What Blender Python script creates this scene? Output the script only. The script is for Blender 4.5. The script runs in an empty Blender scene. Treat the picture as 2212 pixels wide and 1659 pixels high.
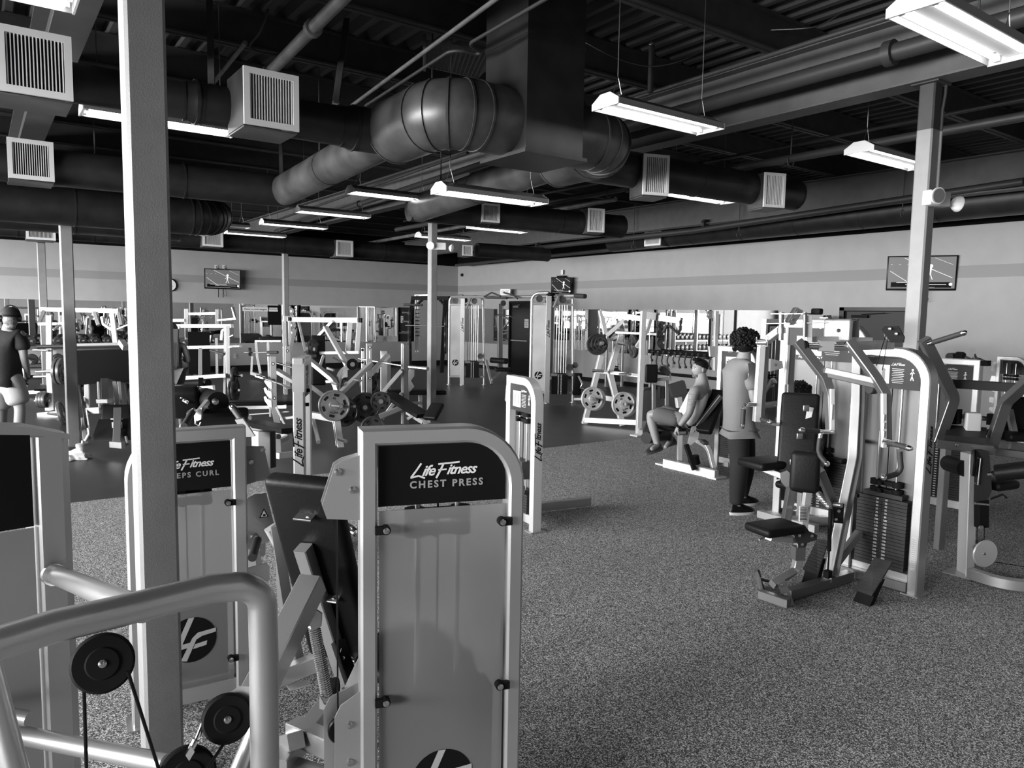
import bpy, bmesh, math, random
from mathutils import Vector, Matrix
V = Vector
PI = math.pi
scene = bpy.context.scene
COL = scene.collection
random.seed(7)

# ------------------------------------------------------------------ camera
FPX, CX, CY, CAMH = 1606.7, 1106.0, 829.5, 1.9
_yaw, _pit, _rol = math.radians(35.778), math.radians(-5.332), math.radians(0.958)
_f = V((math.sin(_yaw) * math.cos(_pit), math.cos(_yaw) * math.cos(_pit), math.sin(_pit)))
_r0 = V((math.cos(_yaw), -math.sin(_yaw), 0))
_u0 = _r0.cross(_f)
_r = math.cos(_rol) * _r0 + math.sin(_rol) * _u0
_u = -math.sin(_rol) * _r0 + math.cos(_rol) * _u0
cam_data = bpy.data.cameras.new('camera')
cam_data.sensor_fit = 'HORIZONTAL'
cam_data.sensor_width = 36.0
cam_data.lens = FPX / 2212.0 * 36.0
cam_data.clip_start = 0.05
cam_data.clip_end = 300
cam = bpy.data.objects.new('camera', cam_data)
COL.objects.link(cam)
cam.matrix_world = Matrix(((_r.x, _u.x, -_f.x, 0), (_r.y, _u.y, -_f.y, 0), (_r.z, _u.z, -_f.z, CAMH), (0, 0, 0, 1)))
scene.camera = cam

# ------------------------------------------------------------------ world, exposure
w = bpy.data.worlds.new('world')
scene.world = w
w.use_nodes = True
bg = w.node_tree.nodes['Background']
bg.inputs[0].default_value = (0.95, 0.95, 0.95, 1)
bg.inputs[1].default_value = 2.0
scene.view_settings.view_transform = 'Standard'
scene.view_settings.look = 'None'
scene.view_settings.gamma = 1.0
scene.view_settings.use_curve_mapping = False
scene.view_settings.exposure = 0.35
try:
    scene.cycles.max_bounces = 6
    scene.cycles.diffuse_bounces = 3
    scene.cycles.glossy_bounces = 4
    scene.cycles.transmission_bounces = 4
    scene.cycles.transparent_max_bounces = 8
    scene.cycles.use_denoising = True
    scene.cycles.sample_clamp_indirect = 6.0
    scene.cycles.caustics_reflective = False
    scene.cycles.caustics_refractive = False
except Exception:
    pass


def area(name, loc, rot, sx, sy, power):
    d = bpy.data.lights.new(name, 'AREA')
    d.shape = 'RECTANGLE'
    d.size, d.size_y, d.energy = sx, sy, power
    o = bpy.data.objects.new(name, d)
    COL.objects.link(o)
    o.location, o.rotation_euler = loc, rot
    return o


# daylight: open sky outside the storefront glass on the window side
for k in range(5):
    area("daylight", (-13.5, 0.2 + 5.4 * k, 2.6), (0, math.radians(-90), 0), 4.6, 5.4, 3600)


# ------------------------------------------------------------------ points of the place from the photograph's pixels
def ray(x, y):
    return _f + (x - CX) / FPX * _r - (y - CY) / FPX * _u


def Zp(x, y, z=0.0):
    d = ray(x, y)
    return V((0, 0, CAMH)) + d * ((z - CAMH) / d.z)


def Xp(x, y, X):
    d = ray(x, y)
    return V((0, 0, CAMH)) + d * (X / d.x)


def Yp(x, y, Y):
    d = ray(x, y)
    return V((0, 0, CAMH)) + d * (Y / d.y)


GSC = 1.0


def P(x, y, gd):
    """point on the pixel's ray standing gd metres ahead along the floor"""
    d = ray(x, y)
    gd = gd * GSC
    return V((0, 0, CAMH)) + d * (gd / (d.x * math.sin(_yaw) + d.y * math.cos(_yaw)))


def gdz(x, y, z=0.0):
    p = Zp(x, y, z)
    return p.x * math.sin(_yaw) + p.y * math.cos(_yaw)


def Dp(x, y, dep):
    return V((0, 0, CAMH)) + ray(x, y) * dep


# ------------------------------------------------------------------ materials
MATS = {}


def mat(name, c, rough=0.5, metal=0.0, emit=0.0, spec=0.5, noise=None, bump=None, coat=0.0, trans=0.0):
    """noise=(scale, low, high) mottles the colour; bump=(scale, strength)"""
    m = bpy.data.materials.new(name)
    m.use_nodes = True
    nt = m.node_tree
    b = nt.nodes['Principled BSDF']
    b.inputs['Base Color'].default_value = (c, c, c, 1)
    b.inputs['Roughness'].default_value = rough
    b.inputs['Metallic'].default_value = metal
    b.inputs['Specular IOR Level'].default_value = spec
    b.inputs['Coat Weight'].default_value = coat
    b.inputs['Coat Roughness'].default_value = 0.15
    if trans:
        b.inputs['Transmission Weight'].default_value = trans
    if emit:
        b.inputs['Emission Color'].default_value = (1, 1, 1, 1)
        b.inputs['Emission Strength'].default_value = emit
    if noise or bump:
        tc = nt.nodes.new('ShaderNodeTexCoord')
    if noise:
        n = nt.nodes.new('ShaderNodeTexNoise')
        n.inputs['Scale'].default_value = noise[0]
        n.inputs['Detail'].default_value = 4
        r = nt.nodes.new('ShaderNodeValToRGB')
        lo, hi = noise[1], noise[2]
        r.color_ramp.elements[0].position = 0.35
        r.color_ramp.elements[1].position = 0.65
        r.color_ramp.elements[0].color = (lo, lo, lo, 1)
        r.color_ramp.elements[1].color = (hi, hi, hi, 1)
        nt.links.new(tc.outputs['Object'], n.inputs['Vector'])
        nt.links.new(n.outputs['Fac'], r.inputs['Fac'])
        nt.links.new(r.outputs['Color'], b.inputs['Base Color'])
    if bump:
        n2 = nt.nodes.new('ShaderNodeTexNoise')
        n2.inputs['Scale'].default_value = bump[0]
        n2.inputs['Detail'].default_value = 3
        bp = nt.nodes.new('ShaderNodeBump')
        bp.inputs['Strength'].default_value = bump[1]
        bp.inputs['Distance'].default_value = 0.01
        nt.links.new(tc.outputs['Object'], n2.inputs['Vector'])
        nt.links.new(n2.outputs['Fac'], bp.inputs['Height'])
        nt.links.new(bp.outputs['Normal'], b.inputs['Normal'])
    MATS[name] = m
    return m


mat('wall', 0.36, 0.75, noise=(3.0, 0.35, 0.37), bump=(60, 0.08))
mat('stripe', 0.27, 0.75, bump=(60, 0.08))
mat('black_wall', 0.004, 0.9, spec=0.1)
mat('deck', 0.10, 0.7)
mat('steel_black', 0.05, 0.6, noise=(6, 0.045, 0.06))
mat('duct', 0.045, 0.42, 0.3, noise=(4, 0.022, 0.036))
mat('duct_lt', 0.11, 0.4, 0.35, noise=(3, 0.05, 0.11))  # paler mottled grey for the elbows, trunks and register boots
mat('rubber_floor', 0.03, 0.42, spec=0.5, noise=(2.5, 0.026, 0.038), bump=(90, 0.05))
mat('silver', 0.54, 0.36, 0.75, bump=(150, 0.03))
mat('silver_dk', 0.25, 0.38, 0.8)
mat('platinum', 0.7, 0.4, 0.4)
mat('column', 0.25, 0.5, noise=(8, 0.24, 0.265), bump=(180, 0.12))
mat('shroud', 0.5, 0.38, 0.0, noise=(2.2, 0.44, 0.54))
mat('chrome', 0.85, 0.16, 1.0)
mat('steel', 0.55, 0.28, 1.0)
mat('vinyl', 0.009, 0.45, spec=0.15, bump=(70, 0.12))
mat('black', 0.007, 0.3, spec=0.2)
mat('matte_black', 0.010, 0.7, spec=0.12)
mat('rubber', 0.03, 0.62)
mat('iron', 0.045, 0.4, 0.3, noise=(10, 0.035, 0.06))
mat('plate_grey', 0.16, 0.42, 0.5, noise=(9, 0.13, 0.19))
mat('plate_light', 0.55, 0.45, 0.2, noise=(9, 0.5, 0.6))
mat('placard', 0.04, 0.5, spec=0.2)
mat('shroud_front', 0.17, 0.4, noise=(2.2, 0.155, 0.19))
mat('white', 0.8, 0.45)
mat('white_ink', 0.75, 0.5)
mat('grey_ink', 0.32, 0.5)
mat('paper', 0.55, 0.6)
mat('vent_white', 0.85, 0.4)
mat('girder', 0.10, 0.55, noise=(6, 0.09, 0.11))
mat('shroud_clear', 0.66, 0.30, 0.0)
_b = MATS['shroud_clear'].node_tree.nodes['Principled BSDF']
_b.inputs['Transmission Weight'].default_value = 0.72
_b.inputs['IOR'].default_value = 1.12
mat('skin', 0.27, 0.5)
mat('skin_dk', 0.17, 0.5)
mat('hair', 0.006, 0.6, spec=0.15, bump=(60, 0.6))
mat('hair_brown', 0.05, 0.6)
mat('hair_grey', 0.16, 0.6, noise=(30, 0.05, 0.3), bump=(60, 0.5))
mat('cloth_black', 0.016, 0.85, bump=(14, 0.35))
mat('cloth_grey', 0.19, 0.85, bump=(12, 0.5))
mat('cloth_light', 0.42, 0.85, bump=(12, 0.6))
mat('cloth_mid', 0.10, 0.85, bump=(14, 0.5))
mat('cloth_white', 0.75, 0.85, bump=(14, 0.5))
mat('tube_glow', 1.0, 0.5, emit=8.0)
mat('fixture_white', 0.75, 0.4)
mat('fixture_grey', 0.3, 0.4, 0.3)
mat('mirror', 0.86, 0.015, 1.0)
mat('asphalt', 0.3, 0.9)
mat('screen_dark', 0.03, 0.25)

# speckled rubber tile (random-toned granules): fine light flecks in a dark base
m = mat('fleck_floor', 0.1, 0.75, spec=0.3)
nt = m.node_tree
b = nt.nodes['Principled BSDF']
tc = nt.nodes.new('ShaderNodeTexCoord')
vo = nt.nodes.new('ShaderNodeTexVoronoi')
vo.inputs['Scale'].default_value = 210
rp = nt.nodes.new('ShaderNodeValToRGB')
rp.color_ramp.elements[0].position = 0.12
rp.color_ramp.elements[0].color = (0.045, 0.045, 0.045, 1)
rp.color_ramp.elements[1].position = 0.95
rp.color_ramp.elements[1].color = (0.95, 0.95, 0.95, 1)
_e = rp.color_ramp.elements.new(0.55)
_e.color = (0.24, 0.24, 0.24, 1)
_sx = nt.nodes.new('ShaderNodeSeparateColor')
nt.links.new(tc.outputs['Object'], vo.inputs['Vector'])
nt.links.new(vo.outputs['Color'], _sx.inputs[0])
nt.links.new(_sx.outputs[0], rp.inputs['Fac'])
nt.links.new(rp.outputs['Color'], b.inputs['Base Color'])

# frosted shroud plastic
m = mat('glass', 0.9, 0.05)
nt = m.node_tree
for n in list(nt.nodes):
    if n.type == 'BSDF_PRINCIPLED':
        nt.nodes.remove(n)
tr = nt.nodes.new('ShaderNodeBsdfTransparent')
gl = nt.nodes.new('ShaderNodeBsdfGlossy')
gl.inputs['Roughness'].default_value = 0.02
mx = nt.nodes.new('ShaderNodeMixShader')
mx.inputs[0].default_value = 0.06
nt.links.new(tr.outputs[0], mx.inputs[1])
nt.links.new(gl.outputs[0], mx.inputs[2])
out = [n for n in nt.nodes if n.type == 'OUTPUT_MATERIAL'][0]
nt.links.new(mx.outputs[0], out.inputs[0])


# ------------------------------------------------------------------ geometry helpers
def circ(r, n=12, e=1.0):
    return [(r * math.cos(2 * PI * i / n), e * r * math.sin(2 * PI * i / n)) for i in range(n)]


def rect(w, h, b=0.004):
    x, y = w / 2, h / 2
    b = min(b, x * .45, y * .45)
    return [(x - b, -y), (x, -y + b), (x, y - b), (x - b, y), (-x + b, y), (-x, y - b), (-x, -y + b), (-x + b, -y)]


def fillet(pts, r, n=6):
    pts = [V(p) for p in pts]
    o = [pts[0]]
    for i in range(1, len(pts) - 1):
        a, p, c = pts[i - 1], pts[i], pts[i + 1]
        d1, d2 = (a - p), (c - p)
        l1, l2 = d1.length, d2.length
        d1.normalize(); d2.normalize()
        ang = d1.angle(d2, PI)
        if ang > PI - 0.02:
            o.append(p); continue
        rr = r[i] if isinstance(r, dict) and i in r else (0 if isinstance(r, dict) else r)
        if rr <= 0:
            o.append(p); continue
        t = min(rr / math.tan(ang / 2), l1 * .49, l2 * .49)
        rr = t * math.tan(ang / 2)
        bis = (d1 + d2).normalized()
        c0 = p + bis * (rr / math.sin(ang / 2))
        s, e = p + d1 * t, p + d2 * t
        vs, ve = s - c0, e - c0
        tot = vs.angle(ve)
        ax = vs.cross(ve).normalized()
        for k in range(n + 1):
            o.append(c0 + Matrix.Rotation(tot * k / n, 3, ax) @ vs)
    o.append(pts[-1])
    return o


def arc(c, r, a0, a1, n, ax='xz'):
    o = []
    for i in range(n + 1):
        a = math.radians(a0 + (a1 - a0) * i / n)
        u_, v_ = r * math.cos(a), r * math.sin(a)
        p = {'xz': V((u_, 0, v_)), 'xy': V((u_, v_, 0)), 'yz': V((0, u_, v_))}[ax]
        o.append(V(c) + p)
    return o


NOSPLIT = ('lettering', 'number', 'print', 'decal', 'slat', 'word', 'text', 'notch', 'picture', 'emblem', 'scale', 'feature', 'tattoo', 'placard', 'coil', 'hair', 'car', 'window', 'slot', 'hand', 'socket', 'chain', 'sign')


class G:
    """collects shapes into one mesh"""
    def __init__(s, root=None, world=False, m='silver'):
        s.v, s.f, s.mi, s.names = [], [], [], []
        s.root = root
        s.T = Matrix.Identity(4)
        if world and root is not None:
            s.T = root_matrix(root).inverted()
        s.cur = 0
        s.use(m)

    def use(s, name):
        if name not in s.names:
            s.names.append(name)
        s.cur = s.names.index(name)
        return s

    def add(s, vs, fs):
        o = len(s.v)
        s.v += [s.T @ V(p) for p in vs]
        for f in fs:
            s.f.append([o + i for i in f])
            s.mi.append(s.cur)
        return s

    def box(s, c, d, rot=None, b=0.0):
        c = V(c)
        R = rot if rot is not None else Matrix.Identity(3)
        if b > 0:
            return s.rbox(c, d, b, rot)
        x, y, z = d[0] / 2, d[1] / 2, d[2] / 2
        vs = [c + R @ V((sx * x, sy * y, sz * z)) for sx in (-1, 1) for sy in (-1, 1) for sz in (-1, 1)]
        return s.add(vs, [(0, 1, 3, 2), (4, 6, 7, 5), (0, 4, 5, 1), (2, 3, 7, 6), (0, 2, 6, 4), (1, 5, 7, 3)])

    def rbox(s, c, d, b, rot=None, seg=3):
        bm = bmesh.new()
        bmesh.ops.create_cube(bm, size=1)
        for v in bm.verts:
            v.co = V((v.co.x * d[0], v.co.y * d[1], v.co.z * d[2]))
        b = min(b, min(d) * .48)
        bmesh.ops.bevel(bm, geom=bm.edges[:], offset=b, segments=seg, profile=.5, affect='EDGES')
        R = rot if rot is not None else Matrix.Identity(3)
        c = V(c)
        bm.verts.index_update()
        s.add([c + R @ v.co for v in bm.verts], [[v.index for v in f.verts] for f in bm.faces])
        bm.free()
        return s

    def sweep(s, pts, prof, up=(0, 0, 1), cap=True, scl=None, closed=False):
        pts = [V(p) for p in pts]
        n, k = len(pts), len(prof)
        up = V(up)
        vs = []
        side0 = None
        for i, p in enumerate(pts):
            if closed:
                t1 = (p - pts[i - 1]).normalized(); t2 = (pts[(i + 1) % n] - p).normalized()
            else:
                t1 = (p - pts[i - 1]).normalized() if i > 0 else (pts[1] - p).normalized()
                t2 = (pts[i + 1] - p).normalized() if i < n - 1 else t1
            t = (t1 + t2)
            t = t.normalized() if t.length > 1e-6 else t1
            sd = t.cross(up)
            if sd.length < 0.05:
                sd = side0 if side0 is not None else t.cross(V((0.31, 0.95, 0)))
            sd = (sd - t * sd.dot(t)).normalized()
            if side0 is not None and sd.dot(side0) < 0 and up == V((0, 0, 1)):
                sd = -sd
            side0 = sd
            vv = sd.cross(t).normalized()
            # mitre: stretch in the bend plane
            bend = t2 - t1
            kk = 1.0
            if bend.length > 1e-4:
                bend.normalize()
                cs = max(t.dot(t1), .3)
                kk = 1.0 / cs
            q = 1.0 if scl is None else scl[i]
            for (a, b_) in prof:
                off = sd * a * q + vv * b_ * q
                if kk > 1.001:
                    off += bend * off.dot(bend) * (kk - 1)
                vs.append(p + off)
        fs = []
        m_ = n if closed else n - 1
        for i in range(m_):
            for j in range(k):
                j2 = (j + 1) % k
                i2 = (i + 1) % n
                fs.append((i * k + j, i * k + j2, i2 * k + j2, i2 * k + j))
        if cap and not closed:
            fs.append(tuple(range(k - 1, -1, -1)))
            fs.append(tuple((n - 1) * k + j for j in range(k)))
        return s.add(vs, fs)

    def bar(s, p, q, w_=.05, h_=.05, up=(0, 0, 1), b=.004):
        return s.sweep([p, q], rect(w_, h_, b), up)

    def path(s, pts, w_=.05, h_=.05, r=0.0, up=(0, 0, 1), n=5, b=.004):
        return s.sweep(fillet(pts, r, n) if r else pts, rect(w_, h_, b), up)

    def tube(s, pts, r=.02, n=10, fr=0.0, fn=6):
        pts = fillet(pts, fr, fn) if fr else [V(p) for p in pts]
        # parallel-transport frame
        ts = []
        for i in range(len(pts)):
            a = pts[max(i - 1, 0)]; c = pts[min(i + 1, len(pts) - 1)]
            ts.append((c - a).normalized())
        nrm = ts[0].orthogonal().normalized()
        vs = []
        rr = r if isinstance(r, (list, tuple)) else [r] * len(pts)
        for i, p in enumerate(pts):
            nrm = (nrm - ts[i] * nrm.dot(ts[i])).normalized()
            bn = ts[i].cross(nrm)
            for j in range(n):
                a = 2 * PI * j / n
                vs.append(p + (nrm * math.cos(a) + bn * math.sin(a)) * rr[i])
        fs = []
        for i in range(len(pts) - 1):
            for j in range(n):
                j2 = (j + 1) % n
                fs.append((i * n + j, i * n + j2, (i + 1) * n + j2, (i + 1) * n + j))
        fs.append(tuple(range(n - 1, -1, -1)))
        fs.append(tuple((len(pts) - 1) * n + j for j in range(n)))
        return s.add(vs, fs)

    def cyl(s, p, q, r, n=20):
        return s.tube([p, q], r, n)

    def lathe(s, o, ax, prof, n=24):
        """prof: (distance along axis, radius)"""
        o, ax = V(o), V(ax).normalized()
        e1 = ax.orthogonal().normalized(); e2 = ax.cross(e1)
        vs, k = [], len(prof)
        for i in range(n):
            a = 2 * PI * i / n
            d = e1 * math.cos(a) + e2 * math.sin(a)
            for (t, r) in prof:
                vs.append(o + ax * t + d * max(r, 1e-4))
        fs = []
        for i in range(n):
            i2 = (i + 1) % n
            for j in range(k - 1):
                fs.append((i * k + j, i2 * k + j, i2 * k + j + 1, i * k + j + 1))
        fs.append(tuple(i * k for i in range(n - 1, -1, -1)))
        fs.append(tuple(i * k + k - 1 for i in range(n)))
        return s.add(vs, fs)

    def prism(s, poly, th):
        """poly: 3D polygon, th: thickness vector"""
        poly = [V(p) for p in poly]
        th = V(th)
        n = len(poly)
        vs = [p - th / 2 for p in poly] + [p + th / 2 for p in poly]
        fs = [tuple(range(n - 1, -1, -1)), tuple(range(n, 2 * n))]
        for i in range(n):
            j = (i + 1) % n
            fs.append((i, j, n + j, n + i))
        return s.add(vs, fs)

    def ball(s, c, r, sc=(1, 1, 1), n=14, rot=None):
        c = V(c)
        R = rot if rot is not None else Matrix.Identity(3)
        vs, fs = [c + R @ V((0, 0, r * sc[2]))], []
        m_ = n // 2
        for i in range(1, m_):
            th = PI * i / m_
            for j in range(n):
                ph = 2 * PI * j / n
                vs.append(c + R @ V((r * sc[0] * math.sin(th) * math.cos(ph), r * sc[1] * math.sin(th) * math.sin(ph), r * sc[2] * math.cos(th))))
        vs.append(c + R @ V((0, 0, -r * sc[2])))
        for j in range(n):
            fs.append((0, 1 + j, 1 + (j + 1) % n))
        for i in range(m_ - 2):
            for j in range(n):
                j2 = (j + 1) % n
                fs.append((1 + i * n + j, 1 + (i + 1) * n + j, 1 + (i + 1) * n + j2, 1 + i * n + j2))
        L = len(vs) - 1
        o = 1 + (m_ - 2) * n
        for j in range(n):
            fs.append((L, o + (j + 1) % n, o + j))
        return s.add(vs, fs)

    def text(s, txt, o, rt, up, size, shear=0.0, bold=0.0, align='CENTER', ext=0.0008, sp=1.0):
        cu = bpy.data.curves.new('txt', 'FONT')
        cu.body = txt
        cu.size = size
        cu.shear = shear
        cu.offset = bold
        cu.extrude = ext
        cu.space_character = sp
        cu.align_x = align
        cu.align_y = 'CENTER'
        cu.resolution_u = 3
        ob = bpy.data.objects.new('txt', cu)
        COL.objects.link(ob)
        dg = bpy.context.evaluated_depsgraph_get()
        me = bpy.data.meshes.new_from_object(ob.evaluated_get(dg))
        o, rt, up = V(o), V(rt).normalized(), V(up).normalized()
        nn = rt.cross(up)
        s.add([o + rt * v.co.x + up * v.co.y + nn * v.co.z for v in me.vertices], [list(p.vertices) for p in me.polygons])
        bpy.data.objects.remove(ob)
        bpy.data.curves.remove(cu)
        bpy.data.meshes.remove(me)
        return s

    def clusters(s):
        n = len(s.v)
        par = list(range(n))

        def find(a):
            while par[a] != a:
                par[a] = par[par[a]]; a = par[a]
            return a
        for f in s.f:
            r0 = find(f[0])
            for i in f[1:]:
                r1 = find(i)
                if r1 != r0: par[r1] = r0
        isl = {}
        for i in range(n): isl.setdefault(find(i), []).append(i)
        keys = list(isl)
        if len(keys) > 400: return None
        bb = []
        for k in keys:
            ps = [s.v[i] for i in isl[k]]
            bb.append(([min(p[c] for p in ps) - .004 for c in range(3)], [max(p[c] for p in ps) + .004 for c in range(3)]))
        lab = list(range(len(keys)))

        def f2(a):
            while lab[a] != a:
                lab[a] = lab[lab[a]]; a = lab[a]
            return a
        for i in range(len(keys)):
            for j in range(i):
                if all(bb[i][0][c] <= bb[j][1][c] and bb[j][0][c] <= bb[i][1][c] for c in range(3)):
                    a, b = f2(i), f2(j)
                    if a != b: lab[b] = a
        own = {}
        for k, key in enumerate(keys):
            for i in isl[key]: own[i] = f2(k)
        return own, len({f2(k) for k in range(len(keys))})

    def out(s, name, parent='root', angle=35, smooth=True):
        par0 = s.root if parent == 'root' else parent
        if par0 is not None and not any(t in name for t in NOSPLIT):
            r_ = s.clusters()
            if r_ and 2 <= r_[1] <= 14:
                own = r_[0]
                groups = {}
                for f, mi in zip(s.f, s.mi): groups.setdefault(own[f[0]], []).append((f, mi))
                res = []
                for key in groups:
                    t = G(s.root); t.names = list(s.names); t.T = s.T
                    idx = {}
                    for f, mi in groups[key]:
                        nf = []
                        for i in f:
                            if i not in idx:
                                idx[i] = len(t.v); t.v.append(s.v[i])
                            nf.append(idx[i])
                        t.f.append(nf); t.mi.append(mi)
                    used = sorted(set(t.mi))
                    t.names = [t.names[i] for i in used]; t.mi = [used.index(i) for i in t.mi]
                    res.append(t._out(name, parent, angle, smooth))
                return max(res, key=lambda o: len(o.data.vertices))
        return s._out(name, parent, angle, smooth)

    def _out(s, name, parent='root', angle=35, smooth=True):
        me = bpy.data.meshes.new(name)
        me.from_pydata([tuple(p) for p in s.v], [], s.f)
        for n in s.names:
            me.materials.append(MATS[n])
        for p, i in zip(me.polygons, s.mi):
            p.material_index = i
            p.use_smooth = smooth
        me.validate()
        bm = bmesh.new(); bm.from_mesh(me)
        bmesh.ops.recalc_face_normals(bm, faces=bm.faces[:])
        bm.to_mesh(me); bm.free()
        if smooth:
            me.set_sharp_from_angle(angle=math.radians(angle))
        o = bpy.data.objects.new(name, me)
        COL.objects.link(o)
        par = s.root if parent == 'root' else parent
        if par is not None:
            o.parent = par
        return o


def root_matrix(r):
    return Matrix.Translation(r.location) @ r.rotation_euler.to_matrix().to_4x4()


def tag(o, label=None, cat=None, group=None, kind=None):
    if label: o['label'] = label
    if cat: o['category'] = cat
    if group: o['group'] = group
    if kind: o['kind'] = kind
    return o


def thing(name, label, cat, loc=(0, 0, 0), rz=0.0, group=None):
    o = bpy.data.objects.new(name, None)
    o.empty_display_size = .1
    COL.objects.link(o)
    o.location = loc
    o.rotation_euler = (0, 0, rz)
    return tag(o, label, cat, group)


def dup(root, loc, rz=None, label=None, group=None, rot=None):
    c = root.copy()
    COL.objects.link(c)
    c.location = loc
    if rz is not None: c.rotation_euler = (0, 0, rz)
    if rot is not None: c.rotation_euler = rot
    if label: c['label'] = label
    if group: c['group'] = group
    for ch in list(root.children):
        d = ch.copy(); COL.objects.link(d); d.parent = c
        for g2 in list(ch.children):
            e = g2.copy(); COL.objects.link(e); e.parent = d
    return c


def struct(o):
    o['kind'] = 'structure'
    return o
# ------------------------------------------------------------------ room shell
WX, WY, WL, WB = 14.6, 23.8, -5.2, -6.0      # wall planes: mirror side, far side, window side, back
YB = 8.27                                    # edge between flecked tile and rubber
DECK = 4.85
g = G(m='fleck_floor'); g.box(((WX + WL) / 2, (YB + WB) / 2, -.05), (WX - WL, YB - WB, .1)); struct(g.out('floor', None))
g = G(m='rubber_floor'); g.box(((WX + WL) / 2, (YB + WY) / 2, -.05), (WX - WL, WY - YB, .1)); struct(g.out('floor', None))
g = G(m='asphalt'); g.box((-25, 9, -.15), (39, 60, .1)); struct(g.out('ground_outside', None))


def wall_run(name, a, b, n, doorspan=None):
    """wall along a-b with inward normal n: paint, stripe, black top"""
    a, b, n = V(a), V(b), V(n)
    g = G(m='wall')
    bands = [(0, 2.70, 'wall'), (2.70, 2.92, 'stripe'), (2.92, 3.64, 'wall'), (3.64, DECK + .1, 'black_wall')]
    for z0, z1, m_ in bands:
        g.use(m_)
        mid = (a + b) / 2 - n * .1
        L = (b - a).length
        d = V((L, .2, z1 - z0)) if abs(n.y) > .5 else V((.2, L, z1 - z0))
        g.box((mid.x, mid.y, (z0 + z1) / 2), d)
    return struct(g.out(name, None))


wall_run('wall_far', (WL, WY, 0), (WX + .2, WY, 0), (0, -1, 0))
wall_run('wall_right', (WX, WB, 0), (WX, WY, 0), (-1, 0, 0))
# back wall with three windows, window side with a storefront
def holed(name, axis, c, s0, s1, holes, z0, z1):
    g = G(m='wall')
    def bx(a, b, za, zb):
        if b - a < .01: return
        for lo, hi, m_ in ((0, 3.64, 'wall'), (3.64, DECK + .1, 'black_wall')):
            l2, h2 = max(za, lo), min(zb, hi)
            if h2 - l2 < .01: continue
            g.use(m_)
            mid, L = (a + b) / 2, b - a
            if axis == 'x': g.box((mid, c, (l2 + h2) / 2), (L, .2, h2 - l2))
            else: g.box((c, mid, (l2 + h2) / 2), (.2, L, h2 - l2))
    bx(s0, s1, 0, z0); bx(s0, s1, z1, DECK + .1)
    p = s0
    for a, b in holes:
        bx(p, a, z0, z1); p = b
    bx(p, s1, z0, z1)
    return struct(g.out(name, None))


LH = [(-1.1 + 3.5 * k, 2.0 + 3.5 * k) for k in range(7)]
BH = []
holed('wall_window_side', 'y', WL - .1, WB, WY, LH, .95, 3.3)
wall_run('wall_back', (WL, WB, 0), (WX + .2, WB, 0), (0, 1, 0))
wn = 0
for k, (a, b) in enumerate(LH + BH):
    wn += 1
    side = k < len(LH)
    g = G(m='black'); L = b - a; mid = (a + b) / 2
    for t in (0, .5, 1):
        s_ = a + L * t
        c = (WL - .1, s_, 2.125) if side else (s_, WB - .1, 2.125)
        g.box(c, (.06, .05, 2.35) if side else (.05, .06, 2.35))
    for z in (.97, 3.28):
        g.box((WL - .1, mid, z) if side else (mid, WB - .1, z), (.06, L, .05) if side else (L, .06, .05))
    fr = struct(g.out('window_%d' % wn, None))
    g = G(m='glass')
    g.box((WL - .1, mid, 2.125) if side else (mid, WB - .1, 2.125), (.01, L - .02, 2.3) if side else (L - .02, .01, 2.3))
    g.out('window_pane', fr)

# black wall base along the far wall and the mirror side
g = G(m='matte_black'); g.box(((WL + WX) / 2, WY - .015, .09), (WX - WL, .03, .18)); struct(g.out('baseboard_far', None))
g = G(m='matte_black'); g.box((WX - .015, 17.4, .05), (.03, 12.5, .10)); struct(g.out('baseboard_right', None))

# ceiling deck: trapezoid ribs running along Y
g = G(m='deck')
vs, fs = [], []
prof = []
x = WL - .2
while x < WX + .4:
    prof += [(x, DECK), (x + .09, DECK), (x + .125, DECK - .09), (x + .19, DECK - .09)]
    x += .225
k = len(prof)
for y in (WB - .2, WY + .2):
    vs += [(a, y, b) for a, b in prof]
fs = [(i, i + 1, k + i + 1, k + i) for i in range(k - 1)]
g.add(vs, fs); ceil = struct(g.out('ceiling', None, smooth=False))
g = G(m='black_wall'); g.box(((WL + WX) / 2, (WB + WY) / 2, DECK + .12), (WX - WL + .8, WY - WB + .6, .1)); struct(g.out('ceiling', None))


def ibeam(g, p, q, h, fw, tf=.018, tw=.012):
    p, q = V(p), V(q)
    z = V((0, 0, 1))
    g.bar(p + z * tf / 2, q + z * tf / 2, fw, tf, b=.001)
    g.bar(p + z * (h - tf / 2), q + z * (h - tf / 2), fw, tf, b=.001)
    g.bar(p + z * h / 2, q + z * h / 2, tw, h - 2 * tf, b=.001)


# girders over the two column lines, joists across
for nm, X in (('beam', .62), ('beam', 6.38), ('beam', 12.4)):
    g = G(m='girder'); ibeam(g, (X, WB, 3.83), (X, WY, 3.83), .56, .24)
    struct(g.out(nm, None))
y = -4.6
while y < 23:
    g = G(m='steel_black')
    z0, z1 = 4.40, 4.76
    g.bar((WL, y, z0 + .02), (WX, y, z0 + .02), .12, .02, b=.001)
    g.bar((WL, y, z1 - .02), (WX, y, z1 - .02), .12, .02, b=.001)
    g.bar((WL, y, (z0 + z1) / 2), (WX, y, (z0 + z1) / 2), .012, z1 - z0, b=.001)
    struct(g.out('beam', None))
    y += 1.52

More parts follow.
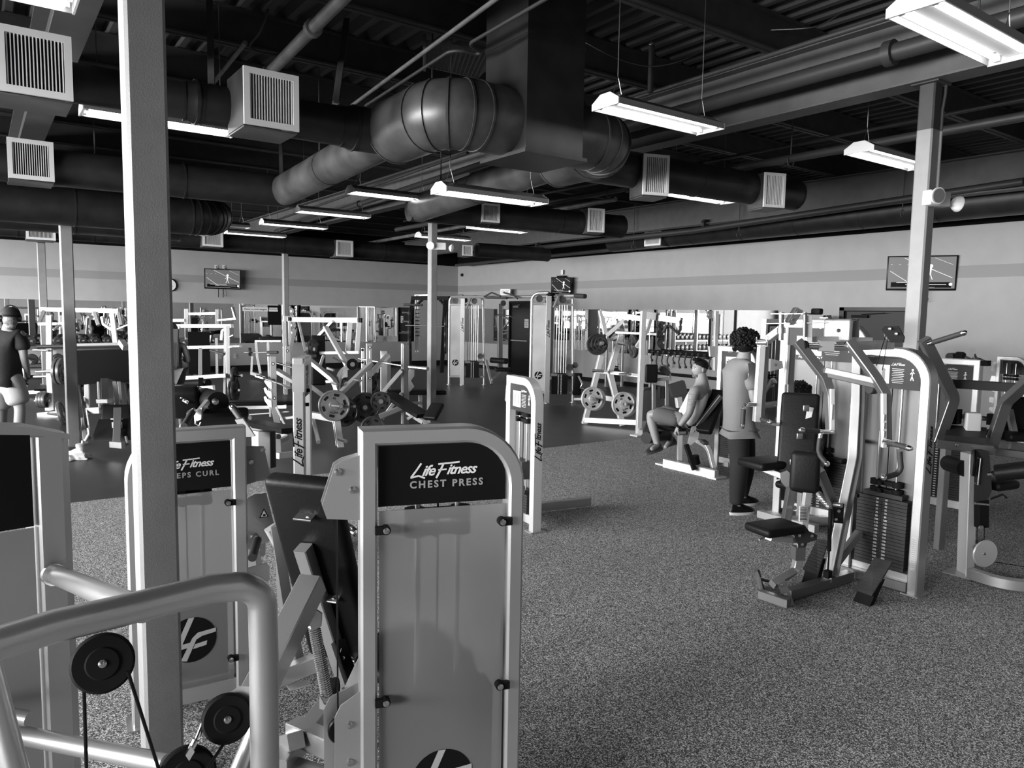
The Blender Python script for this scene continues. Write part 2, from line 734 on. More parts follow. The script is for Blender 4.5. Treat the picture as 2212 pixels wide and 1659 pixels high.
# ------------------------------------------------------------------ columns
def column(px, Y, top, wd=.13, grey=3.42, X=None):
    g = G(m='column')
    c = V((X, Y, 0))
    g.sweep([c, c + V((0, 0, grey))], rect(wd, wd, .012), up=(0, 1, 0))
    g.use('steel_black')
    g.sweep([c + V((0, 0, grey)), c + V((0, 0, top))], rect(wd, wd, .012), up=(0, 1, 0))
    g.box((X, Y, top), (.22, .22, .02))
    g.use('column'); g.box((X, Y, .01), (.24, .24, .02))
    o = g.out('column', None)
    return struct(o)


column(0, 3.16, 3.83, X=.548, wd=.14)
column(0, 11.75, 3.83, X=1.03, wd=.15)
column(0, 21.4, 3.83, X=1.35, wd=.17)
column(0, 11.15, 3.83, X=6.33, wd=.125)
column(0, 18.7, 3.83, X=6.38, wd=.13, grey=3.6)
column(0, 3.12, 3.83, X=6.42, wd=.13, grey=3.46)

# ------------------------------------------------------------------ mirrors
def mirror_panel(axis, a, b, z0=.88, z1=2.09):
    g = G(m='mirror')
    L = b - a
    if axis == 'x': g.box(((a + b) / 2, WY - .012, (z0 + z1) / 2), (L - .004, .012, z1 - z0))
    else: g.box((WX - .012, (a + b) / 2, (z0 + z1) / 2), (.012, L - .004, z1 - z0))
    return g.out('wall_mirror', None)


mp = []
x = -.6
while x < 12.8:
    o = mirror_panel('x', x, min(x + 1.9, 12.9)); mp.append(o); x += 1.9
    tag(o, 'frameless mirror panel on the far wall, %s from the window end' % ('first', 'second', 'third', 'fourth', 'fifth', 'sixth', 'seventh', 'eighth')[min(len(mp) - 1, 7)], 'mirror', 'mirror panels along the far wall')
for i, (a, b) in enumerate(((17.3, 18.9), (15.3, 17.28), (13.3, 15.28), (11.6, 13.28), (10.1, 11.58))):
    o = mirror_panel('y', a, b)
    tag(o, 'mirror panel on the side wall reflecting the windows, %s from the black door' % ('first', 'second', 'third', 'fourth', 'fifth')[i], 'mirror', 'mirror panels along the side wall')
o = mirror_panel('y', 20.5, 23.4); tag(o, 'mirror panel between the corner and the black door', 'mirror')

# ------------------------------------------------------------------ doors
g = G(m='black')
g.box((WX - .03, 19.75, 1.14), (.06, 1.12, 2.28)); g.use('matte_black')
for yy in (19.17, 20.33): g.box((WX - .05, yy, 1.16), (.12, .07, 2.32))
g.box((WX - .05, 19.75, 2.31), (.12, 1.2, .07))
d1 = struct(g.out('door_1', None))
g = G(m='steel'); g.bar((WX - .12, 19.3, 1.05), (WX - .12, 20.2, 1.05), .04, .03); g.box((WX - .09, 19.4, 1.05), (.08, .05, .04)); g.box((WX - .09, 20.1, 1.05), (.08, .05, .04)); g.out('push_bar', d1)
g = G(m='silver_dk'); g.box((WX - .10, 19.95, 2.16), (.06, .3, .06)); g.bar((WX - .12, 19.95, 2.2), (WX - .22, 19.6, 2.22), .025, .015); g.out('door_closer', d1)
g = G(m='paper'); g.box((WX - .065, 19.42, 1.62), (.004, .22, .28)); g.use('black')
for i, t in enumerate(('EMERGENCY', 'EXIT', 'ONLY')): g.text(t, (WX - .068, 19.42, 1.69 - i * .07), (0, -1, 0), (0, 0, 1), .035 if i == 0 else .05, bold=.001)
tag(g.out('door_notice', None), 'white paper notice taped on the black emergency door', 'notice')

g = G(m='matte_black')
g.box((WX - .02, 7.85, 1.08), (.04, 1.5, 2.16))
g.use('placard'); g.box((WX - .045, 7.85, 1.05), (.03, 1.2, 2.05))
g.use('black')
for yy in (8.55, 7.15): g.box((WX - .05, yy, 1.08), (.1, .1, 2.16))
g.box((WX - .05, 7.85, 2.13), (.1, 1.5, .07))
d2 = struct(g.out('door_2', None))
g = G(m='matte_black'); g.box((WX - .10, 8.15, 1.98), (.06, .34, .06)); g.bar((WX - .12, 8.1, 2.02), (WX - .2, 7.6, 2.05), .03, .015); g.out('door_closer', d2)
# ------------------------------------------------------------------ ducts
def ring(g, c, ax, r, w_=.025, t=.012, n=28):
    g.lathe(V(c) - V(ax).normalized() * w_ / 2, ax, [(0, r), (0, r + t), (w_, r + t), (w_, r)], n)


def duct_run(label, pts, r, rings=(), m='duct', fr=0.0, fn=5, name='air_duct', n=28):
    o = thing(name, label, 'duct', pts[0], group='ceiling air ducts')
    g = G(o, True, m)
    P = fillet(pts, fr, fn) if fr else [V(p) for p in pts]
    g.tube(P, r, n)
    g.out('duct_body')
    g = G(o, True, m)
    pts = [V(p) for p in P]
    # seam rings spaced along the run
    L = 0
    for a, b in zip(pts[:-1], pts[1:]):
        d = b - a
        if d.length > .9:
            k = max(1, int(d.length / 1.25))
            for i in range(1, k + 1):
                ring(g, a + d * (i / (k + .001)), d, r if not isinstance(r, list) else .155, .02, .006)
        else:
            ring(g, b, d, r if not isinstance(r, list) else r[pts.index(b)], .018, .008)
    g.out('seam_ring')
    return o


def grille(label, c, size=(.46, .46), nrm=(0, -1, 0), deep=.38, tiltz=0.0, duct_r=.2):
    """register on a sheet-metal boot: slats upright"""
    c = V(c); nrm = V(nrm).normalized()
    rz = math.atan2(nrm.x, -nrm.y) * -1
    rz = math.atan2(nrm.y, nrm.x) + PI / 2
    o = thing('air_register', label, 'vent', c, rz, group='white air registers on the ducts')
    w_, h_ = size
    g = G(o, m='vent_white')
    f = .045 if w_ > .4 else .03
    for sx in (-1, 1): g.box((sx * (w_ / 2 - f / 2), 0, 0), (f, .02, h_))
    for sz in (-1, 1): g.box((0, 0, sz * (h_ / 2 - f / 2)), (w_ - 2 * f, .02, f))
    g.out('register_frame')
    g = G(o, m='vent_white')
    n = int(w_ / .0255)
    for i in range(n):
        xx = -w_ / 2 + f + (w_ - 2 * f) * (i + .5) / n
        g.box((xx, .012, 0), (.007, .022, h_ - 2 * f))
    g.out('slat_set')
    g = G(o, m='black'); g.box((0, .045, 0), (w_ - 2 * f, .005, h_ - 2 * f)); g.out('register_backing')
    g = G(o, m='duct_lt')
    g.box((0, .02 + deep / 2, h_ / 2 - .006), (w_ - .01, deep, .012)); g.box((0, .02 + deep / 2, -h_ / 2 - .01), (w_ - .01, deep, .012))
    for sx in (-1, 1): g.box((sx * (w_ / 2 - .008), .02 + deep / 2, 0), (.012, deep, h_))
    g.out('boot')
    return o


def fixture(X, Y, z, label, L=1.22, lit=True, chain_top=None, tilt=0.0, group='hanging strip lights'):
    o = thing('strip_light', label, 'ceiling light', (X, Y, z), 0, group)
    o.rotation_euler = (0, tilt, 0)
    hw = .15
    prof = [(-hw, 0), (-hw, .045), (-.055, .1), (.055, .1), (hw, .045), (hw, 0), (hw - .006, 0), (hw - .006, .04), (.05, .085), (-.05, .085), (-hw + .006, .04), (-hw + .006, 0)]
    g = G(o, m='fixture_grey')
    vs, fs = [], []
    n = len(prof)
    for xx in (0, L): vs += [(xx, a, b) for a, b in prof]
    fs = [(i, (i + 1) % n, n + (i + 1) % n, n + i) for i in range(n)]
    g.add(vs, fs); g.out('hood')
    g = G(o, m='fixture_white')
    for xx in (-.004, L + .004):
        g.prism([(xx, -hw, -.004), (xx, -hw, .045), (xx, -.055, .102), (xx, .055, .102), (xx, hw, .045), (xx, hw, -.004)], (.012, 0, 0))
    g.box((L / 2, 0, .05), (L - .02, .09, .05))
    for xx in (.03, L - .03):
        for yy in (-.085, .085): g.box((xx, yy, .03), (.02, .03, .05))
    g.out('end_cap')
    g = G(o, m='tube_glow' if lit else 'fixture_white')
    for yy in (-.085, .085): g.cyl((.03, yy, .022), (L - .03, yy, .022), .017, 10)
    g.out('lamp_tube')
    g = G(o, m='steel')
    top = (chain_top or 4.77) - z
    for xx in (.12, L - .12):
        g.cyl((xx, 0, .25), (xx, 0, top), .004, 6)
        g.tube([(xx - .05, 0, .1), (xx, 0, .25), (xx + .05, 0, .1)], .003, 5)
    g.out('chain')
    return o


# main drop plenum
o = thing('air_plenum', 'large square sheet metal duct dropping from the roof between the round elbows', 'duct', (3.96, 5.24, 3.2))
g = G(o, m='duct')
H = DECK - .1 - 3.2
g.box((0, 0, H / 2 + .01), (.6, .6, H)); g.out('duct_body')
g = G(o, m='duct')
g.box((0, 0, .02), (.66, .66, .03)); g.box((0, 0, .95), (.615, .615, .03)); g.box((0, 0, .33), (.606, .606, .012))
g.out('flange')
# elbows
duct_run('big round elbow on the window side of the square duct, pale grey metal', [(3.67, 5.24, 3.5), (3.08, 5.24, 3.5), (3.10, 6.12, 3.5)], .275, fr=.42, fn=4, m='duct_lt')
duct_run('big round elbow on the far side of the square duct', [(4.25, 5.24, 3.5), (4.93, 5.24, 3.5), (4.95, 6.12, 3.5)], .275, fr=.42, fn=4, m='duct_lt')
# trunks along Y
duct_run('straight light round duct running from the elbow toward the mirrors, window side', [(3.10, 6.1, 3.5), (3.30, 9.75, 3.44)], .19, m='duct_lt')
duct_run('long light round duct running from the other elbow to the middle column', [(4.98, 6.1, 3.5), (5.32, 9.75, 3.42)], .19, m='duct_lt')
# branch rows along X
duct_run('dark round branch duct carrying the two nearest registers', [(3.05, 6.25, 3.5), (2.74, 6.26, 3.5), (2.64, 6.27, 3.5), (1.50, 6.33, 3.51), (1.46, 6.33, 3.51), (1.38, 6.34, 3.51), (-4.6, 6.55, 3.52)], [.19, .19, .165, .155, .165, .14, .15])
duct_run('dark round branch duct beyond the girder carrying two registers', [(5.0, 5.95, 3.47), (8.5, 5.75, 3.47)], .19)
duct_run('dark round cross duct behind the first register row', [(3.45, 9.72, 3.44), (-4.6, 10.15, 3.44)], .20)
duct_run('dark round cross duct behind the middle lights carrying two registers', [(5.2, 9.85, 3.42), (9.0, 9.4, 3.42)], .19)
duct_run('thick dark round duct ending in a rounded elbow behind the front column', [(-4.6, 11.35, 3.2), (2.75, 11.35, 3.2), (3.0, 11.9, 3.3), (3.0, 13.2, 3.5)], .25, fr=.35)
duct_run('second thick dark duct just behind the elbowed one', [(-4.6, 12.9, 3.22), (2.7, 12.9, 3.22)], .24)
duct_run('long dark round duct running above the far mirrors', [(-4.6, 18.0, 3.5), (10.1, 18.15, 3.5)], .22)
duct_run('thick dark round duct running high along the bright side wall', [(13.35, 14.2, 3.82), (13.35, -4.5, 3.92)], .28)
duct_run('short dark round duct beside the corner columns', [(10.3, 15.9, 3.5), (12.4, 15.7, 3.5)], .18)
grille('square white register nearest the camera, upper corner of the room', (.39, 5.98, 3.5), (.42, .42), (0, -1, 0), .42)
grille('square white register beside the front column', (1.9, 5.83, 3.5), (.42, .42), (0, -1, 0), .42)
grille('square white register low on the cross duct, window side', (.55, 9.62, 3.46), (.42, .42), (0, -1, 0), .42)
grille('square white register just past the big right elbow', tuple(Yp(1417, 378, 5.62)), (.30, .42), (-.35, -1, 0), .3)
grille('square white register at the end of the branch duct near the emergency light', tuple(Yp(1673, 411, 5.5)), (.29, .40), (-.35, -1, 0), .3)
grille('square white register above the strip light by the middle column', tuple(Yp(1060, 460, 9.5)), (.30, .28), (-.2, -1, 0), .25)
grille('square white register between the girder and the side wall, middle row', tuple(Yp(1288, 476, 9.2)), (.30, .38), (-.25, -1, 0), .25)
grille('small white register high over the window end of the far wall', tuple(Yp(88, 495, 17.7)), (.5, .42), (0, -1, 0), .42)
grille('small white register above the hanging television on the far wall', tuple(Yp(460, 515, 17.7)), (.44, .36), (0, -1, 0), .42)
grille('small white register on the far duct between the two far columns', tuple(Yp(745, 537, 17.8)), (.44, .40), (0, -1, 0), .42)
grille('narrow white register crossed by a pipe on the side wall duct', tuple(Xp(1410, 510, 13.0)), (.52, .45), (-1, 0, 0), .3)
grille('faint grey register beside the middle column top', tuple(Yp(1010, 541, 15.7)), (.26, .26), (-.2, -1, 0), .35)

# ------------------------------------------------------------------ strip lights
FX = [
    (4.0, 2.05, 3.5, 'largest strip light, in the upper corner beside the emergency lamp column'),
    (4.0, 4.38, 3.5, 'two tube strip light hanging by a chain beside the square duct'),
    (3.68, 6.36, 3.06, 'strip light hanging low under the long round duct near the middle column'),
    (4.17, 9.6, 3.5, 'strip light just short of the end of the long round duct'),
    (4.3, 12.0, 3.5, 'strip light third from the far end of its row'),
    (4.4, 14.15, 3.5, 'strip light second from the far end of its row'),
    (4.35, 16.4, 3.5, 'strip light at the far end of its row'),
    (.78, 7.2, 3.5, 'strip light crossing behind the front column'),
    (-.25, 12.3, 3.5, 'strip light at the frame edge above the second column'),
    (1.5, 16.95, 3.5, 'thin looking strip light just behind the second column'),
    (-.72, 4.72, 3.5, 'strip light cut by the top corner above the nearest register'),
    (6.93, 4.0, 3.5, 'strip light half hidden by the column with the emergency lamp'),
    (7.4, 6.85, 3.5, 'strip light tucked under the branch duct beyond the girder'),
    (7.6, 11.95, 3.5, 'strip light just past the middle column over the aisle'),
    (7.65, 14.08, 3.5, 'strip light crossing behind the middle column'),
    (-3.2, 2.4, 3.5, 'added strip light outside the frame by the windows'),  # unseen fixtures from here on, added for more light
    (.4, -1.6, 3.5, 'added strip light behind the camera'),
    (5.2, -2.2, 3.5, 'added strip light behind the camera near the back wall'),
    (1.2, -3.8, 3.5, 'added strip light behind the camera by the back wall'),
    (9.4, -3.2, 3.5, 'added strip light behind the camera toward the side wall'),
]
for X, Y, z, lb in FX:
    fixture(X, Y, z, lb)
fixture(3.2, 15.1, 3.5, 'unlit strip light hanging under the thick elbowed duct', lit=False)

# ------------------------------------------------------------------ pipes, conduits and rods
def pipe(label, pts, r, m='steel_black', n=12, fr=0.0, joints=(), name='ceiling_pipe', cat='pipe'):
    o = thing(name, label, cat, pts[0], group='ceiling pipes and conduits')
    g = G(o, True, m)
    g.tube(pts, r, n, fr)
    g.out('pipe_run')
    if joints:
        g = G(o, True, m)
        a, b = V(pts[0]), V(pts[-1])
        for t in joints:
            c = a.lerp(b, t); d = (b - a).normalized()
            g.lathe(c - d * .04, d, [(0, r * 1.05), (.005, r * 1.45), (.075, r * 1.45), (.08, r * 1.05)], 14)
        g.out('coupling')
    return o


mat('pipe_lt', 0.17, 0.45, 0.3, noise=(5, .13, .22))
mat('pipe_dk', 0.05, 0.5, 0.2)
pipe('thick light pipe slanting from the roof down to the register beside the front column', [Zp(775, -40, 4.15), Zp(552, 188, 4.15)], .05, 'pipe_lt', 16, joints=(.35, .8))
pipe('thin bare conduit hanging on a chain above the register', [Zp(530, 92, 4.2), Zp(460, 180, 4.2)], .02, 'pipe_lt')
pipe('long thin conduit crossing from the roof past the square duct', [Zp(1150, -60, 4.1), Zp(760, 228, 4.1)], .018, 'pipe_lt')
pipe('bent conduit running beside the long thin one', [Zp(1210, -20, 4.05), Zp(1012, 95, 4.05), Zp(1060, 125, 4.05), Zp(980, 105, 4.05), Zp(790, 228, 4.05)], .014, 'pipe_dk', fr=.12)
pipe('thick sprinkler main running along the girder', [(5.95, -3, 4.02), (6.05, 9.5, 4.02)], .07, 'pipe_dk', 18, joints=(.29, .5))
pipe('slim pipe above the sprinkler main', [(5.75, -3, 4.22), (5.85, 13.5, 4.22)], .022, 'pipe_dk')
pipe('second sprinkler line past the far side of the girder', [(7.6, -3, 3.72), (7.6, 15, 3.72)], .045, 'pipe_dk', joints=(.6,))
pipe('third thin conduit past the girder', [(8.3, -3, 4.05), (8.3, 16, 4.05)], .02, 'pipe_dk')
pipe('fourth thin conduit past the girder', [(9.4, -3, 4.15), (9.4, 16, 4.15)], .02, 'pipe_dk')
pipe('sprinkler pipe crossing in front of the narrow register', [Xp(1000, 553, 12.3), Xp(1500, 498, 12.3), Xp(2212, 392, 12.3)], .06, 'pipe_dk', 16, joints=(.25, .62))
pipe('drain pipe low along the top of the bright side wall', [Xp(985, 573, 13.9), Xp(1400, 532, 13.9), Xp(2212, 455, 13.9)], .05, 'pipe_dk', 16)
pipe('pair of pipes running on to the far duct, thicker one', [Zp(1062, 348, 3.9), Zp(595, 500, 3.9)], .045, 'pipe_dk', joints=(.45, .8))
pipe('pair of pipes running on to the far duct, thinner one', [Zp(1010, 330, 4.0), Zp(585, 480, 4.0)], .022, 'pipe_dk')
pipe('long pipe from above the middle column out over the far mirrors', [Zp(1330, 430, 3.75), Zp(785, 527, 3.75)], .04, 'pipe_lt')
for i, (X, Y, z0) in enumerate(((7.6, 2.4, 3.75), (7.6, 5.2, 3.75), (7.6, 8.2, 3.75), (5.97, 2.6, 4.05), (12.3, 6.3, 3.7), (12.3, 9.5, 3.6), (12.3, 12.4, 3.55), (5.0, 8.6, 3.6), (3.2, 8.2, 3.62), (1.2, 10.0, 3.6), (3.9, 6.9, 3.9))):
    o = thing('hanger_rod', 'thin steel rod hanging a pipe or duct from the roof', 'hanger rod', (X, Y, z0), group='hanger rods')
    g = G(o, m='steel_black'); g.cyl((0, 0, 0), (0, 0, DECK - .1 - z0), .008, 6); g.out('rod')
    g = G(o, m='steel_black'); g.tube(arc((0, 0, -.06), .06, 0, 360, 12, 'xz'), .008, 6); g.out('clevis')

def strap(label, pts, w_=.06):
    o = thing('hanger_strap', label, 'hanger strap', pts[0], group='steel straps under the roof')
    g = G(o, True, 'steel_black'); g.path(pts, w_, .012, up=hdv0); g.out('strap'); g = G(o, True, 'steel'); g.box(V(pts[-1]), (.05, .05, .02)); g.out('strap_bolt')
    return o


hdv0 = V((math.sin(_yaw), math.cos(_yaw), 0))
strap('flat steel strap slanting down to the branch duct', [Zp(749, 40, 4.75), Zp(725, 222, 3.75)])
strap('upright steel strap beside the front column', [Zp(452, -30, 4.75), Zp(457, 185, 3.8)])
strap('short strap behind the registers, over the cross duct', [Zp(606, 295, 4.6), Zp(608, 380, 3.8)])
strap('slim strap left of the branch duct end', [Zp(1236, 185, 4.3), Zp(1268, 235, 3.85)], .05)
strap('narrow strap hanging over the side wall duct', [Zp(1820, 385, 4.4), Zp(1792, 455, 4.1)], .05)
o = thing('return_grille', 'dark mesh air return panel tucked between the roof joists', 'vent', Zp(985, 130, 4.36))
g = G(o, True, 'steel_black')
q = [Zp(917, 88, 4.36), Zp(1062, 112, 4.36), Zp(1062, 140, 4.36), Zp(1033, 167, 4.36), Zp(917, 141, 4.36)]
g.prism(q, (0, 0, .02)); g.out('grille_panel')
g = G(o, True, 'duct_lt'); g.bar(q[0], q[4], .03, .12); g.bar(q[4], q[3], .03, .03); g.out('grille_frame')
g = G(o, True, 'iron')
for i in range(1, 14):
    a = q[0].lerp(q[1], i / 14); b_ = q[4].lerp(q[3], i / 14); g.bar(a - V((0, 0, .014)), b_ - V((0, 0, .014)), .006, .004, b=.0005)
g.out('slat_set')
for lb, pts in (('thin sagging wire under the roof beside the square duct', [Zp(1265, 92, 4.5), Zp(1330, 125, 4.35), Zp(1400, 143, 4.3), Zp(1460, 135, 4.35), Zp(1515, 112, 4.5)]),
                ('loose wire curling under the deck near the sprinkler main', [Zp(1665, 65, 4.6), Zp(1750, 60, 4.55), Zp(1790, 45, 4.5), Zp(1825, 22, 4.6)]),
                ('black cable looping from the roof to the slanting pipe', [Zp(580, 20, 4.6), Zp(560, 70, 4.4), Zp(540, 100, 4.3), Zp(570, 115, 4.25), Zp(620, 120, 4.25)])):
    o = thing('ceiling_wire', lb, 'wire', pts[0]); g = G(o, True, 'iron' if 'black' in lb else 'duct_lt')
    P_ = []
    for i in range(len(pts) - 1):
        for t in range(4): 
            p0, p1, p2, p3 = pts[max(i - 1, 0)], pts[i], pts[i + 1], pts[min(i + 2, len(pts) - 1)]; t_ = t / 4
            P_.append(.5 * ((2 * p1) + (p2 - p0) * t_ + (2 * p0 - 5 * p1 + 4 * p2 - p3) * t_ ** 2 + (3 * p1 - p0 - 3 * p2 + p3) * t_ ** 3))
    P_.append(pts[-1]); g.tube(P_, .006 if 'black' not in lb else .012, 6); g.out('wire_run')
o = thing('capped_pipe', 'short capped dark pipe stub rising beside the chain hung light', 'pipe', Zp(1405, 200, 4.1)); g = G(o, True, 'pipe_dk'); g.cyl(Zp(1405, 200, 4.1), Zp(1408, 98, 4.55), .03, 14); g.out('pipe_run'); g = G(o, True, 'steel'); g.ball(Zp(1408, 96, 4.56), .03); g.out('pipe_cap')
# ------------------------------------------------------------------ shared machine pieces
def hdv(deg):
    a = math.radians(deg)
    return V((math.sin(a), math.cos(a), 0))


def frame_rz(deg):
    """local x axis points along compass heading deg"""
    return PI / 2 - math.radians(deg)


def Ps(pts):
    return [P(*p) for p in pts]


def pad(g, c, w_, l_, t, wd, ld, b=.03):
    """upholstered pad: width dir wd, length dir ld"""
    wd, ld = V(wd).normalized(), V(ld)
    ld = (ld - wd * ld.dot(wd)).normalized()
    n = wd.cross(ld)
    R = Matrix(((wd.x, ld.x, n.x), (wd.y, ld.y, n.y), (wd.z, ld.z, n.z)))
    g.rbox(c, (w_ * GSC, l_ * GSC, t * GSC), b, R, 4)
    return R


def grip(root, p, q, r=.017, world=True, name='hand_grip', caps=True):
    g = G(root, world, 'rubber'); g.cyl(p, q, r, 12); o = g.out(name)
    if caps:
        g = G(root, world, 'chrome'); d = (V(q) - V(p)).normalized()
        g.lathe(V(q), d, [(-.012, r * 1.08), (.002, r * 1.1), (.02, r * .7), (.024, .001)], 12)
        g.out('grip_cap', o)
    return o


def bolt(g, p, n, r=.011):
    g.use('steel'); g.lathe(V(p), n, [(0, r), (.004, r), (.006, r * .6), (.007, .001)], 10)


def disc(g, c, ax, r, t, groove=True, n=32):
    c, ax = V(c), V(ax).normalized()
    pr = [(-t / 2, r * .55), (-t / 2 - .001, r * .92), (-t / 2 + t * .15, r), (-t * .12, r), (-t * .05, r * .9), (t * .05, r * .9), (t * .12, r), (t / 2 - t * .15, r), (t / 2 + .001, r * .92), (t / 2, r * .55), (t / 2 + .003, r * .5), (t / 2 + .003, r * .1)]
    g.lathe(c, ax, pr, n)


def stack(root, cx, cy, w_, d_, z0, n, th=.025, lab=True, face=-1, start=10, step=15, m='placard'):
    """weight plates with numbers; face: side the numbers are on"""
    g = G(root, m=m)
    for i in range(n):
        g.box((cx, cy, z0 + th * (i + .5)), (w_, d_, th - .003), b=0)
    g.box((cx, cy, z0 + th * n + .02), (w_ * .78, d_, .03))
    g.out('weight_stack')
    g = G(root, m='white_ink')
    yy = cy + face * (d_ / 2 + .0015)
    rt = (1, 0, 0) if face < 0 else (-1, 0, 0)
    if lab:
        for i in range(n):
            v = start + step * (n - 1 - i) * 1
            z = z0 + th * (i + .5)
            for sx in (-1, 1):
                g.text(str(v), (cx + sx * .032, yy, z), rt, (0, 0, 1), th * .72, bold=.0004, ext=.0003)
    else:
        for i in range(n):
            z = z0 + th * (i + .5)
            for sx in (-1, 1): g.box((cx + sx * .03, yy, z), (.022, .001, th * .4))
    g.use('black')
    for i in range(n): g.cyl((cx, yy + .002, z0 + th * (i + .5)), (cx, yy - .002 if face < 0 else yy + .002, z0 + th * (i + .5)), .004, 6)
    g.out('weight_number')


def logo_word(g, o, rt, up, size, col='white_ink'):
    """brush-script wordmark: slanted letters over a swooping L"""
    o, rt, up = V(o), V(rt).normalized(), V(up).normalized()
    g.use(col)
    g.text('ife', o + rt * size * -1.14, rt, up, size * .95, shear=.42, bold=size * .018, ext=.0006, sp=.92)
    g.text('itness', o + rt * size * 1.02 + up * size * .02, rt, up, size * .92, shear=.42, bold=size * .018, ext=.0006, sp=.92)
    nn = rt.cross(up) * .0008
    def stroke(pts, w0):
        q = [o + (rt * a + up * b) * size for a, b in pts]
        for a, b in zip(q[:-1], q[1:]):
            d = (b - a).normalized(); s_ = nn.normalized().cross(d) * w0 * size
            g.add([a - s_ - d * .02 * size + nn, b - s_ + d * .02 * size + nn, b + s_ + d * .02 * size + nn, a + s_ - d * .02 * size + nn], [(0, 1, 2, 3)])
    stroke([(-1.58, .50), (-1.90, .05), (-2.22, -.36)], .06)
    stroke([(-2.24, -.38), (-1.75, -.28), (-1.35, -.44)], .055)
    stroke([(-.46, .42), (.30, .46), (.90, .50)], .055)
    stroke([(-.13, .44), (-.37, -.05), (-.60, -.46)], .065)
    stroke([(-.46, .04), (.05, .06)], .05)


def logo_disc(g, o, rt, up, r, dark='black', light='shroud'):
    """round emblem with two slanted letters cut out"""
    o, rt, up = V(o), V(rt).normalized(), V(up).normalized()
    nn = rt.cross(up)
    g.use(dark)
    g.lathe(o, nn, [(0, r), (.0008, r)], 36)
    g.use(light)
    def poly(pts):
        g.add([o + (rt * a + up * b) * r + nn * .0016 for a, b in pts], [tuple(range(len(pts)))])
    poly([(-.12, .99), (.12, .99), (-.42, -.22), (-.66, -.22)])
    poly([(-.80, -.38), (-.66, -.16), (.02, -.10), (-.02, -.32)])
    poly([(.98, .36), (.98, .18), (.42, .10), (.18, -.02), (-.22, -.92), (-.46, -.86), (.02, .08), (.24, .28)])
    poly([(.12, -.22), (.62, -.14), (.58, -.34), (.04, -.42)])


def arch_pts(W, H, td, R, corner):
    """post and top run centred on the tube; corner: which upper corners are round"""
    a, b = -W / 2 + td / 2, W / 2 - td / 2
    z = H - td / 2
    pts = [V((a, 0, 0)), V((a, 0, z)), V((b, 0, z)), V((b, 0, 0))]
    rad = {}
    if corner in ('L', 'both'): rad[1] = R
    if corner in ('R', 'both'): rad[2] = R
    return fillet(pts, rad, 9)


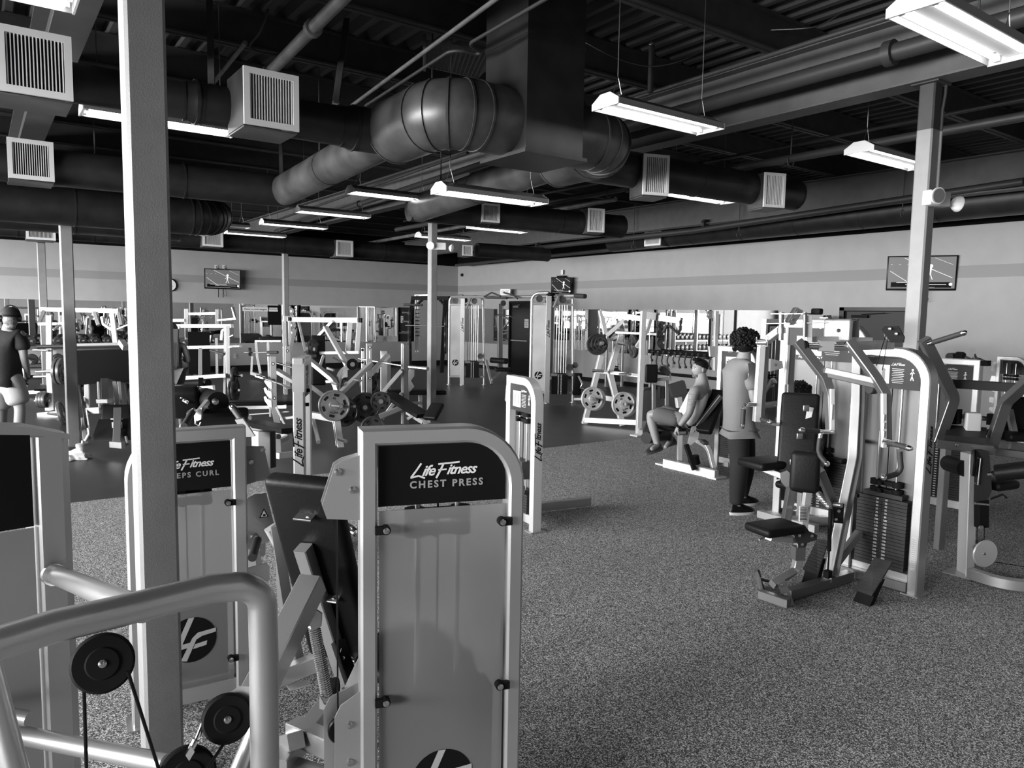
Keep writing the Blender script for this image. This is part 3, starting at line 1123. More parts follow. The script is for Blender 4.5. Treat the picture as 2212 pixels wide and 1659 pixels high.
def tower(root, W=.51, H=1.36, tw=.07, td=.095, R=.19, corner='R', view='back', name_word=None, side_word=0, stack_n=16, m='silver', hdr=.23, label_face=True, no_shroud=False, emblem=True, ez=.36, inc=None):
    """weight tower of a selectorized machine. viewer side is -y. tw: post width across the face, td: post depth"""
    y0 = -td / 2
    g = G(root, m=m)
    g.sweep(arch_pts(W, H, tw, R, corner), rect(tw, td, .008), up=(0, 1, 0))
    g.bar((-W / 2 + tw, 0, .09), (W / 2 - tw, 0, .09), td * .6, .08)
    g.out('frame')
    g = G(root, m='silver')
    for sx in (-1, 1):
        g.box((sx * (W / 2 - tw / 2), 0, .004), (tw + .05, td + .06, .008))
    g.out('foot_plate')
    a, b = -W / 2 + tw, W / 2 - tw
    zi = H - tw
    ri = max(R - tw, .03)
    def plate(z0, z1, rL, rR, yy, th, ins=.006):
        pts = [(a + ins, yy, z0), (b - ins, yy, z0)]
        if rR: pts += [(p.x, yy, p.z) for p in arc((b - ins - rR, yy, z1 - rR), rR, 0, 90, 7)]
        else: pts += [(b - ins, yy, z1)]
        if rL: pts += [(p.x, yy, p.z) for p in arc((a + ins + rL, yy, z1 - rL), rL, 90, 180, 7)]
        else: pts += [(a + ins, yy, z1)]
        return pts
    rL = ri if corner in ('L', 'both') else 0
    rR = ri if corner in ('R', 'both') else 0
    cx = (a + b) / 2
    if view == 'back':
        g = G(root, m='black')
        g.prism(plate(zi - hdr, zi - .006, rL, rR, y0 + .03, 0), (0, .012, 0)); g.out('header_panel')
        if name_word:
            g = G(root, m='white_ink')
            logo_word(g, (cx + .005, y0 + .0225, zi - hdr * .46), (1, 0, 0), (0, 0, 1), .052)
            g.use('grey_ink'); g.text(name_word, (cx + .01, y0 + .0225, zi - hdr * .68), (1, 0, 0), (0, 0, 1), .033, bold=.0009, sp=1.35)
            g.out('header_lettering')
        g = G(root, m='shroud_clear')
        g.box((cx, y0 + .022, (zi - hdr - .014 + .13) / 2), (b - a - .016, .005, zi - hdr - .014 - .13)); g.out('shroud')
        if emblem:
            g = G(root, m='black'); logo_disc(g, (cx, y0 + .0188, ez), (1, 0, 0), (0, 0, 1), .108); g.out('emblem')
        for z in (zi - hdr - .07, .62, .24):
            for sx in (-1, 1):
                g = G(root, m='matte_black'); xx = a + .008 if sx < 0 else b - .008
                g.box((xx, y0 - .004, z), (.034, .018, .026)); g.cyl((xx - sx * .018, y0 - .013, z), (xx - sx * .018, y0 + .012, z), .015, 14)
                bolt(g, (xx - sx * .018, y0 - .0135, z), (0, -1, 0), .011); g.out('shroud_clamp')
    else:
        g = G(root, m='placard')
        g.prism(plate(zi - hdr, zi - .006, rL, rR, y0 + .02, 0), (0, .008, 0)); g.out('placard')
        g = G(root, m='white_ink'); pw = b - a
        g.box((a + pw * .30, y0 + .0145, zi - hdr * .55), (pw * .36, .002, hdr * .6))
        g.use('grey_ink')
        for k in (-1, 1):
            g.box((a + pw * .30 + k * pw * .08, y0 + .013, zi - hdr * .60), (pw * .05, .002, hdr * .26)); g.cyl((a + pw * .30 + k * pw * .08, y0 + .012, zi - hdr * .42), (a + pw * .30 + k * pw * .08, y0 + .014, zi - hdr * .42), hdr * .06, 10)
        g.use('white_ink')
        logo_word(g, (a + pw * .62, y0 + .0145, zi - hdr * .22), (1, 0, 0), (0, 0, 1), hdr * .10)
        for k in range(9):
            g.box((a + pw * .62, y0 + .0145, zi - hdr * (.36 + .055 * k)), (pw * (.20 - .03 * (k % 3 == 2)), .001, .0035))
        # small line figure
        fx, fz = a + pw * .86, zi - hdr * .50
        g.cyl((fx, y0 + .013, fz + hdr * .14), (fx, y0 + .0155, fz + hdr * .14), hdr * .035, 10)
        for p_, q_ in (((0, .10), (-.01, -.06)), ((0, .08), (-.07, .0)), ((0, .08), (.06, .02)), ((-.01, -.06), (-.05, -.2)), ((-.01, -.06), (.04, -.2))):
            g.bar((fx + p_[0] * hdr, y0 + .0145, fz + p_[1] * hdr), (fx + q_[0] * hdr, y0 + .0145, fz + q_[1] * hdr), .003, hdr * .035, up=(0, 0, 1), b=.0005)
        g.out('placard_print')
        if not no_shroud:
            g = G(root, m='shroud_front'); g.box((cx, -y0 - .02, (zi - hdr + .13) / 2), (b - a - .016, .005, zi - hdr - .14)); g.out('shroud')
    # stack, rods and pulley housing inside
    yc = 0.07 if view == 'back' else 0
    d_ = .10
    if view != 'back': yc = -.005
    if stack_n:
        stack(root, cx, yc, (b - a) * .86, d_, .14, stack_n, .025, lab=(view != 'back' and label_face), face=-1)
    g = G(root, m='steel')
    top = zi - hdr * (.2 if view == 'back' else 1.0)
    for sx in (-1, 1): g.cyl((cx + sx * .07, yc, .14), (cx + sx * .07, yc, top), .010, 10)
    g.out('guide_rod')
    g = G(root, m='black'); g.cyl((cx, yc, .5), (cx, yc, top + .02), .0035, 6); g.out('cable')
    g = G(root, m='matte_black'); zz = inc or (.14 + .025 * stack_n + (.36 if view == 'back' else .045))
    for k in (0, .055):
        g.box((cx, yc, zz + k), (.17, .05, .03)); g.cyl((cx - .08, yc, zz + k - .02), (cx - .08, yc, zz + k + .02), .036, 14); g.cyl((cx + .08, yc, zz + k - .02), (cx + .08, yc, zz + k + .02), .036, 14)
        g.cyl((cx - .02, yc - .06, zz + k), (cx - .02, yc, zz + k), .014, 10)
    g.out('increment_weight')
    if side_word:
        g = G(root, m='black'); sx = 1 if side_word > 0 else -1
        zc = H * .60

        # reads upward on the post's outer side
        rt = (0, 0, 1); up = (0, -1, 0) if sx > 0 else (0, 1, 0)
        # normal must point out: rt x up
        n_ = V(rt).cross(V(up))
        logo_word(g, (sx * (W / 2 + .0008), 0, zc), rt, up, .078 if td > .08 else .07, 'black')
        g.out('side_lettering')


PLATES = {}


def plate_thing(label, c, axis_deg, r=.225, t=.035, m='plate_grey', group='weight plates', tilt=0.0, spin=0.0, word='45'):
    """weight plate whose axis runs level along compass heading axis_deg"""
    r, t = r * GSC, t * GSC
    key = (round(r, 3), m, word, round(t, 3))
    if key not in PLATES:
        o = thing('weight_plate', label, 'weight plate', c, 0, group)
        g = G(o, m=m)
        pr = [(-t / 2, .026), (-t / 2, r * .30), (-t * .3, r * .33), (-t * .3, r * .86), (-t / 2, r * .9), (-t / 2, r * .975), (-t * .35, r), (t * .35, r), (t / 2, r * .975), (t / 2, r * .9), (t * .3, r * .86), (t * .3, r * .33), (t / 2, r * .30), (t / 2, .026)]
        g.lathe((0, 0, 0), (1, 0, 0), pr, 40); g.out('disc')
        g = G(o, m='black')
        for k in range(6):
            a = 2 * PI * k / 6 + .3
            er = V((0, math.cos(a), math.sin(a))); et = V((0, -math.sin(a), math.cos(a)))
            for sx in (-1, 1):
                q = er * r * .68 + V((sx * t * .31, 0, 0))
                pts = [q + et * (r * .17 * u_) + er * (r * .085 * v_) for u_, v_ in ((-1, -.6), (-.8, -1), (.8, -1), (1, -.6), (1, .6), (.8, 1), (-.8, 1), (-1, .6))]
                g.prism(pts, (.002, 0, 0))
        g.out('grip_slot')
        g = G(o, m='black')
        for sx in (-1, 1):
            xx = sx * (t * .3 + .001)
            rt = V((0, -1, 0)) if sx < 0 else V((0, 1, 0))
            g.text(word, (xx, 0, r * .46), rt, (0, 0, 1), r * .22, bold=.001)
            g.text('YORK', (xx, 0, -r * .46), rt, (0, 0, 1), r * .2, bold=.001)
        g.out('plate_lettering')
        g = G(o, m='steel'); g.lathe((0, 0, 0), (1, 0, 0), [(-t / 2 - .002, .026), (-t / 2 - .002, .034), (t / 2 + .002, .034), (t / 2 + .002, .026)], 20); g.out('hub_ring')
        PLATES[key] = o
    else:
        o = dup(PLATES[key], c, None, label, group)
    o.rotation_mode = 'XYZ'
    # local x -> heading; spin about own axis
    d = hdv(axis_deg)
    Rm = Matrix.Rotation(frame_rz(axis_deg), 3, 'Z') @ Matrix.Rotation(-tilt, 3, 'Y') @ Matrix.Rotation(spin, 3, 'X')
    o.rotation_euler = Rm.to_euler()
    o['label'] = label
    return o
# ------------------------------------------------------------------ chest press machine (nearest, with wordmark)
cl, cr = V((0.985, 2.205, 0)), V((1.513, 2.038, 0))
c0 = (cl + cr) / 2
CP = thing('chest_press_machine', 'silver chest press machine with black CHEST PRESS header and leaning black back pad', 'exercise machine', c0, math.atan2(cr.y - cl.y, cr.x - cl.x))
tower(CP, W=.553, H=1.53, tw=.054, td=.085, R=.18, corner='R', view='back', name_word='CHEST PRESS', stack_n=18, hdr=.205, emblem=True, ez=.30, inc=1.16)
# gusset plates on the window side of the tower
g = G(CP, m='silver')
for yy, dx in ((-.026, 0), (.026, -.006)):
    g.prism([(-.276, yy, 1.445), (-.33, yy, 1.43), (-.355, yy, 1.415), (-.395, yy, 1.29), (-.38, yy, 1.245), (-.276, yy, 1.235)], (0, .005, 0))
bolt(g, (-.345, -.03, 1.395), (0, -1, 0), .012); bolt(g, (-.30, -.03, 1.335), (0, -1, 0), .012)
g.out('pulley_bracket')
g = G(CP, m='silver')
for yy, dx in ((-.026, 0), (.036, -.03)):
    g.prism([(-.276, yy, .66), (-.34 + dx, yy, .62), (-.36 + dx, yy, .58), (-.36 + dx, yy, .1), (-.276, yy, .1)], (0, .005, 0))
for z in (.55, .42, .2): bolt(g, (-.31, -.03, z), (0, -1, 0), .012)
g.out('pulley_bracket')
g = G(CP, m='black'); disc(g, (-.33, 0.005, .52), (0, 1, 0), .05, .02); disc(g, (-.325, 0, 1.33), (0, 1, 0), .045, .02); g.out('pulley')
g = G(CP, m='black'); g.cyl((-.347, 0, .5), (-.347, 0, 1.34), .003, 6); g.out('cable')
# back pad
wd = hdv(143); ldn = (hdv(64) * .30 + V((0, 0, -.80))).normalized()
T0 = P(636, 1034, 2.72)
pc = T0 + ldn * .43
g = G(CP, True, 'vinyl'); R_ = pad(g, pc, .30, .88, .075, wd, ldn, .03); g.out('back_pad')
nb = V((R_[0][2], R_[1][2], R_[2][2]))
if nb.dot(V((0, 0, 1.9)) - pc) < 0: nb = -nb
bk = pc + nb * .05
g = G(CP, True, 'silver')
g.bar(bk - ldn * .17 + nb * .02, bk + ldn * .62 + nb * .02, .055, .055, up=wd)
g.out('pad_spine')
g = G(CP, True, 'silver')
for s_, t_ in ((.08, 1), (.08, -1), (-.30, 1), (.38, 1)):
    g.bar(bk + ldn * s_ - wd * .02 * 0, bk + ldn * s_ + wd * t_ * .075, .008, .05, up=nb)
    bolt(g, bk + ldn * s_ + wd * t_ * .055 + nb * .006, nb, .01)
g.out('pad_bracket')
top = bk + ldn * .20 + nb * .05
low = P(575, 1480, 2.2)
g = G(CP, True, 'silver')
g.bar(P(676, 1258, 2.66), P(540, 1530, 2.25), .085, .085)
g.out('rear_strut')
# second strut behind, seat post
g = G(CP, True, 'platinum'); g.path([P(585, 1140, 3.2), P(660, 1275, 3.3), P(700, 1420, 3.25)], .05, .05); g.out('press_arm')
g = G(CP, True, 'silver'); g.path([P(600, 1135, 3.15), P(616, 1300, 3.15), P(640, 1420, 3.2)], .05, .05); g.out('press_arm')
grip(CP, P(722, 1125, 3.2), P(765, 1150, 3.05), .022)
grip(CP, P(545, 1205, 3.3), P(556, 1165, 3.5), .02)
# spring and adjuster
a, b = P(678, 1350, 2.62), P(706, 1502, 2.62)
g = G(CP, True, 'chrome')
pts = []
ax = (b - a).normalized(); e1 = ax.orthogonal().normalized(); e2 = ax.cross(e1)
N = 34
for i in range(N * 8 + 1):
    an = 2 * PI * i / 8
    pts.append(a + (b - a) * (i / (N * 8)) + (e1 * math.cos(an) + e2 * math.sin(an)) * .020)
g.tube(pts, .0036, 5); g.out('coil_spring')
g = G(CP, True, 'silver')
g.prism([P(668, 1345, 2.6), P(684, 1317, 2.6), P(696, 1325, 2.6), P(694, 1352, 2.6), P(674, 1362, 2.6)], (.006, .01, 0))
g.prism([P(690, 1500, 2.6), P(700, 1520, 2.6), P(722, 1525, 2.6), P(725, 1500, 2.6), P(742, 1490, 2.6), P(775, 1420, 2.55), P(782, 1424, 2.55), P(782, 1500, 2.55), P(740, 1540, 2.6), P(690, 1530, 2.6)], (.004, .01, 0))
bolt(g, P(742, 1490, 2.57), (-.3, -.9, .1), .01)
g.out('adjuster_bracket')
g = G(CP, True, 'matte_black')
g.bar(P(730, 1385, 2.75), P(790, 1560, 2.6), .05, .03)
g.cyl(P(700, 1485, 2.7), P(730, 1480, 2.7), .03, 16)
g.out('seat_slide')
g = G(CP, True, 'white_ink')
for k in range(7): g.text(str(k + 1), P(736 + k * 6.2, 1405 + k * 18, 2.70), _r - .3 * _u, _u + _r * .3, .022)
g.out('slide_number')
# base frame
g = G(CP, True, 'silver')
z = .06
g.bar(Zp(600, 1660, .25), Zp(720, 1510, .25), .07, .07)
g.bar(Zp(632, 1575, .30), Zp(735, 1620, .30), .07, .08)
g.bar(Zp(600, 1655, .2), Zp(790, 1720, .2), .07, .08)
g.out('base_frame')
g = G(CP, True, 'silver'); g.path([Zp(560, 1640, .0) + V((0, 0, .05)), P(640, 1600, 2.6)], .06, .06); g.out('base_rail')
g = G(CP, True, 'silver')
pa = [P(540, 1472, 3.05), P(600, 1465, 3.1), P(660, 1440, 3.15), P(700, 1425, 3.15)]
g.sweep(pa, rect(.06, .075, .006)); g.box(P(645, 1480, 3.05), (.09, .05, .006)); g.out('curved_base_rail')
g = G(CP, True, 'vinyl'); sc_ = c0 + hdv(18) * .62; g.rbox((sc_.x, sc_.y, .46), (.42, .42, .07), .03); g.out('seat_pad')

# ------------------------------------------------------------------ biceps curl machine
bl, br = V((.508, 3.633, 0)), V((1.018, 3.585, 0))
BC = thing('biceps_curl_machine', 'silver biceps curl machine behind the front column, black header reading BICEPS CURL', 'exercise machine', (bl + br) / 2, math.atan2(br.y - bl.y, br.x - bl.x))
tower(BC, W=.512, H=1.357, tw=.062, td=.09, R=.19, corner='L', view='back', name_word='BICEPS CURL', stack_n=16, hdr=.225, inc=1.0)
g = G(BC, m='silver_dk')
g.prism([(.256, -.02, 1.26), (.34, -.02, 1.25), (.37, -.02, 1.10), (.256, -.02, 1.07)], (0, .006, 0))
bolt(g, (.335, -.024, 1.235), (0, -1, 0), .012); bolt(g, (.28, -.024, 1.18), (0, -1, 0), .012)
g.prism([(.262, -.01, 1.0), (.30, -.01, 1.02), (.35, -.01, 1.02), (.40, -.01, .79), (.262, -.01, .75)], (0, .008, 0))
g.prism([(.262, -.01, .66), (.35, -.01, .67), (.36, -.01, .65), (.36, -.01, .58), (.262, -.01, .56)], (0, .008, 0))
g.prism([(.262, -.01, .50), (.33, -.01, .50), (.355, -.01, .48), (.34, -.01, .44), (.262, -.01, .41)], (0, .008, 0))
bolt(g, (.30, -.016, .465), (0, -1, 0), .009); bolt(g, (.335, -.016, .47), (0, -1, 0), .009)
g.out('mounting_plate')
g = G(BC, m='black'); g.prism([(.315, -.0155, .90), (.36, -.0155, .90), (.3375, -.0155, .945)], (0, .001, 0)); g.use('white_ink'); g.prism([(.322, -.0165, .904), (.353, -.0165, .904), (.3375, -.0165, .936)], (0, .001, 0)); g.use('black'); g.box((.338, -.0175, .912), (.012, .001, .010)); g.out('warning_triangle')
g = G(BC, True, 'placard'); g.rbox(P(577, 970, 4.0), (.045, .09, .2), .006, Matrix.Rotation(.5, 3, 'Z')); g.out('pivot_housing')
g = G(BC, True, 'silver'); g.rbox(P(561, 968, 4.02), (.03, .09, .19), .004, Matrix.Rotation(.5, 3, 'Z')); g.out('pivot_cheek')
g = G(BC, True, 'silver_dk'); g.prism([P(508, 906, 3.9), P(525, 903, 3.9), P(552, 942, 3.9), P(530, 942, 3.9)], hdv(20) * .05); g.out('curl_lever')
grip(BC, P(524, 910, 3.95), P(503, 881, 4.0), .018)
grip(BC, P(398, 920, 3.95), P(416, 889, 4.1), .018)
g = G(BC, True, 'silver'); g.prism([P(420, 886, 4.15), P(438, 880, 4.15), P(436, 905, 4.15), P(422, 912, 4.15)], hdv(30) * .03); g.bar(P(430, 890, 4.2), P(448, 868, 4.3), .03, .03); g.tube([P(424, 908, 4.1), P(422, 915, 4.1), P(430, 920, 4.1), P(434, 912, 4.1)], .004, 6); g.out('curl_lever')
g = G(BC, True, 'vinyl'); pad(g, P(402, 869, 4.5), .17, .22, .09, hdv(110), V((.3, .2, -.5)), .035); g.out('elbow_pad')
g = G(BC, True, 'chrome'); 
for dx, dy in ((-6, -5), (0, 0), (6, 5)): bolt(g, P(398 + dx, 864 + dy, 4.43), (-.4, -.9, .2), .008)
g.bar(P(390, 860, 4.44), P(407, 870, 4.44), .02, .004, up=(.4, .9, 0)); g.out('pad_bracket')
g = G(BC, True, 'vinyl'); g.tube([P(444, 859, 4.6), P(471, 869, 4.35)], .062, 20); g.out('roller_pad')
g = G(BC, True, 'steel'); q = P(464, 867, 4.30); g.lathe(q, (q - P(444, 859, 4.6)).normalized(), [(0, .018), (.03, .018), (.036, .004)], 14); g.out('roller_cap')
g = G(BC, True, 'silver')
g.path([P(545, 1105, 3.95), P(560, 1130, 4.0), P(560, 1200, 4.0)], .05, .05)
g.path([P(540, 1180, 3.85), P(560, 1250, 4.1), P(600, 1390, 4.0)], .06, .06)
g.bar(Zp(300, 1500, .06), Zp(640, 1420, .06), .07, .07)
g.out('base_frame')
g = G(BC, True, 'vinyl'); pad(g, P(470, 905, 4.35), .34, .2, .06, hdv(100), V((0, .3, -.2)), .025); g.out('arm_pad')

# ------------------------------------------------------------------ pulldown machine at the frame edge
MR = P(112, 1300, 2.32); MR.z = 0
PM = thing('cable_machine', 'silver tube framed cable machine at the near edge, black header, two black pulleys', 'exercise machine', MR)
hw = hdv(80.6)
L_ = MR - hw * .62
fn = hdv(170.6)
g = G(PM, True, 'silver')
g.sweep([MR, MR + V((0, 0, 1.50))], rect(.112, .12, .03), up=fn)
g.sweep([L_, L_ + V((0, 0, 1.58))], rect(.112, .12, .03), up=fn)
g.prism([MR + hw * .056 + V((0, 0, 1.485)), MR + hw * .056 + V((0, 0, 1.50)), MR - hw * .056 + V((0, 0, 1.535)), L_ + V((0, 0, 1.60)), L_ + V((0, 0, 1.575)), MR - hw * .05 + V((0, 0, 1.51))], fn * .124)
g.out('frame')
g = G(PM, True, 'black')
def fp(a, z): return MR - hw * a + fn * .05 + V((0, 0, z))
g.prism([fp(.052, 1.225), fp(.56, 1.225), fp(.56, 1.57), fp(.052, 1.51)], fn * .012); g.out('header_panel')
g = G(PM, True, 'shroud'); g.prism([fp(.052, .1), fp(.56, .1), fp(.56, 1.22), fp(.052, 1.22)], fn * .008); g.out('shroud')
g = G(PM, True, 'silver')
arch = [(-150, 1436, 1.38), (120, 1352, 1.52), (250, 1322, 1.60), (455, 1272, 1.74), (566, 1262, 1.80), (570, 1420, 1.80), (573, 1800, 1.80)]
g.sweep(fillet(Ps(arch), {4: .16}, 9), circ(.0355, 18), up=(0, 0, 1)); g.out('arm_tube')
g = G(PM, True, 'silver'); g.tube([P(118, 1240, 2.30), P(310, 1318, 1.68)], .030, 18); g.out('cross_tube')
g = G(PM, True, 'silver'); g.tube([P(45, 1588, 2.15), P(360, 1650, 1.95)], .027, 16); g.tube([P(-60, 1530, 2.1), P(62, 1552, 2.1)], .022, 14); g.tube([P(-40, 1380, 1.75), P(48, 1720, 1.7)], .028, 16); g.tube([P(560, 1560, 1.85), P(505, 1690, 1.8)], .024, 14); g.out('base_tube')
g = G(PM, True, 'chrome')
for a_, b_, r_ in (((112, 1240, 2.28), (118, 1242, 2.26), .034), ((560, 1610, 1.84), (556, 1600, 1.83), .028)):
    g.tube([P(*a_), P(*b_)], r_, 16)
g.out('weld_bead')
axp = (V((0, 0, 1.9)) - P(222, 1430, 1.6)); axp = (hdv(200) + V((0, 0, .25))).normalized()
axp = (hdv(188) + V((0, 0, .30))).normalized()
for (x, y, gd, r_) in ((222, 1432, 1.62, .066), (490, 1552, 1.78, .060), (405, 1672, 1.72, .066)):
    c = P(x, y, gd)
    g = G(PM, True, 'matte_black'); disc(g, c, axp, r_, .026, n=40); g.out('pulley')
    g = G(PM, True, 'steel'); bolt(g, c + axp * .014, axp, .009); g.out('pulley_bolt')
g = G(PM, True, 'silver')
c = P(222, 1432, 1.65)
for k in (-.02, .02):
    g.prism([P(178, 1385, 1.655) + axp * k, P(262, 1360, 1.655) + axp * k, P(275, 1430, 1.655) + axp * k, P(222, 1470, 1.655) + axp * k, P(170, 1440, 1.655) + axp * k], axp * .004) if k < 0 else None
for k in (-.018,):
    g.prism([P(550, 1486, 1.80) + axp * k, P(520, 1484, 1.80) + axp * k, P(470, 1520, 1.80) + axp * k, P(480, 1570, 1.80) + axp * k, P(550, 1552, 1.80) + axp * k], axp * .004)
g.out('pulley_bracket')
g = G(PM, True, 'black')
g.cyl(P(181, 1478, 1.62), P(190, 1760, 1.62), .004, 8); g.cyl(P(276, 1450, 1.62), P(352, 1690, 1.70), .004, 8); g.cyl(P(493, 1592, 1.77), P(448, 1660, 1.72), .004, 8)
g.out('cable')
g = G(PM, True, 'chrome'); g.cyl(P(440, 1560, 1.76), P(420, 1610, 1.73), .006, 10); g.cyl(P(424, 1598, 1.73), P(408, 1628, 1.72), .009, 10)
g.prism([P(400, 1630, 1.70), P(412, 1610, 1.70), P(420, 1622, 1.70), P(408, 1642, 1.70)], axp * .02); g.out('cable_clevis')
# ------------------------------------------------------------------ seated row machine (right of the aisle)
W_ = .56
RC = V((5.27, 2.405 + W_ / 2, 0))
RW = thing('row_machine', 'silver row machine with tall rounded tower, numbered weight stack and ribbed foot plates', 'exercise machine', RC, frame_rz(180))
tower(RW, W=W_, H=1.715, tw=.07, td=.12, R=.2, corner='R', view='front', side_word=1, stack_n=20, hdr=.22)
g = G(RW, m='paper'); g.box((W_ / 2 - .035, -.0605, .30), (.035, .001, .24)); g.use('grey_ink')
for k in range(14): g.box((W_ / 2 - .035, -.0615, .20 + .015 * k), (.026, .0008, .004))
g.out('warning_decal')
g = G(RW, True, 'placard'); g.prism([P(1905, 712, 5.0), P(1912, 704, 5.0), P(1940, 704, 5.0), P(1954, 728, 5.0), P(1952, 740, 5.0), P(1925, 740, 5.0)], hdv(90) * .012)
g.prism([P(1911, 712, 5.1), P(1918, 704, 5.1), P(1940, 704, 5.1), P(1954, 728, 5.1), P(1952, 740, 5.1), P(1925, 740, 5.1)], hdv(90) * .012)
bolt(g, P(1922, 710, 4.98), (-1, 0, 0)); bolt(g, P(1936, 721, 4.98), (-1, 0, 0)); g.out('pulley_bracket')
g = G(RW, True, 'black'); disc(g, P(1926, 722, 5.05), hdv(90), .05, .02); g.cyl(P(1914, 722, 5.02), P(1893, 790, 5.0), .003, 6); g.cyl(P(1919, 724, 5.02), P(1906, 800, 5.0), .003, 6); g.out('cable_pulley')
# top beam and pivot shaft
g = G(RW, True, 'silver'); g.bar(P(1800, 748, 4.98), P(1925, 745, 5.1), .06, .06); g.out('top_beam')
g = G(RW, True, 'steel'); g.cyl(P(1735, 747, 4.9), P(1840, 752, 4.85), .022, 18); g.out('pivot_shaft')
g = G(RW, True, 'silver'); g.bar(P(1768, 747, 4.9), P(1800, 748, 4.88), .075, .07); g.out('pivot_block')
g = G(RW, True, 'matte_black'); disc(g, P(1737, 748, 4.9), hdv(115), .038, .03); disc(g, P(1833, 748, 4.87), hdv(115), .034, .03); g.out('pivot_bearing')
g = G(RW, True, 'silver_dk')
g.path(Ps([(1722, 737, 4.9), (1780, 812, 4.85), (1793, 850, 4.85), (1796, 934, 4.85)]), .06, .05, .14, up=hdv(25), n=6)
g.out('row_lever')
g = G(RW, True, 'silver_dk')
g.path(Ps([(1834, 738, 4.85), (1893, 818, 4.72), (1912, 850, 4.70), (1914, 964, 4.70)]), .06, .05, .14, up=hdv(25), n=6)
g.out('row_lever')
g = G(RW, True, 'platinum')
g.path(Ps([(1797, 840, 4.825), (1797, 936, 4.825)]), .03, .03); g.path(Ps([(1909, 850, 4.67), (1909, 966, 4.67)]), .03, .03); g.out('lever_trim')
g = G(RW, True, 'platinum'); g.bar(P(1783, 799, 4.85), P(1893, 823, 4.74), .07, .035); g.out('lever_crossbar')  # paler bar imitates light on the crossbar's top
g = G(RW, True, 'silver_dk'); g.bar(P(1784, 809, 4.86), P(1893, 834, 4.75), .06, .03); g.out('lever_crossbar')
g = G(RW, True, 'placard'); disc(g, P(1884, 838, 4.8), hdv(110), .04, .05); g.prism([P(1868, 815, 4.8), P(1900, 822, 4.8), P(1902, 845, 4.8), P(1885, 850, 4.8)], hdv(110) * .02); g.out('cam_pulley')
g = G(RW, True, 'paper')
for k in range(3): g.box(P(1909, 902 + 18 * k, 4.645), (.002, .022, .04), Matrix.Rotation(-.9, 3, 'Z'))
g.box(P(1797, 890, 4.80), (.002, .018, .10), Matrix.Rotation(-.9, 3, 'Z')); g.out('warning_decal')
g = G(RW, True, 'chrome'); g.tube(Ps([(1797, 932, 4.82), (1790, 933, 4.78), (1768, 932, 4.72)]), .014, 12); g.tube(Ps([(1778, 933, 4.75), (1772, 936, 4.73), (1771, 948, 4.73)]), .014, 12)
g.tube(Ps([(1910, 956, 4.66), (1912, 952, 4.6), (1930, 956, 4.5)]), .015, 12); g.tube(Ps([(1942, 970, 4.5), (1943, 975, 4.5)]), .016, 12); g.out('handle_elbow')
grip(RW, P(1768, 932, 4.72), P(1732, 929, 4.66), .016); 
g = G(RW, True, 'rubber'); g.tube(Ps([(1771, 946, 4.73), (1768, 972, 4.73), (1772, 985, 4.72), (1785, 1001, 4.68)]), .016, 12, .04)
g.tube(Ps([(1943, 975, 4.5), (1946, 1012, 4.5), (1938, 1024, 4.5), (1911, 1031, 4.45)]), .017, 12, .04); g.out('curved_grip')
g = G(RW, True, 'chrome'); g.ball(P(1786, 1002, 4.67), .018); g.ball(P(1909, 1031, 4.44), .019); g.out('grip_cap')
grip(RW, P(1920, 956, 4.56), P(1964, 968, 4.40), .017)
# mast, seat and chest pad
g = G(RW, True, 'platinum')
g.path(Ps([(1850, 765, 5.25), (1848, 870, 5.25), (1842, 985, 5.22), (1786, 1256, 5.12)]), .055, .035, .3, up=hdv(60), n=5)
g.out('mast_lit_face')  # paler bar stands for the mast's lit face, dark bar for its shaded side
g = G(RW, True, 'silver_dk')
g.path(Ps([(1860, 765, 5.31), (1858, 870, 5.31), (1853, 985, 5.29), (1798, 1258, 5.19)]), .062, .09, .3, up=hdv(60), n=5)
g.bar(P(1800, 1225, 5.25), P(1856, 1150, 5.3), .05, .05)
g.out('mast')
g = G(RW, True, 'silver_dk'); g.bar(P(1770, 1015, 5.0), P(1802, 1092, 5.12), .05, .06, up=hdv(30)); g.out('pad_arm')
g = G(RW, True, 'vinyl'); pad(g, P(1739, 1019, 4.95), .19, .28, .08, hdv(150), V((0, 0, 1)) + hdv(60) * .08, .035)
g.out('chest_pad')
g = G(RW, True, 'vinyl'); pad(g, P(1674, 1140, 4.93), .24, .34, .06, hdv(10), hdv(100), .025); g.out('seat_pad')
g = G(RW, True, 'silver'); g.bar(P(1660, 1160, 4.9), P(1715, 1165, 5.0), .06, .04); g.bar(P(1652, 1160, 4.85), P(1640, 1166, 4.8), .01, .01); g.out('seat_carrier')
g = G(RW, True, 'placard'); g.prism([P(1722, 1136, 4.95), P(1738, 1134, 4.95), P(1748, 1148, 4.95), P(1765, 1155, 4.95), P(1764, 1166, 4.95), P(1744, 1172, 4.95), P(1738, 1186, 4.95), P(1726, 1183, 4.95), P(1716, 1156, 4.95)], hdv(40) * .012)
for x, y in ((1733, 1142), (1754, 1158), (1727, 1157), (1733, 1176)): bolt(g, P(x, y, 4.93), hdv(215))
g.out('pivot_plate')
g = G(RW, True, 'silver'); g.path(Ps([(1728, 1150, 5.0), (1722, 1215, 5.0), (1718, 1232, 5.0), (1668, 1262, 4.9)]), .055, .05, .05, up=hdv(120)); g.out('seat_post')
g = G(RW, True, 'silver_dk'); g.box(P(1724, 1194, 4.95), (.07, .07, .09), Matrix.Rotation(-.5, 3, 'Z')); g.out('post_collar')
g = G(RW, True, 'silver_dk'); za = .045
g.bar(Zp(1700, 1284, za), Zp(1835, 1243, za), .07, .07); g.bar(Zp(1807, 1226, za), Zp(1960, 1268, za), .06, .07); g.bar(Zp(1642, 1283, za), Zp(1704, 1304, za), .05, .06)
g.out('base_rail')
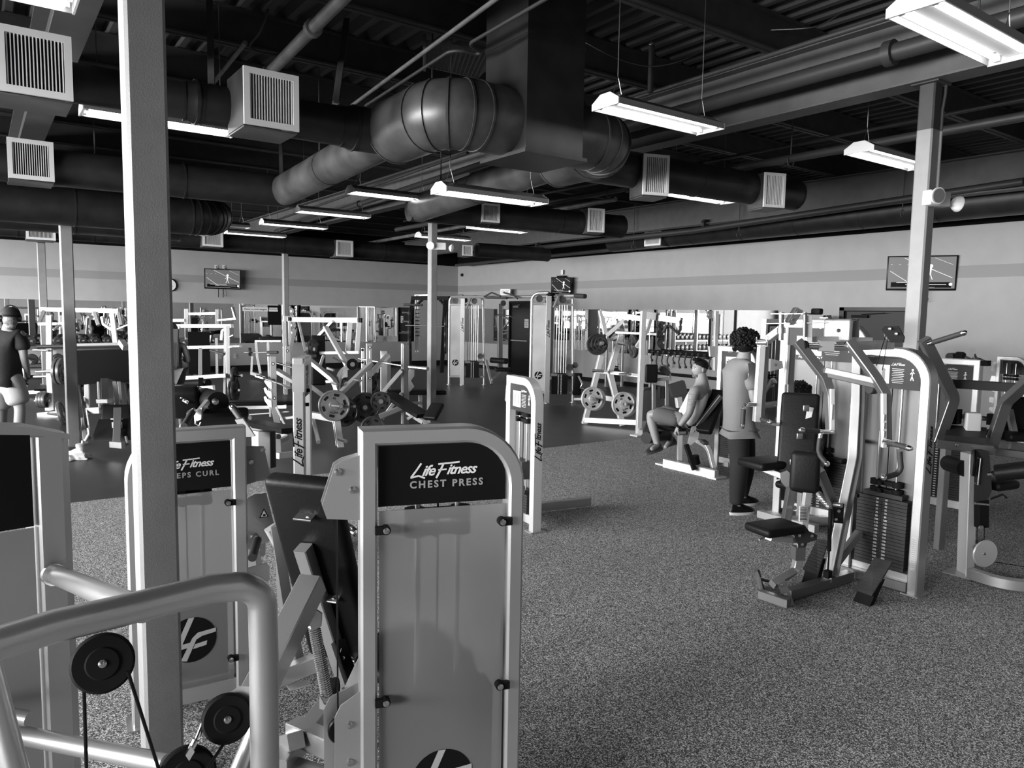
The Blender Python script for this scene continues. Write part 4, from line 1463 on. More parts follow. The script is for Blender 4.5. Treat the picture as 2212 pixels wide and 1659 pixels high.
g = G(RW, True, 'silver_dk'); g.prism([Zp(1632, 1262) + V((0, 0, .12)), Zp(1640, 1290) + V((0, 0, .14)), Zp(1652, 1296), Zp(1640, 1268)], hdv(30) * .012)
g.prism([P(1680, 1262, 4.85), P(1695, 1252, 4.85), P(1716, 1306, 4.8), P(1700, 1312, 4.8)], hdv(30) * .014); g.prism([P(1628, 1236, 5.15), P(1640, 1230, 5.15), P(1652, 1280, 5.1), P(1645, 1288, 5.1)], hdv(30) * .014)
bolt(g, P(1688, 1264, 4.82), hdv(220)); bolt(g, P(1697, 1285, 4.8), hdv(220)); g.out('end_plate')
g = G(RW, True, 'steel'); g.cyl(P(1640, 1250, 5.12), P(1690, 1262, 4.86), .012, 12); g.out('pivot_rod')
g = G(RW, True, 'matte_black'); g.cyl(P(1794, 1100, 5.02), P(1791, 1190, 5.02), .014, 12); g.cyl(P(1791, 1190, 5.02), P(1788, 1240, 5.05), .006, 10); g.box(P(1788, 1240, 5.04), (.05, .04, .05)); g.out('gas_strut')
g = G(RW, True, 'matte_black'); g.prism([P(1798, 1090, 5.05), P(1822, 1088, 5.05), P(1820, 1130, 5.05), P(1800, 1128, 5.05)], hdv(40) * .03); bolt(g, P(1812, 1104, 5.0), hdv(215)); bolt(g, P(1806, 1122, 5.0), hdv(215)); g.cyl(P(1802, 1090, 5.0), P(1818, 1092, 4.95), .016, 12); g.out('adjuster')
g = G(RW, True, 'silver'); g.path(Ps([(1768, 1065, 5.05), (1775, 1078, 5.0), (1790, 1095, 5.0)]), .03, .03)
for k in range(5): g.box(P(1772 + k * 4.2, 1072 + k * 5.2, 4.98), (.02, .02, .008))
g.out('notched_bar')
for q in ([(1889, 1206, 4.98), (1928, 1214, 4.90), (1884, 1288, 4.82), (1848, 1276, 4.92)], [(1766, 1165, 5.25), (1790, 1169, 5.2), (1766, 1243, 5.1), (1735, 1230, 5.15)]):
    pts = Ps(q); nn = (pts[1] - pts[0]).cross(pts[3] - pts[0]).normalized()
    if nn.z < 0: nn = -nn
    g = G(RW, True, 'iron'); g.prism(pts, nn * .02)
    for k in range(1, 11):
        t = k / 11
        g.bar(pts[0].lerp(pts[3], t) + nn * .011, pts[1].lerp(pts[2], t) + nn * .011, .006, .004, up=nn, b=.001)
    g.use('matte_black'); bsp = (pts[2] + pts[3]) / 2
    g.prism([(pts[1] + pts[2]) / 2 - nn * .02, (pts[0] + pts[3]) / 2 - nn * .02, V((pts[3].x, pts[3].y, .0)) + nn * .0, V((pts[2].x, pts[2].y, .0))], hdv(90) * .05)
    g.out('foot_plate')
g = G(RW, m='matte_black')
for z in (1.02, .62): g.box((-W_ / 2 + .07, -.06, z), (.03, .02, .03)); g.box((-W_ / 2 + .09, -.06, z), (.03, .02, .03))
g.out('shroud_clamp')

# ------------------------------------------------------------------ pectoral fly machine behind it
PFc = V((6.42, 3.92, 0))
PF = thing('pectoral_fly_machine', 'tall silver pectoral fly machine with white arched top behind the row machine', 'exercise machine', PFc, frame_rz(175))
tower(PF, W=.86, H=1.90, tw=.08, td=.12, R=.26, corner='R', view='front', stack_n=18, hdr=.30, m='platinum')
g = G(PF, m='white_ink'); g.text('PECTORAL FLY', (-.12, -.048, 1.545), (1, 0, 0), (0, 0, 1), .03, bold=.0008, sp=1.2); g.out('placard_name')
g = G(PF, True, 'silver'); g.rbox(P(1810, 713, 6.2), (.05, .24, .19), .02); bolt(g, P(1811, 714, 6.15), hdv(220), .016); g.out('cam_cover')
g = G(PF, True, 'silver_dk'); g.rbox(P(1835, 714, 6.3), (.06, .16, .2), .02); g.out('cam_cover')
g = G(PF, True, 'steel')
for (x, y, x2, y2) in ((1652, 699, 1790, 697), (1675, 678, 1745, 678)):
    a, b = P(x, y, 6.2), P(x2, y2, 6.0); g.bar(a, b, .16, .012)
g.out('cam_plate')
g = G(PF, True, 'silver_dk'); g.cyl(P(1687, 735, 6.1), P(1688, 675, 6.1), .022, 14); g.cyl(P(1738, 728, 6.0), P(1739, 675, 6.0), .016, 12); g.cyl(P(1688, 720, 6.1), P(1688, 708, 6.1), .034, 14); g.out('cam_spindle')
g = G(PF, True, 'silver_dk'); g.bar(P(1705, 698, 6.05), P(1724, 668, 6.05), .06, .1, up=hdv(40)); bolt(g, P(1722, 675, 6.0), hdv(215)); bolt(g, P(1712, 690, 6.0), hdv(215)); g.out('stop_arm')
g = G(PF, True, 'matte_black'); g.rbox(P(1765, 673, 6.05), (.06, .08, .05), .012); g.out('rubber_stop')
g = G(PF, True, 'platinum'); g.bar(P(1745, 740, 6.05), P(1745, 682, 6.05), .05, .08, up=hdv(40)); g.bar(P(1750, 733, 6.1), P(1880, 735, 6.3), .05, .05); g.out('top_frame')
g = G(PF, True, 'silver'); g.bar(P(1690, 710, 6.1), P(1650, 740, 6.3), .06, .06); g.out('arm_link')
g = G(PF, True, 'steel'); g.cyl(P(1635, 740, 6.3), P(1657, 739, 6.25), .028, 14); g.out('arm_pivot')
g = G(PF, True, 'chrome'); g.tube(Ps([(1634, 728, 6.25), (1636, 748, 6.25), (1658, 748, 6.2), (1658, 726, 6.2)]), .006, 8); g.out('pull_pin')
g = G(PF, True, 'platinum'); g.bar(P(1645, 745, 6.25), P(1634, 910, 6.25), .055, .055, up=hdv(30)); g.out('fly_arm')
g = G(PF, True, 'silver_dk'); g.bar(P(1656, 745, 6.3), P(1644, 905, 6.3), .04, .05, up=hdv(30)); g.out('fly_arm')  # darker bar colours in the shaded side of the same arm
g = G(PF, True, 'chrome'); g.tube(Ps([(1630, 874, 6.22), (1612, 873, 6.2), (1606, 884, 6.2)]), .018, 12, .05); g.out('handle_elbow')
grip(PF, P(1606, 884, 6.2), P(1604, 920, 6.2), .02)
grip(PF, P(1645, 905, 6.2), P(1662, 912, 6.1), .018)
g = G(PF, True, 'silver'); g.prism([P(1663, 775, 6.5), P(1688, 780, 6.5), P(1690, 795, 6.5), P(1662, 802, 6.5)], hdv(30) * .04); bolt(g, P(1676, 788, 6.46), hdv(215)); g.out('arm_bracket')
g = G(PF, True, 'silver_dk'); g.bar(P(1708, 745, 6.6), P(1700, 1000, 6.6), .06, .06, up=hdv(30)); g.out('fly_arm')
g = G(PF, True, 'platinum'); g.bar(P(1703, 745, 6.55), P(1697, 830, 6.55), .03, .03, up=hdv(30)); g.out('arm_trim')
bp = P(1724, 942, 6.1)
g = G(PF, True, 'vinyl'); pad(g, bp, .30, .72, .075, hdv(150), V((0, 0, 1)) + hdv(60) * .24, .03); g.out('back_pad')
g = G(PF, True, 'silver'); g.bar(P(1752, 880, 6.1), P(1716, 1030, 6.05), .05, .05, up=hdv(60)); g.bar(P(1735, 940, 6.1), P(1762, 944, 6.3), .05, .05); g.out('pad_spine')
g = G(PF, True, 'steel')
for x, y in ((1741, 882), (1727, 942), (1712, 998)): g.rbox(P(x, y, 5.98), (.05, .02, .05), .005, Matrix.Rotation(-.5, 3, 'Z'))
g.out('pad_bracket')
g = G(PF, True, 'vinyl'); pad(g, P(1657, 1000, 6.15), .30, .40, .065, hdv(10), hdv(100), .025); g.out('seat_pad')
g = G(PF, True, 'silver'); g.bar(P(1645, 1010, 6.1), P(1695, 1030, 6.0), .05, .05); g.prism([P(1685, 1022, 5.95), P(1700, 1016, 5.95), P(1712, 1028, 5.95), P(1708, 1048, 5.95), P(1697, 1052, 5.95), P(1688, 1042, 5.95)], hdv(40) * .012); g.out('seat_carrier')
g = G(PF, True, 'silver_dk'); g.bar(P(1712, 1040, 6.2), P(1697, 1130, 6.3), .07, .06, up=hdv(30)); g.cyl(P(1705, 1096, 6.1), P(1716, 1097, 6.0), .02, 12); g.out('seat_post')
g = G(PF, True, 'platinum'); g.bar(P(1745, 1060, 6.1), P(1733, 1160, 6.2), .06, .05, up=hdv(30)); g.out('front_post')
g = G(PF, True, 'paper'); g.rbox(P(1735, 1110, 5.98), (.07, .02, .13), .005, Matrix.Rotation(-.5, 3, 'Z')); g.use('black')
for k in range(9): g.box(P(1735, 1097 + k * 3.2, 5.965), (.055, .004, .004), Matrix.Rotation(-.5, 3, 'Z'))
g.out('height_scale')
g = G(PF, True, 'silver'); q = Zp(1700, 1125, .05); g.bar(q, (6.42, 3.7, .05), .07, .08); g.bar(q + hdv(0) * .3, q - hdv(0) * .3, .07, .07); g.out('base_rail')

# ------------------------------------------------------------------ row of towers: calf/leg tower in the middle of the aisle
Pb = V((3.93, 5.07, 0)); h0 = 9
LC = thing('leg_curl_machine', 'slim silver weight tower standing alone at the aisle edge with instruction placard', 'exercise machine', Pb + hdv(h0) * .245, frame_rz(h0 + 180))
tower(LC, W=.56, H=1.345, tw=.07, td=.095, R=.19, corner='R', view='front', side_word=1, stack_n=7, hdr=.24, m='platinum', inc=.96)
g = G(LC, m='iron'); g.box((0, -.01, .52), (.22, .12, .16)); g.out('top_weight')
g = G(LC, m='silver'); g.prism([(-.28, -.02, 1.26), (-.33, -.02, 1.24), (-.35, -.02, 1.10), (-.28, -.02, 1.06)], (0, .006, 0)); g.prism([(.02, -.09, .06), (.07, -.09, .06), (.07, -.09, .19), (.02, -.09, .19)], (0, .04, 0)); g.out('mounting_plate')
g = G(LC, m='silver'); g.bar((-.28, .02, .06), (-.28, .9, .06), .07, .08); g.out('base_rail')

# ------------------------------------------------------------------ tall tower with wordmark on its side, behind the back pad
b4 = P(645, 900, 5.5); b4.z = 0; h4 = 27
TT = thing('leg_extension_machine', 'tall silver weight tower with black script wordmark down its side and a flat slanted top', 'exercise machine', b4 + hdv(h4) * .25, frame_rz(h4))
tower(TT, W=.51, H=1.55, tw=.07, td=.082, R=.16, corner='', view='front', side_word=0, stack_n=12, hdr=.24, no_shroud=True)
g = G(TT, m='silver'); g.prism([(-.256, 0, 1.30), (-.256, 0, 1.5), (-.235, 0, 1.555), (-.17, 0, 1.555), (-.17, 0, 1.30)], (0, .088, 0)); g.out('top_cap')
g = G(TT, m='black'); logo_word(g, (-.2562, 0, .93), (0, 0, 1), (0, 1, 0), .085, 'black'); g.out('side_lettering')
g = G(TT, m='matte_black')
for z in (.5, 1.2): g.cyl((-.2, -.045, z), (-.2, -.07, z), .014, 10); g.cyl((-.13, -.045, z + .1), (-.13, -.07, z + .1), .014, 10)
g.out('shroud_clamp')

# ------------------------------------------------------------------ leg extension with the seated man, and its tower
tb = Zp(1549, 1010); tb = V((7.72, 6.14, 0))
LT = thing('leg_press_tower', 'weight tower with instruction placard standing behind the seated man in the tank top', 'exercise machine', tb + hdv(178) * .25, frame_rz(178))
tower(LT, W=.56, H=1.55, tw=.07, td=.10, R=.18, corner='R', view='front', stack_n=17, hdr=.25, label_face=False)
g = G(LT, True, 'silver'); g.prism([P(1531, 748, 9.2), P(1543, 748, 9.2), P(1543, 772, 9.2), P(1533, 770, 9.2)], hdv(180) * .02); g.out('mounting_plate')
g = G(LT, True, 'paper'); g.box(P(1569, 1003, 9.15), (.02, .07, .06)); g.out('warning_decal')

E = P
LE = thing('leg_extension_bench', 'white framed leg extension bench with black tilted back pad, seated man on it', 'exercise machine', Zp(1480, 1012))
gd = 9.2
g = G(LE, True, 'platinum')
g.bar(Zp(1436, 1000, .05), Zp(1548, 1026, .05), .07, .11)
g.bar(P(1469, 938, 9.3), P(1468, 996, 9.35), .06, .08, up=hdv(40))
g.path(Ps([(1505, 950, 9.1), (1530, 965, 9.0), (1545, 1026, 8.9)]), .06, .05, .2, up=hdv(120))
g.out('frame')
g = G(LE, True, 'platinum'); g.box(Zp(1436, 1003, .01), (.14, .2, .02)); g.box(Zp(1548, 1031, .01), (.2, .14, .02)); g.out('foot_plate')
g = G(LE, True, 'platinum'); g.prism([P(1494, 922, 9.0), P(1502, 920, 9.0), P(1510, 935, 9.0), P(1508, 948, 9.0), P(1492, 962, 9.0), P(1485, 958, 9.0)], hdv(40) * .02); bolt(g, P(1499, 932, 8.97), hdv(220)); g.out('cam_plate')
g = G(LE, True, 'silver_dk'); g.bar(P(1494, 935, 9.05), P(1557, 855, 9.0), .06, .05, up=hdv(120)); g.out('pad_spine')
g = G(LE, True, 'vinyl'); pad(g, P(1527, 888, 9.15), .32, .64, .09, hdv(165), V((0, 0, 1)) + hdv(75) * .85, .03); g.out('back_pad')
g = G(LE, True, 'vinyl'); pad(g, P(1440, 920, 9.35), .36, .46, .08, hdv(165), hdv(75) + V((0, 0, -.28)), .03); g.out('seat_pad')
g = G(LE, True, 'matte_black'); g.path(Ps([(1482, 960, 8.9), (1500, 1015, 8.85)]), .06, .05, up=hdv(120)); g.cyl(P(1497, 985, 9.1), P(1501, 1003, 9.1), .07, 16); g.out('counterweight')
g = G(LE, True, 'vinyl'); g.cyl(P(1396, 946, 9.3), P(1440, 940, 9.75), .075, 24); g.out('ankle_roller')
g = G(LE, True, 'rubber'); g.cyl(P(1460, 936, 9.1), P(1484, 935, 9.0), .025, 12); g.rbox(P(1521, 955, 8.9), (.2, .07, .04), .01, Matrix.Rotation(.9, 3, 'Z')); g.out('side_grip')

# ------------------------------------------------------------------ plate-lever row and leg machine at the right frame edge
RL = thing('lever_row_machine', 'dark silver lever machine with raised black handle and long crossbar, by the side wall', 'exercise machine', P(2100, 990, 6.6) * 1.0)
RL.location.z = 0
g = G(RL, True, 'silver_dk'); g.path(Ps([(1996, 733, 5.9), (2060, 860, 6.0), (2026, 955, 6.05)]), .085, .06, .1, up=hdv(40), n=5); g.out('lever_arm')
g = G(RL, True, 'silver_dk'); g.path(Ps([(2260, 790, 5.5), (2172, 868, 5.9), (2140, 965, 6.0)]), .085, .06, .1, up=hdv(40), n=5); g.out('lever_arm')
g = G(RL, True, 'placard'); g.bar(P(2050, 828, 6.05), P(2205, 838, 5.85), .09, .07); g.out('crossbar')
g = G(RL, True, 'chrome'); g.cyl(P(2004, 743, 5.85), P(2014, 740, 5.83), .02, 12); g.out('handle_ferrule')
grip(RL, P(2014, 740, 5.83), P(2082, 719, 5.6), .020)
g = G(RL, True, 'steel'); g.cyl(P(2055, 898, 6.1), P(2150, 906, 6.05), .02, 12); g.out('axle')
g = G(RL, True, 'matte_black'); g.box(P(2060, 899, 6.08), (.09, .09, .12)); g.box(P(2143, 906, 6.04), (.06, .06, .09)); g.out('bearing_block')
g = G(RL, True, 'white'); g.rbox(P(2100, 916, 6.0), (.11, .1, .19), .012, Matrix.Rotation(-.9, 3, 'Z')); g.out('weight_cradle')
g = G(RL, True, 'placard'); g.prism([P(2048, 928, 6.1), P(2131, 934, 6.0), P(2128, 958, 5.8), P(2040, 950, 5.9)], (0, 0, .08)); g.out('foot_platform')
g = G(RL, True, 'silver_dk'); g.bar(P(2024, 958, 5.9), P(2145, 972, 5.75), .06, .07); g.bar(P(2150, 975, 6.0), P(2230, 985, 5.9), .05, .06)
for x, y in ((2068, 962), (2103, 966)): bolt(g, P(x, y, 5.78), hdv(220), .014)
g.path([P(2044, 958, 6.0), V((P(2044, 958, 6.0).x, P(2044, 958, 6.0).y, .03)), ], .06, .06)
g.out('base_frame')
g = G(RL, True, 'vinyl'); pad(g, P(2200, 900, 6.3), .3, .34, .08, hdv(120), V((0, 0, 1)), .03); pad(g, P(2195, 940, 6.1), .34, .3, .07, hdv(120), hdv(30), .03); g.out('seat_pad')
g = G(RL, True, 'silver'); g.path(Ps([(2180, 885, 6.2), (2190, 935, 6.1), (2186, 975, 6.0)]), .05, .04, .08, up=hdv(40)); g.out('pad_bracket')

g_ = V((7.5, 3.2, 0))
wt = P(2040, 900, 7.4); wt.z = 0
WT = thing('wall_weight_tower', 'small white framed weight tower close to the bright side wall beyond the row machine', 'exercise machine', wt, frame_rz(175))
tower(WT, W=.60, H=1.54, tw=.06, td=.1, R=.1, corner='', view='front', stack_n=22, hdr=.2, label_face=False, m='platinum')
g = G(WT, m='matte_black'); g.box((.33, 0, 1.51), (.06, .1, .05)); g.out('corner_stop')

LX = thing('leg_curl_bench', 'silver leg machine at the frame edge with black roller pads and a pale round pulley', 'exercise machine', V((6.0, 2.44, 0)))
gq = 5.45
g = G(LX, True, 'platinum'); g.path(Ps([(2094, 978, 5.5), (2085, 1240, 5.5)]), .105, .07, up=hdv(120)); g.out('main_post')
g = G(LX, True, 'silver'); g.path([Zp(2095, 1238, .05), Zp(2170, 1262, .05), Zp(2300, 1270, .05)], .07, .075, .3); g.box(Zp(2078, 1238, .005), (.2, .2, .01)); g.out('base_rail')
g = G(LX, True, 'vinyl'); g.tube([P(2048, 1000, 5.75), P(2085, 1012, 5.5)], .062, 20); g.tube([P(2152, 1022, 5.4), P(2260, 1010, 5.2)], .062, 20); g.out('roller_pad')
g = G(LX, True, 'chrome'); g.cyl(P(2128, 1024, 5.42), P(2152, 1022, 5.4), .02, 12); g.out('roller_axle')
g = G(LX, True, 'black'); disc(g, P(2103, 1000, 5.4), hdv(150), .10, .02); g.out('cam')
g = G(LX, True, 'placard'); g.prism([P(2112, 970, 5.4), P(2130, 975, 5.4), P(2136, 1060, 5.4), P(2122, 1090, 5.4), P(2110, 1085, 5.4)], hdv(120) * .05); g.out('cam_plate')
g = G(LX, True, 'matte_black'); g.bar(P(2120, 1080, 5.42), P(2120, 1138, 5.42), .08, .06, up=hdv(30)); g.out('counterweight')
g = G(LX, True, 'chrome'); g.tube(Ps([(2107, 988, 5.36), (2118, 990, 5.36), (2112, 1048, 5.36), (2106, 1044, 5.36)]), .006, 8); g.cyl(P(2106, 1087, 5.36), P(2136, 1090, 5.34), .01, 10); g.lathe(P(2118, 1140, 5.36), hdv(200), [(0, .02), (.01, .02)], 14); g.out('linkage')
g = G(LX, True, 'matte_black'); g.tube(Ps([(2140, 1078, 5.36), (2166, 1068, 5.34), (2175, 1076, 5.33)]), .008, 8); g.out('adjuster_lever')
g = G(LX, True, 'platinum'); g.lathe(P(2126, 1195, 5.42), hdv(205), [(0, .10), (.008, .105), (.016, .10), (.018, .02)], 36); bolt(g, P(2126, 1196, 5.40), hdv(205)); g.prism([P(2100, 1180, 5.45), P(2122, 1160, 5.45), P(2124, 1172, 5.45), P(2105, 1195, 5.45)], hdv(205) * .03); g.out('pulley_cover')
g = G(LX, True, 'black'); g.cyl(P(2111, 1140, 5.42), P(2110, 1175, 5.42), .003, 6); g.cyl(P(2126, 1140, 5.42), P(2126, 1172, 5.42), .003, 6); g.cyl(P(2150, 1214, 5.42), P(2260, 1232, 5.3), .003, 6); g.out('cable')
g = G(LX, True, 'vinyl'); pad(g, P(2155, 1045, 5.6), .26, .2, .07, hdv(100), hdv(10), .03); g.out('thigh_pad')

# bucket behind the fly machine
bk_ = P(1694, 895, 7.2)
g = G(m='white'); z0 = 0
o = thing('white_bucket', 'small white printed tub on a ledge between the fly machine arms', 'tub', bk_)
g = G(o, m='white'); g.lathe((0, 0, -.08), (0, 0, 1), [(0, .05), (.16, .06), (.165, .063), (.17, .063)], 20); g.out('tub_body')
g = G(o, m='grey_ink'); g.box((-.035, -.052, 0), (.05, .004, .05), Matrix.Rotation(-.6, 3, 'Z')); g.out('tub_print')
g = G(o, m='iron'); g.box((0, 0, -.09), (.3, .3, .02)); g.bar((0, 0, -.09), (0, 0, -bk_.z), .06, .06); g.out('ledge')
# ------------------------------------------------------------------ free-weight floor
def bars(root, name, m, items, up=None):
    """items: (list of (x, y, gd), width, height[, bend radius])"""
    g = G(root, True, m)
    for it in items:
        pts = Ps(it[0]) if len(it[0][0]) == 3 and not isinstance(it[0][0], V) else it[0]
        r_ = it[3] if len(it) > 3 else 0
        u_ = up or ((0, 0, 1) if abs((pts[-1] - pts[0]).normalized().z) < .8 else hdv(20))
        g.path(pts, it[1] * GSC, it[2] * GSC, r_, up=u_, n=5)
    return g.out(name)


def tubes(root, name, m, items):
    g = G(root, True, m)
    for it in items:
        g.tube(Ps(it[0]), it[1] * GSC, 10, it[2] if len(it) > 2 else 0)
    return g.out(name)


def foot(x, y):
    p = Zp(x, y); return p


# plate-loaded high row with plates on its pegs
HR = thing('plate_loaded_row', 'white framed plate loaded machine with four loaded weight pegs in front of the side mirrors', 'exercise machine', Zp(1300, 915))
bars(HR, 'leg', 'platinum', [([(1299, 768, 13.1), (1262, 916, 13.0)], .095, .07)])
bars(HR, 'leg', 'platinum', [([(1341, 723, 12.9), (1317, 805, 12.9), (1345, 919, 12.8)], .10, .07)])
bars(HR, 'base_rail', 'platinum', [([(1262, 907, 13.0), (1386, 913, 12.5)], .07, .09), ([(1300, 858, 13.6), (1334, 864, 13.3)], .06, .09)])
bars(HR, 'upper_arm', 'platinum', [([(1297, 671, 13.0), (1308, 722, 12.9)], .08, .06), ([(1310, 725, 12.8), (1330, 708, 12.8), (1348, 691, 12.8)], .09, .06, .3), ([(1316, 735, 12.9), (1345, 722, 12.9)], .08, .05)])
bars(HR, 'top_beam', 'silver', [([(1303, 677, 13.0), (1385, 688, 12.6)], .08, .09), ([(1415, 685, 12.6), (1472, 693, 12.3)], .1, .1)])
bars(HR, 'top_beam', 'platinum', [([(1386, 680, 12.5), (1416, 684, 12.5)], .08, .13), ([(1330, 718, 12.8), (1418, 722, 12.6)], .05, .04)])
bars(HR, 'cross_rail', 'platinum', [([(1286, 801, 13.0), (1379, 811, 12.7)], .06, .06), ([(1406, 687, 12.5), (1399, 712, 12.4), (1375, 750, 12.3)], .06, .05)])
g = G(HR, True, 'platinum'); g.prism([P(1346, 691, 12.7), P(1355, 691, 12.7), P(1357, 716, 12.7), P(1350, 716, 12.7)], hdv(40) * .04); bolt(g, P(1351, 695, 12.65), hdv(215), .03); bolt(g, P(1352, 706, 12.65), hdv(215), .03); g.out('pivot_plate')
tubes(HR, 'weight_peg', 'chrome', [([(1282, 801, 12.8), (1302, 802, 12.5)], .028), ([(1339, 809, 12.5), (1361, 808, 12.2)], .028), ([(1336, 742, 12.5), (1352, 744, 12.3)], .025), ([(1270, 862, 12.8), (1284, 862, 12.5)], .028), ([(1338, 873, 12.5), (1352, 873, 12.2)], .028), ([(1285, 743, 12.9), (1302, 741, 12.5)], .03)])
tubes(HR, 'hook_handle', 'rubber', [([(1445, 703, 12.1), (1462, 718, 12.1), (1470, 714, 12.1), (1470, 693, 12.2)], .022, .06), ([(1433, 718, 12.2), (1440, 702, 12.2)], .03)])
bars(HR, 'seat_base', 'silver', [([(1318, 735, 13.3), (1335, 715, 13.3)], .06, .04)])
for i, (x, y, gd, r_, ax, t_, mm, lb) in enumerate((
        (1290, 744, 12.75, .185, 208, .05, 'iron', 'largest dark plate on the upper peg of the plate loaded row'),
        (1294, 743, 12.65, .145, 208, .04, 'iron', 'middle dark plate in front of the largest on the upper peg'),
        (1297, 742, 12.55, .105, 208, .04, 'iron', 'smallest dark plate outermost on the upper peg'),
        (1368, 748, 12.6, .20, 115, .05, 'iron', 'dark plate seen edge on beside the white upright'),
        (1285, 862, 12.90, .205, 196, .05, 'plate_light', 'rear grey plate on the lower window side peg'),
        (1279, 861, 12.70, .205, 196, .04, 'plate_light', 'front grey plate on the lower window side peg'),
        (1353, 874, 12.62, .21, 198, .05, 'plate_light', 'rear grey plate on the lower peg beside the tall post'),
        (1346, 873, 12.45, .21, 198, .04, 'plate_light', 'front grey plate on the lower peg beside the tall post'))):
    plate_thing(lb, P(x, y, gd), ax, r_, t_, mm, 'plates on the plate loaded row', 0.05, .4)

# tall post of the cable station and its black pad
CS = thing('cable_station', 'cable station with tall white post and black padded arm, seen past the plate loaded row', 'exercise machine', Zp(1380, 940))
bars(CS, 'post', 'platinum', [([(1390, 672, 11.95), (1379, 938, 11.95)], .085, .07), ([(1547, 672, 12.6), (1545, 800, 12.6)], .07, .06)])
g = G(CS, True, 'platinum'); g.box(Zp(1379, 940, .01), (.22, .16, .02)); g.out('foot_plate')
bars(CS, 'base_rail', 'silver', [([(1384, 935, 11.8), (1393, 915, 12.4)], .06, .09)])
g = G(CS, True, 'vinyl'); pad(g, P(1407, 807, 12.2), .20, .30, .10, hdv(130), V((0, 0, 1)), .03); g.out('arm_pad')
bars(CS, 'pad_arm', 'silver', [([(1418, 820, 12.3), (1450, 818, 12.3)], .05, .05), ([(1412, 830, 12.3), (1412, 900, 12.3)], .06, .05), ([(1440, 820, 12.4), (1440, 915, 12.4)], .06, .05)])
bars(CS, 'mechanism', 'iron', [([(1425, 795, 12.4), (1445, 808, 12.4)], .12, .08), ([(1428, 835, 12.4), (1428, 860, 12.4)], .09, .08)])
tubes(CS, 'curved_guard', 'silver', [([(1418, 800, 12.5), (1428, 789, 12.5), (1444, 795, 12.5), (1446, 815, 12.5)], .03, .1)])
bars(CS, 'seat_block', 'placard', [([(1448, 845, 11.5), (1480, 835, 11.5)], .16, .2)])
bars(CS, 'seat_post', 'platinum', [([(1465, 858, 11.5), (1468, 880, 11.5)], .09, .08)])
g = G(CS, True, 'silver'); disc(g, P(1534, 680, 12.6), hdv(200), .07, .03); g.out('pulley')

# ------------------------------------------------------------------ cable crossover: two towers and a pull-up bar
def xtower(label, fx, fy, s_, name, mir=False):
    """fx,fy floor pixel of the main post"""
    b = Zp(fx, fy)
    o = thing(name, label, 'exercise machine', b, frame_rz(35.8 + 90), group='cable crossover towers')
    H = 2.36
    g = G(o, m='silver')
    # arch tubes: back post, main post
    g.tube(fillet([V((-.36, .12, 0)), V((-.36, .12, H)), V((-.02, .02, H + .02)), V((0, 0, H - .0))], {1: .16}, 6), .035, 12)
    g.path([V((0, 0, 0)), V((0, 0, H - .05))], .11, .10, up=(0, 1, 0))
    g.tube(fillet([V((.1, .0, H - .3)), V((.22, .05, H)), V((.52, .2, H)), V((.58, .22, 0))], .13, 5), .032, 12)
    g.out('frame')
    g = G(o, m='shroud'); g.box((-.18, .07, 1.18), (.29, .02, 1.86)); g.out('shroud')
    g = G(o, m='silver'); g.bar((-.36, .10, 2.14), (.55, .16, 2.13), .04, .05); g.bar((-.36, .1, .22), (.56, .16, .22), .05, .05); g.bar((.06, .02, .62), (.55, .12, .62), .1, .06)
    g.out('cross_rail')
    g = G(o, m='black'); logo_disc(g, (-.19, .055, .60), (1, 0, 0), (0, 0, 1), .085); logo_word(g, (-.0, -.052, 1.62), (0, 0, 1), (-1, 0, 0), .085, 'black'); g.out('emblem')
    g = G(o, m='steel')
    for k in range(6): g.cyl((.13 + .055 * k, .08 + .03 * (k % 2), .25), (.13 + .055 * k, .08 + .03 * (k % 2), 2.12), .010, 8)
    g.out('guide_rod')
    stack(o, .27, .08, .34, .16, .20, 17, .025, lab=False, m='black')
    g = G(o, m='iron')
    for q in ((.05, .1, 2.26), (.30, .1, 2.24), (-.2, .1, 2.25), (.48, .05, .78)): disc(g, q, (0, 1, 0), .075, .03)
    g.out('pulley')
    g = G(o, m='matte_black'); g.ball((.04, .02, H - .02), .10, (1, 1, .35)); g.out('top_cap')
    g = G(o, m='silver')
    for q in ((0, 0), (-.36, .12), (.58, .22)): g.lathe((q[0], q[1], 0), (0, 0, 1), [(0, .07), (.012, .07), (.02, .04)], 14)
    g.out('foot_plate')
    return o


XR = xtower('crossover tower nearer the plate loaded row, black pulldown seat at its foot', 1181, 871, 1, 'cable_crossover_tower')
XL = dup(XR, Zp(998, 832), None, 'crossover tower beside the middle column, next to the corner')
XB = thing('pull_up_bar', 'long silver bar with black angled grips joining the two crossover towers', 'pull-up bar', P(1100, 641, 17.5))
tubes(XB, 'bar_tube', 'silver', [([(975, 641, 19.5), (1090, 642, 17.6), (1250, 639, 15.8)], .035)])
tubes(XB, 'angled_grip', 'rubber', [([(1046, 641, 17.9), (1062, 632, 17.6), (1082, 640, 17.4)], .02), ([(1088, 632, 17.5), (1110, 638, 17.2), (1118, 645, 17.0)], .02), ([(1050, 643, 17.8), (1095, 644, 17.2)], .028)])
tubes(XB, 'foam_grip', 'rubber', [([(1243, 639, 15.7), (1264, 640, 15.4)], .05)])
LP = thing('lat_station', 'black lat pulldown column with curved bar hanging in front of the black door', 'exercise machine', Zp(1082, 800))
bars(LP, 'column', 'silver_dk', [([(1080, 656, 19.0), (1080, 800, 19.0)], .12, .1)])
tubes(LP, 'lat_bar', 'rubber', [([(1068, 684, 18.7), (1076, 680, 18.6), (1100, 682, 18.5), (1112, 688, 18.5)], .015)])
tubes(LP, 'cable', 'black', [([(1088, 655, 18.7), (1088, 680, 18.7)], .006)])
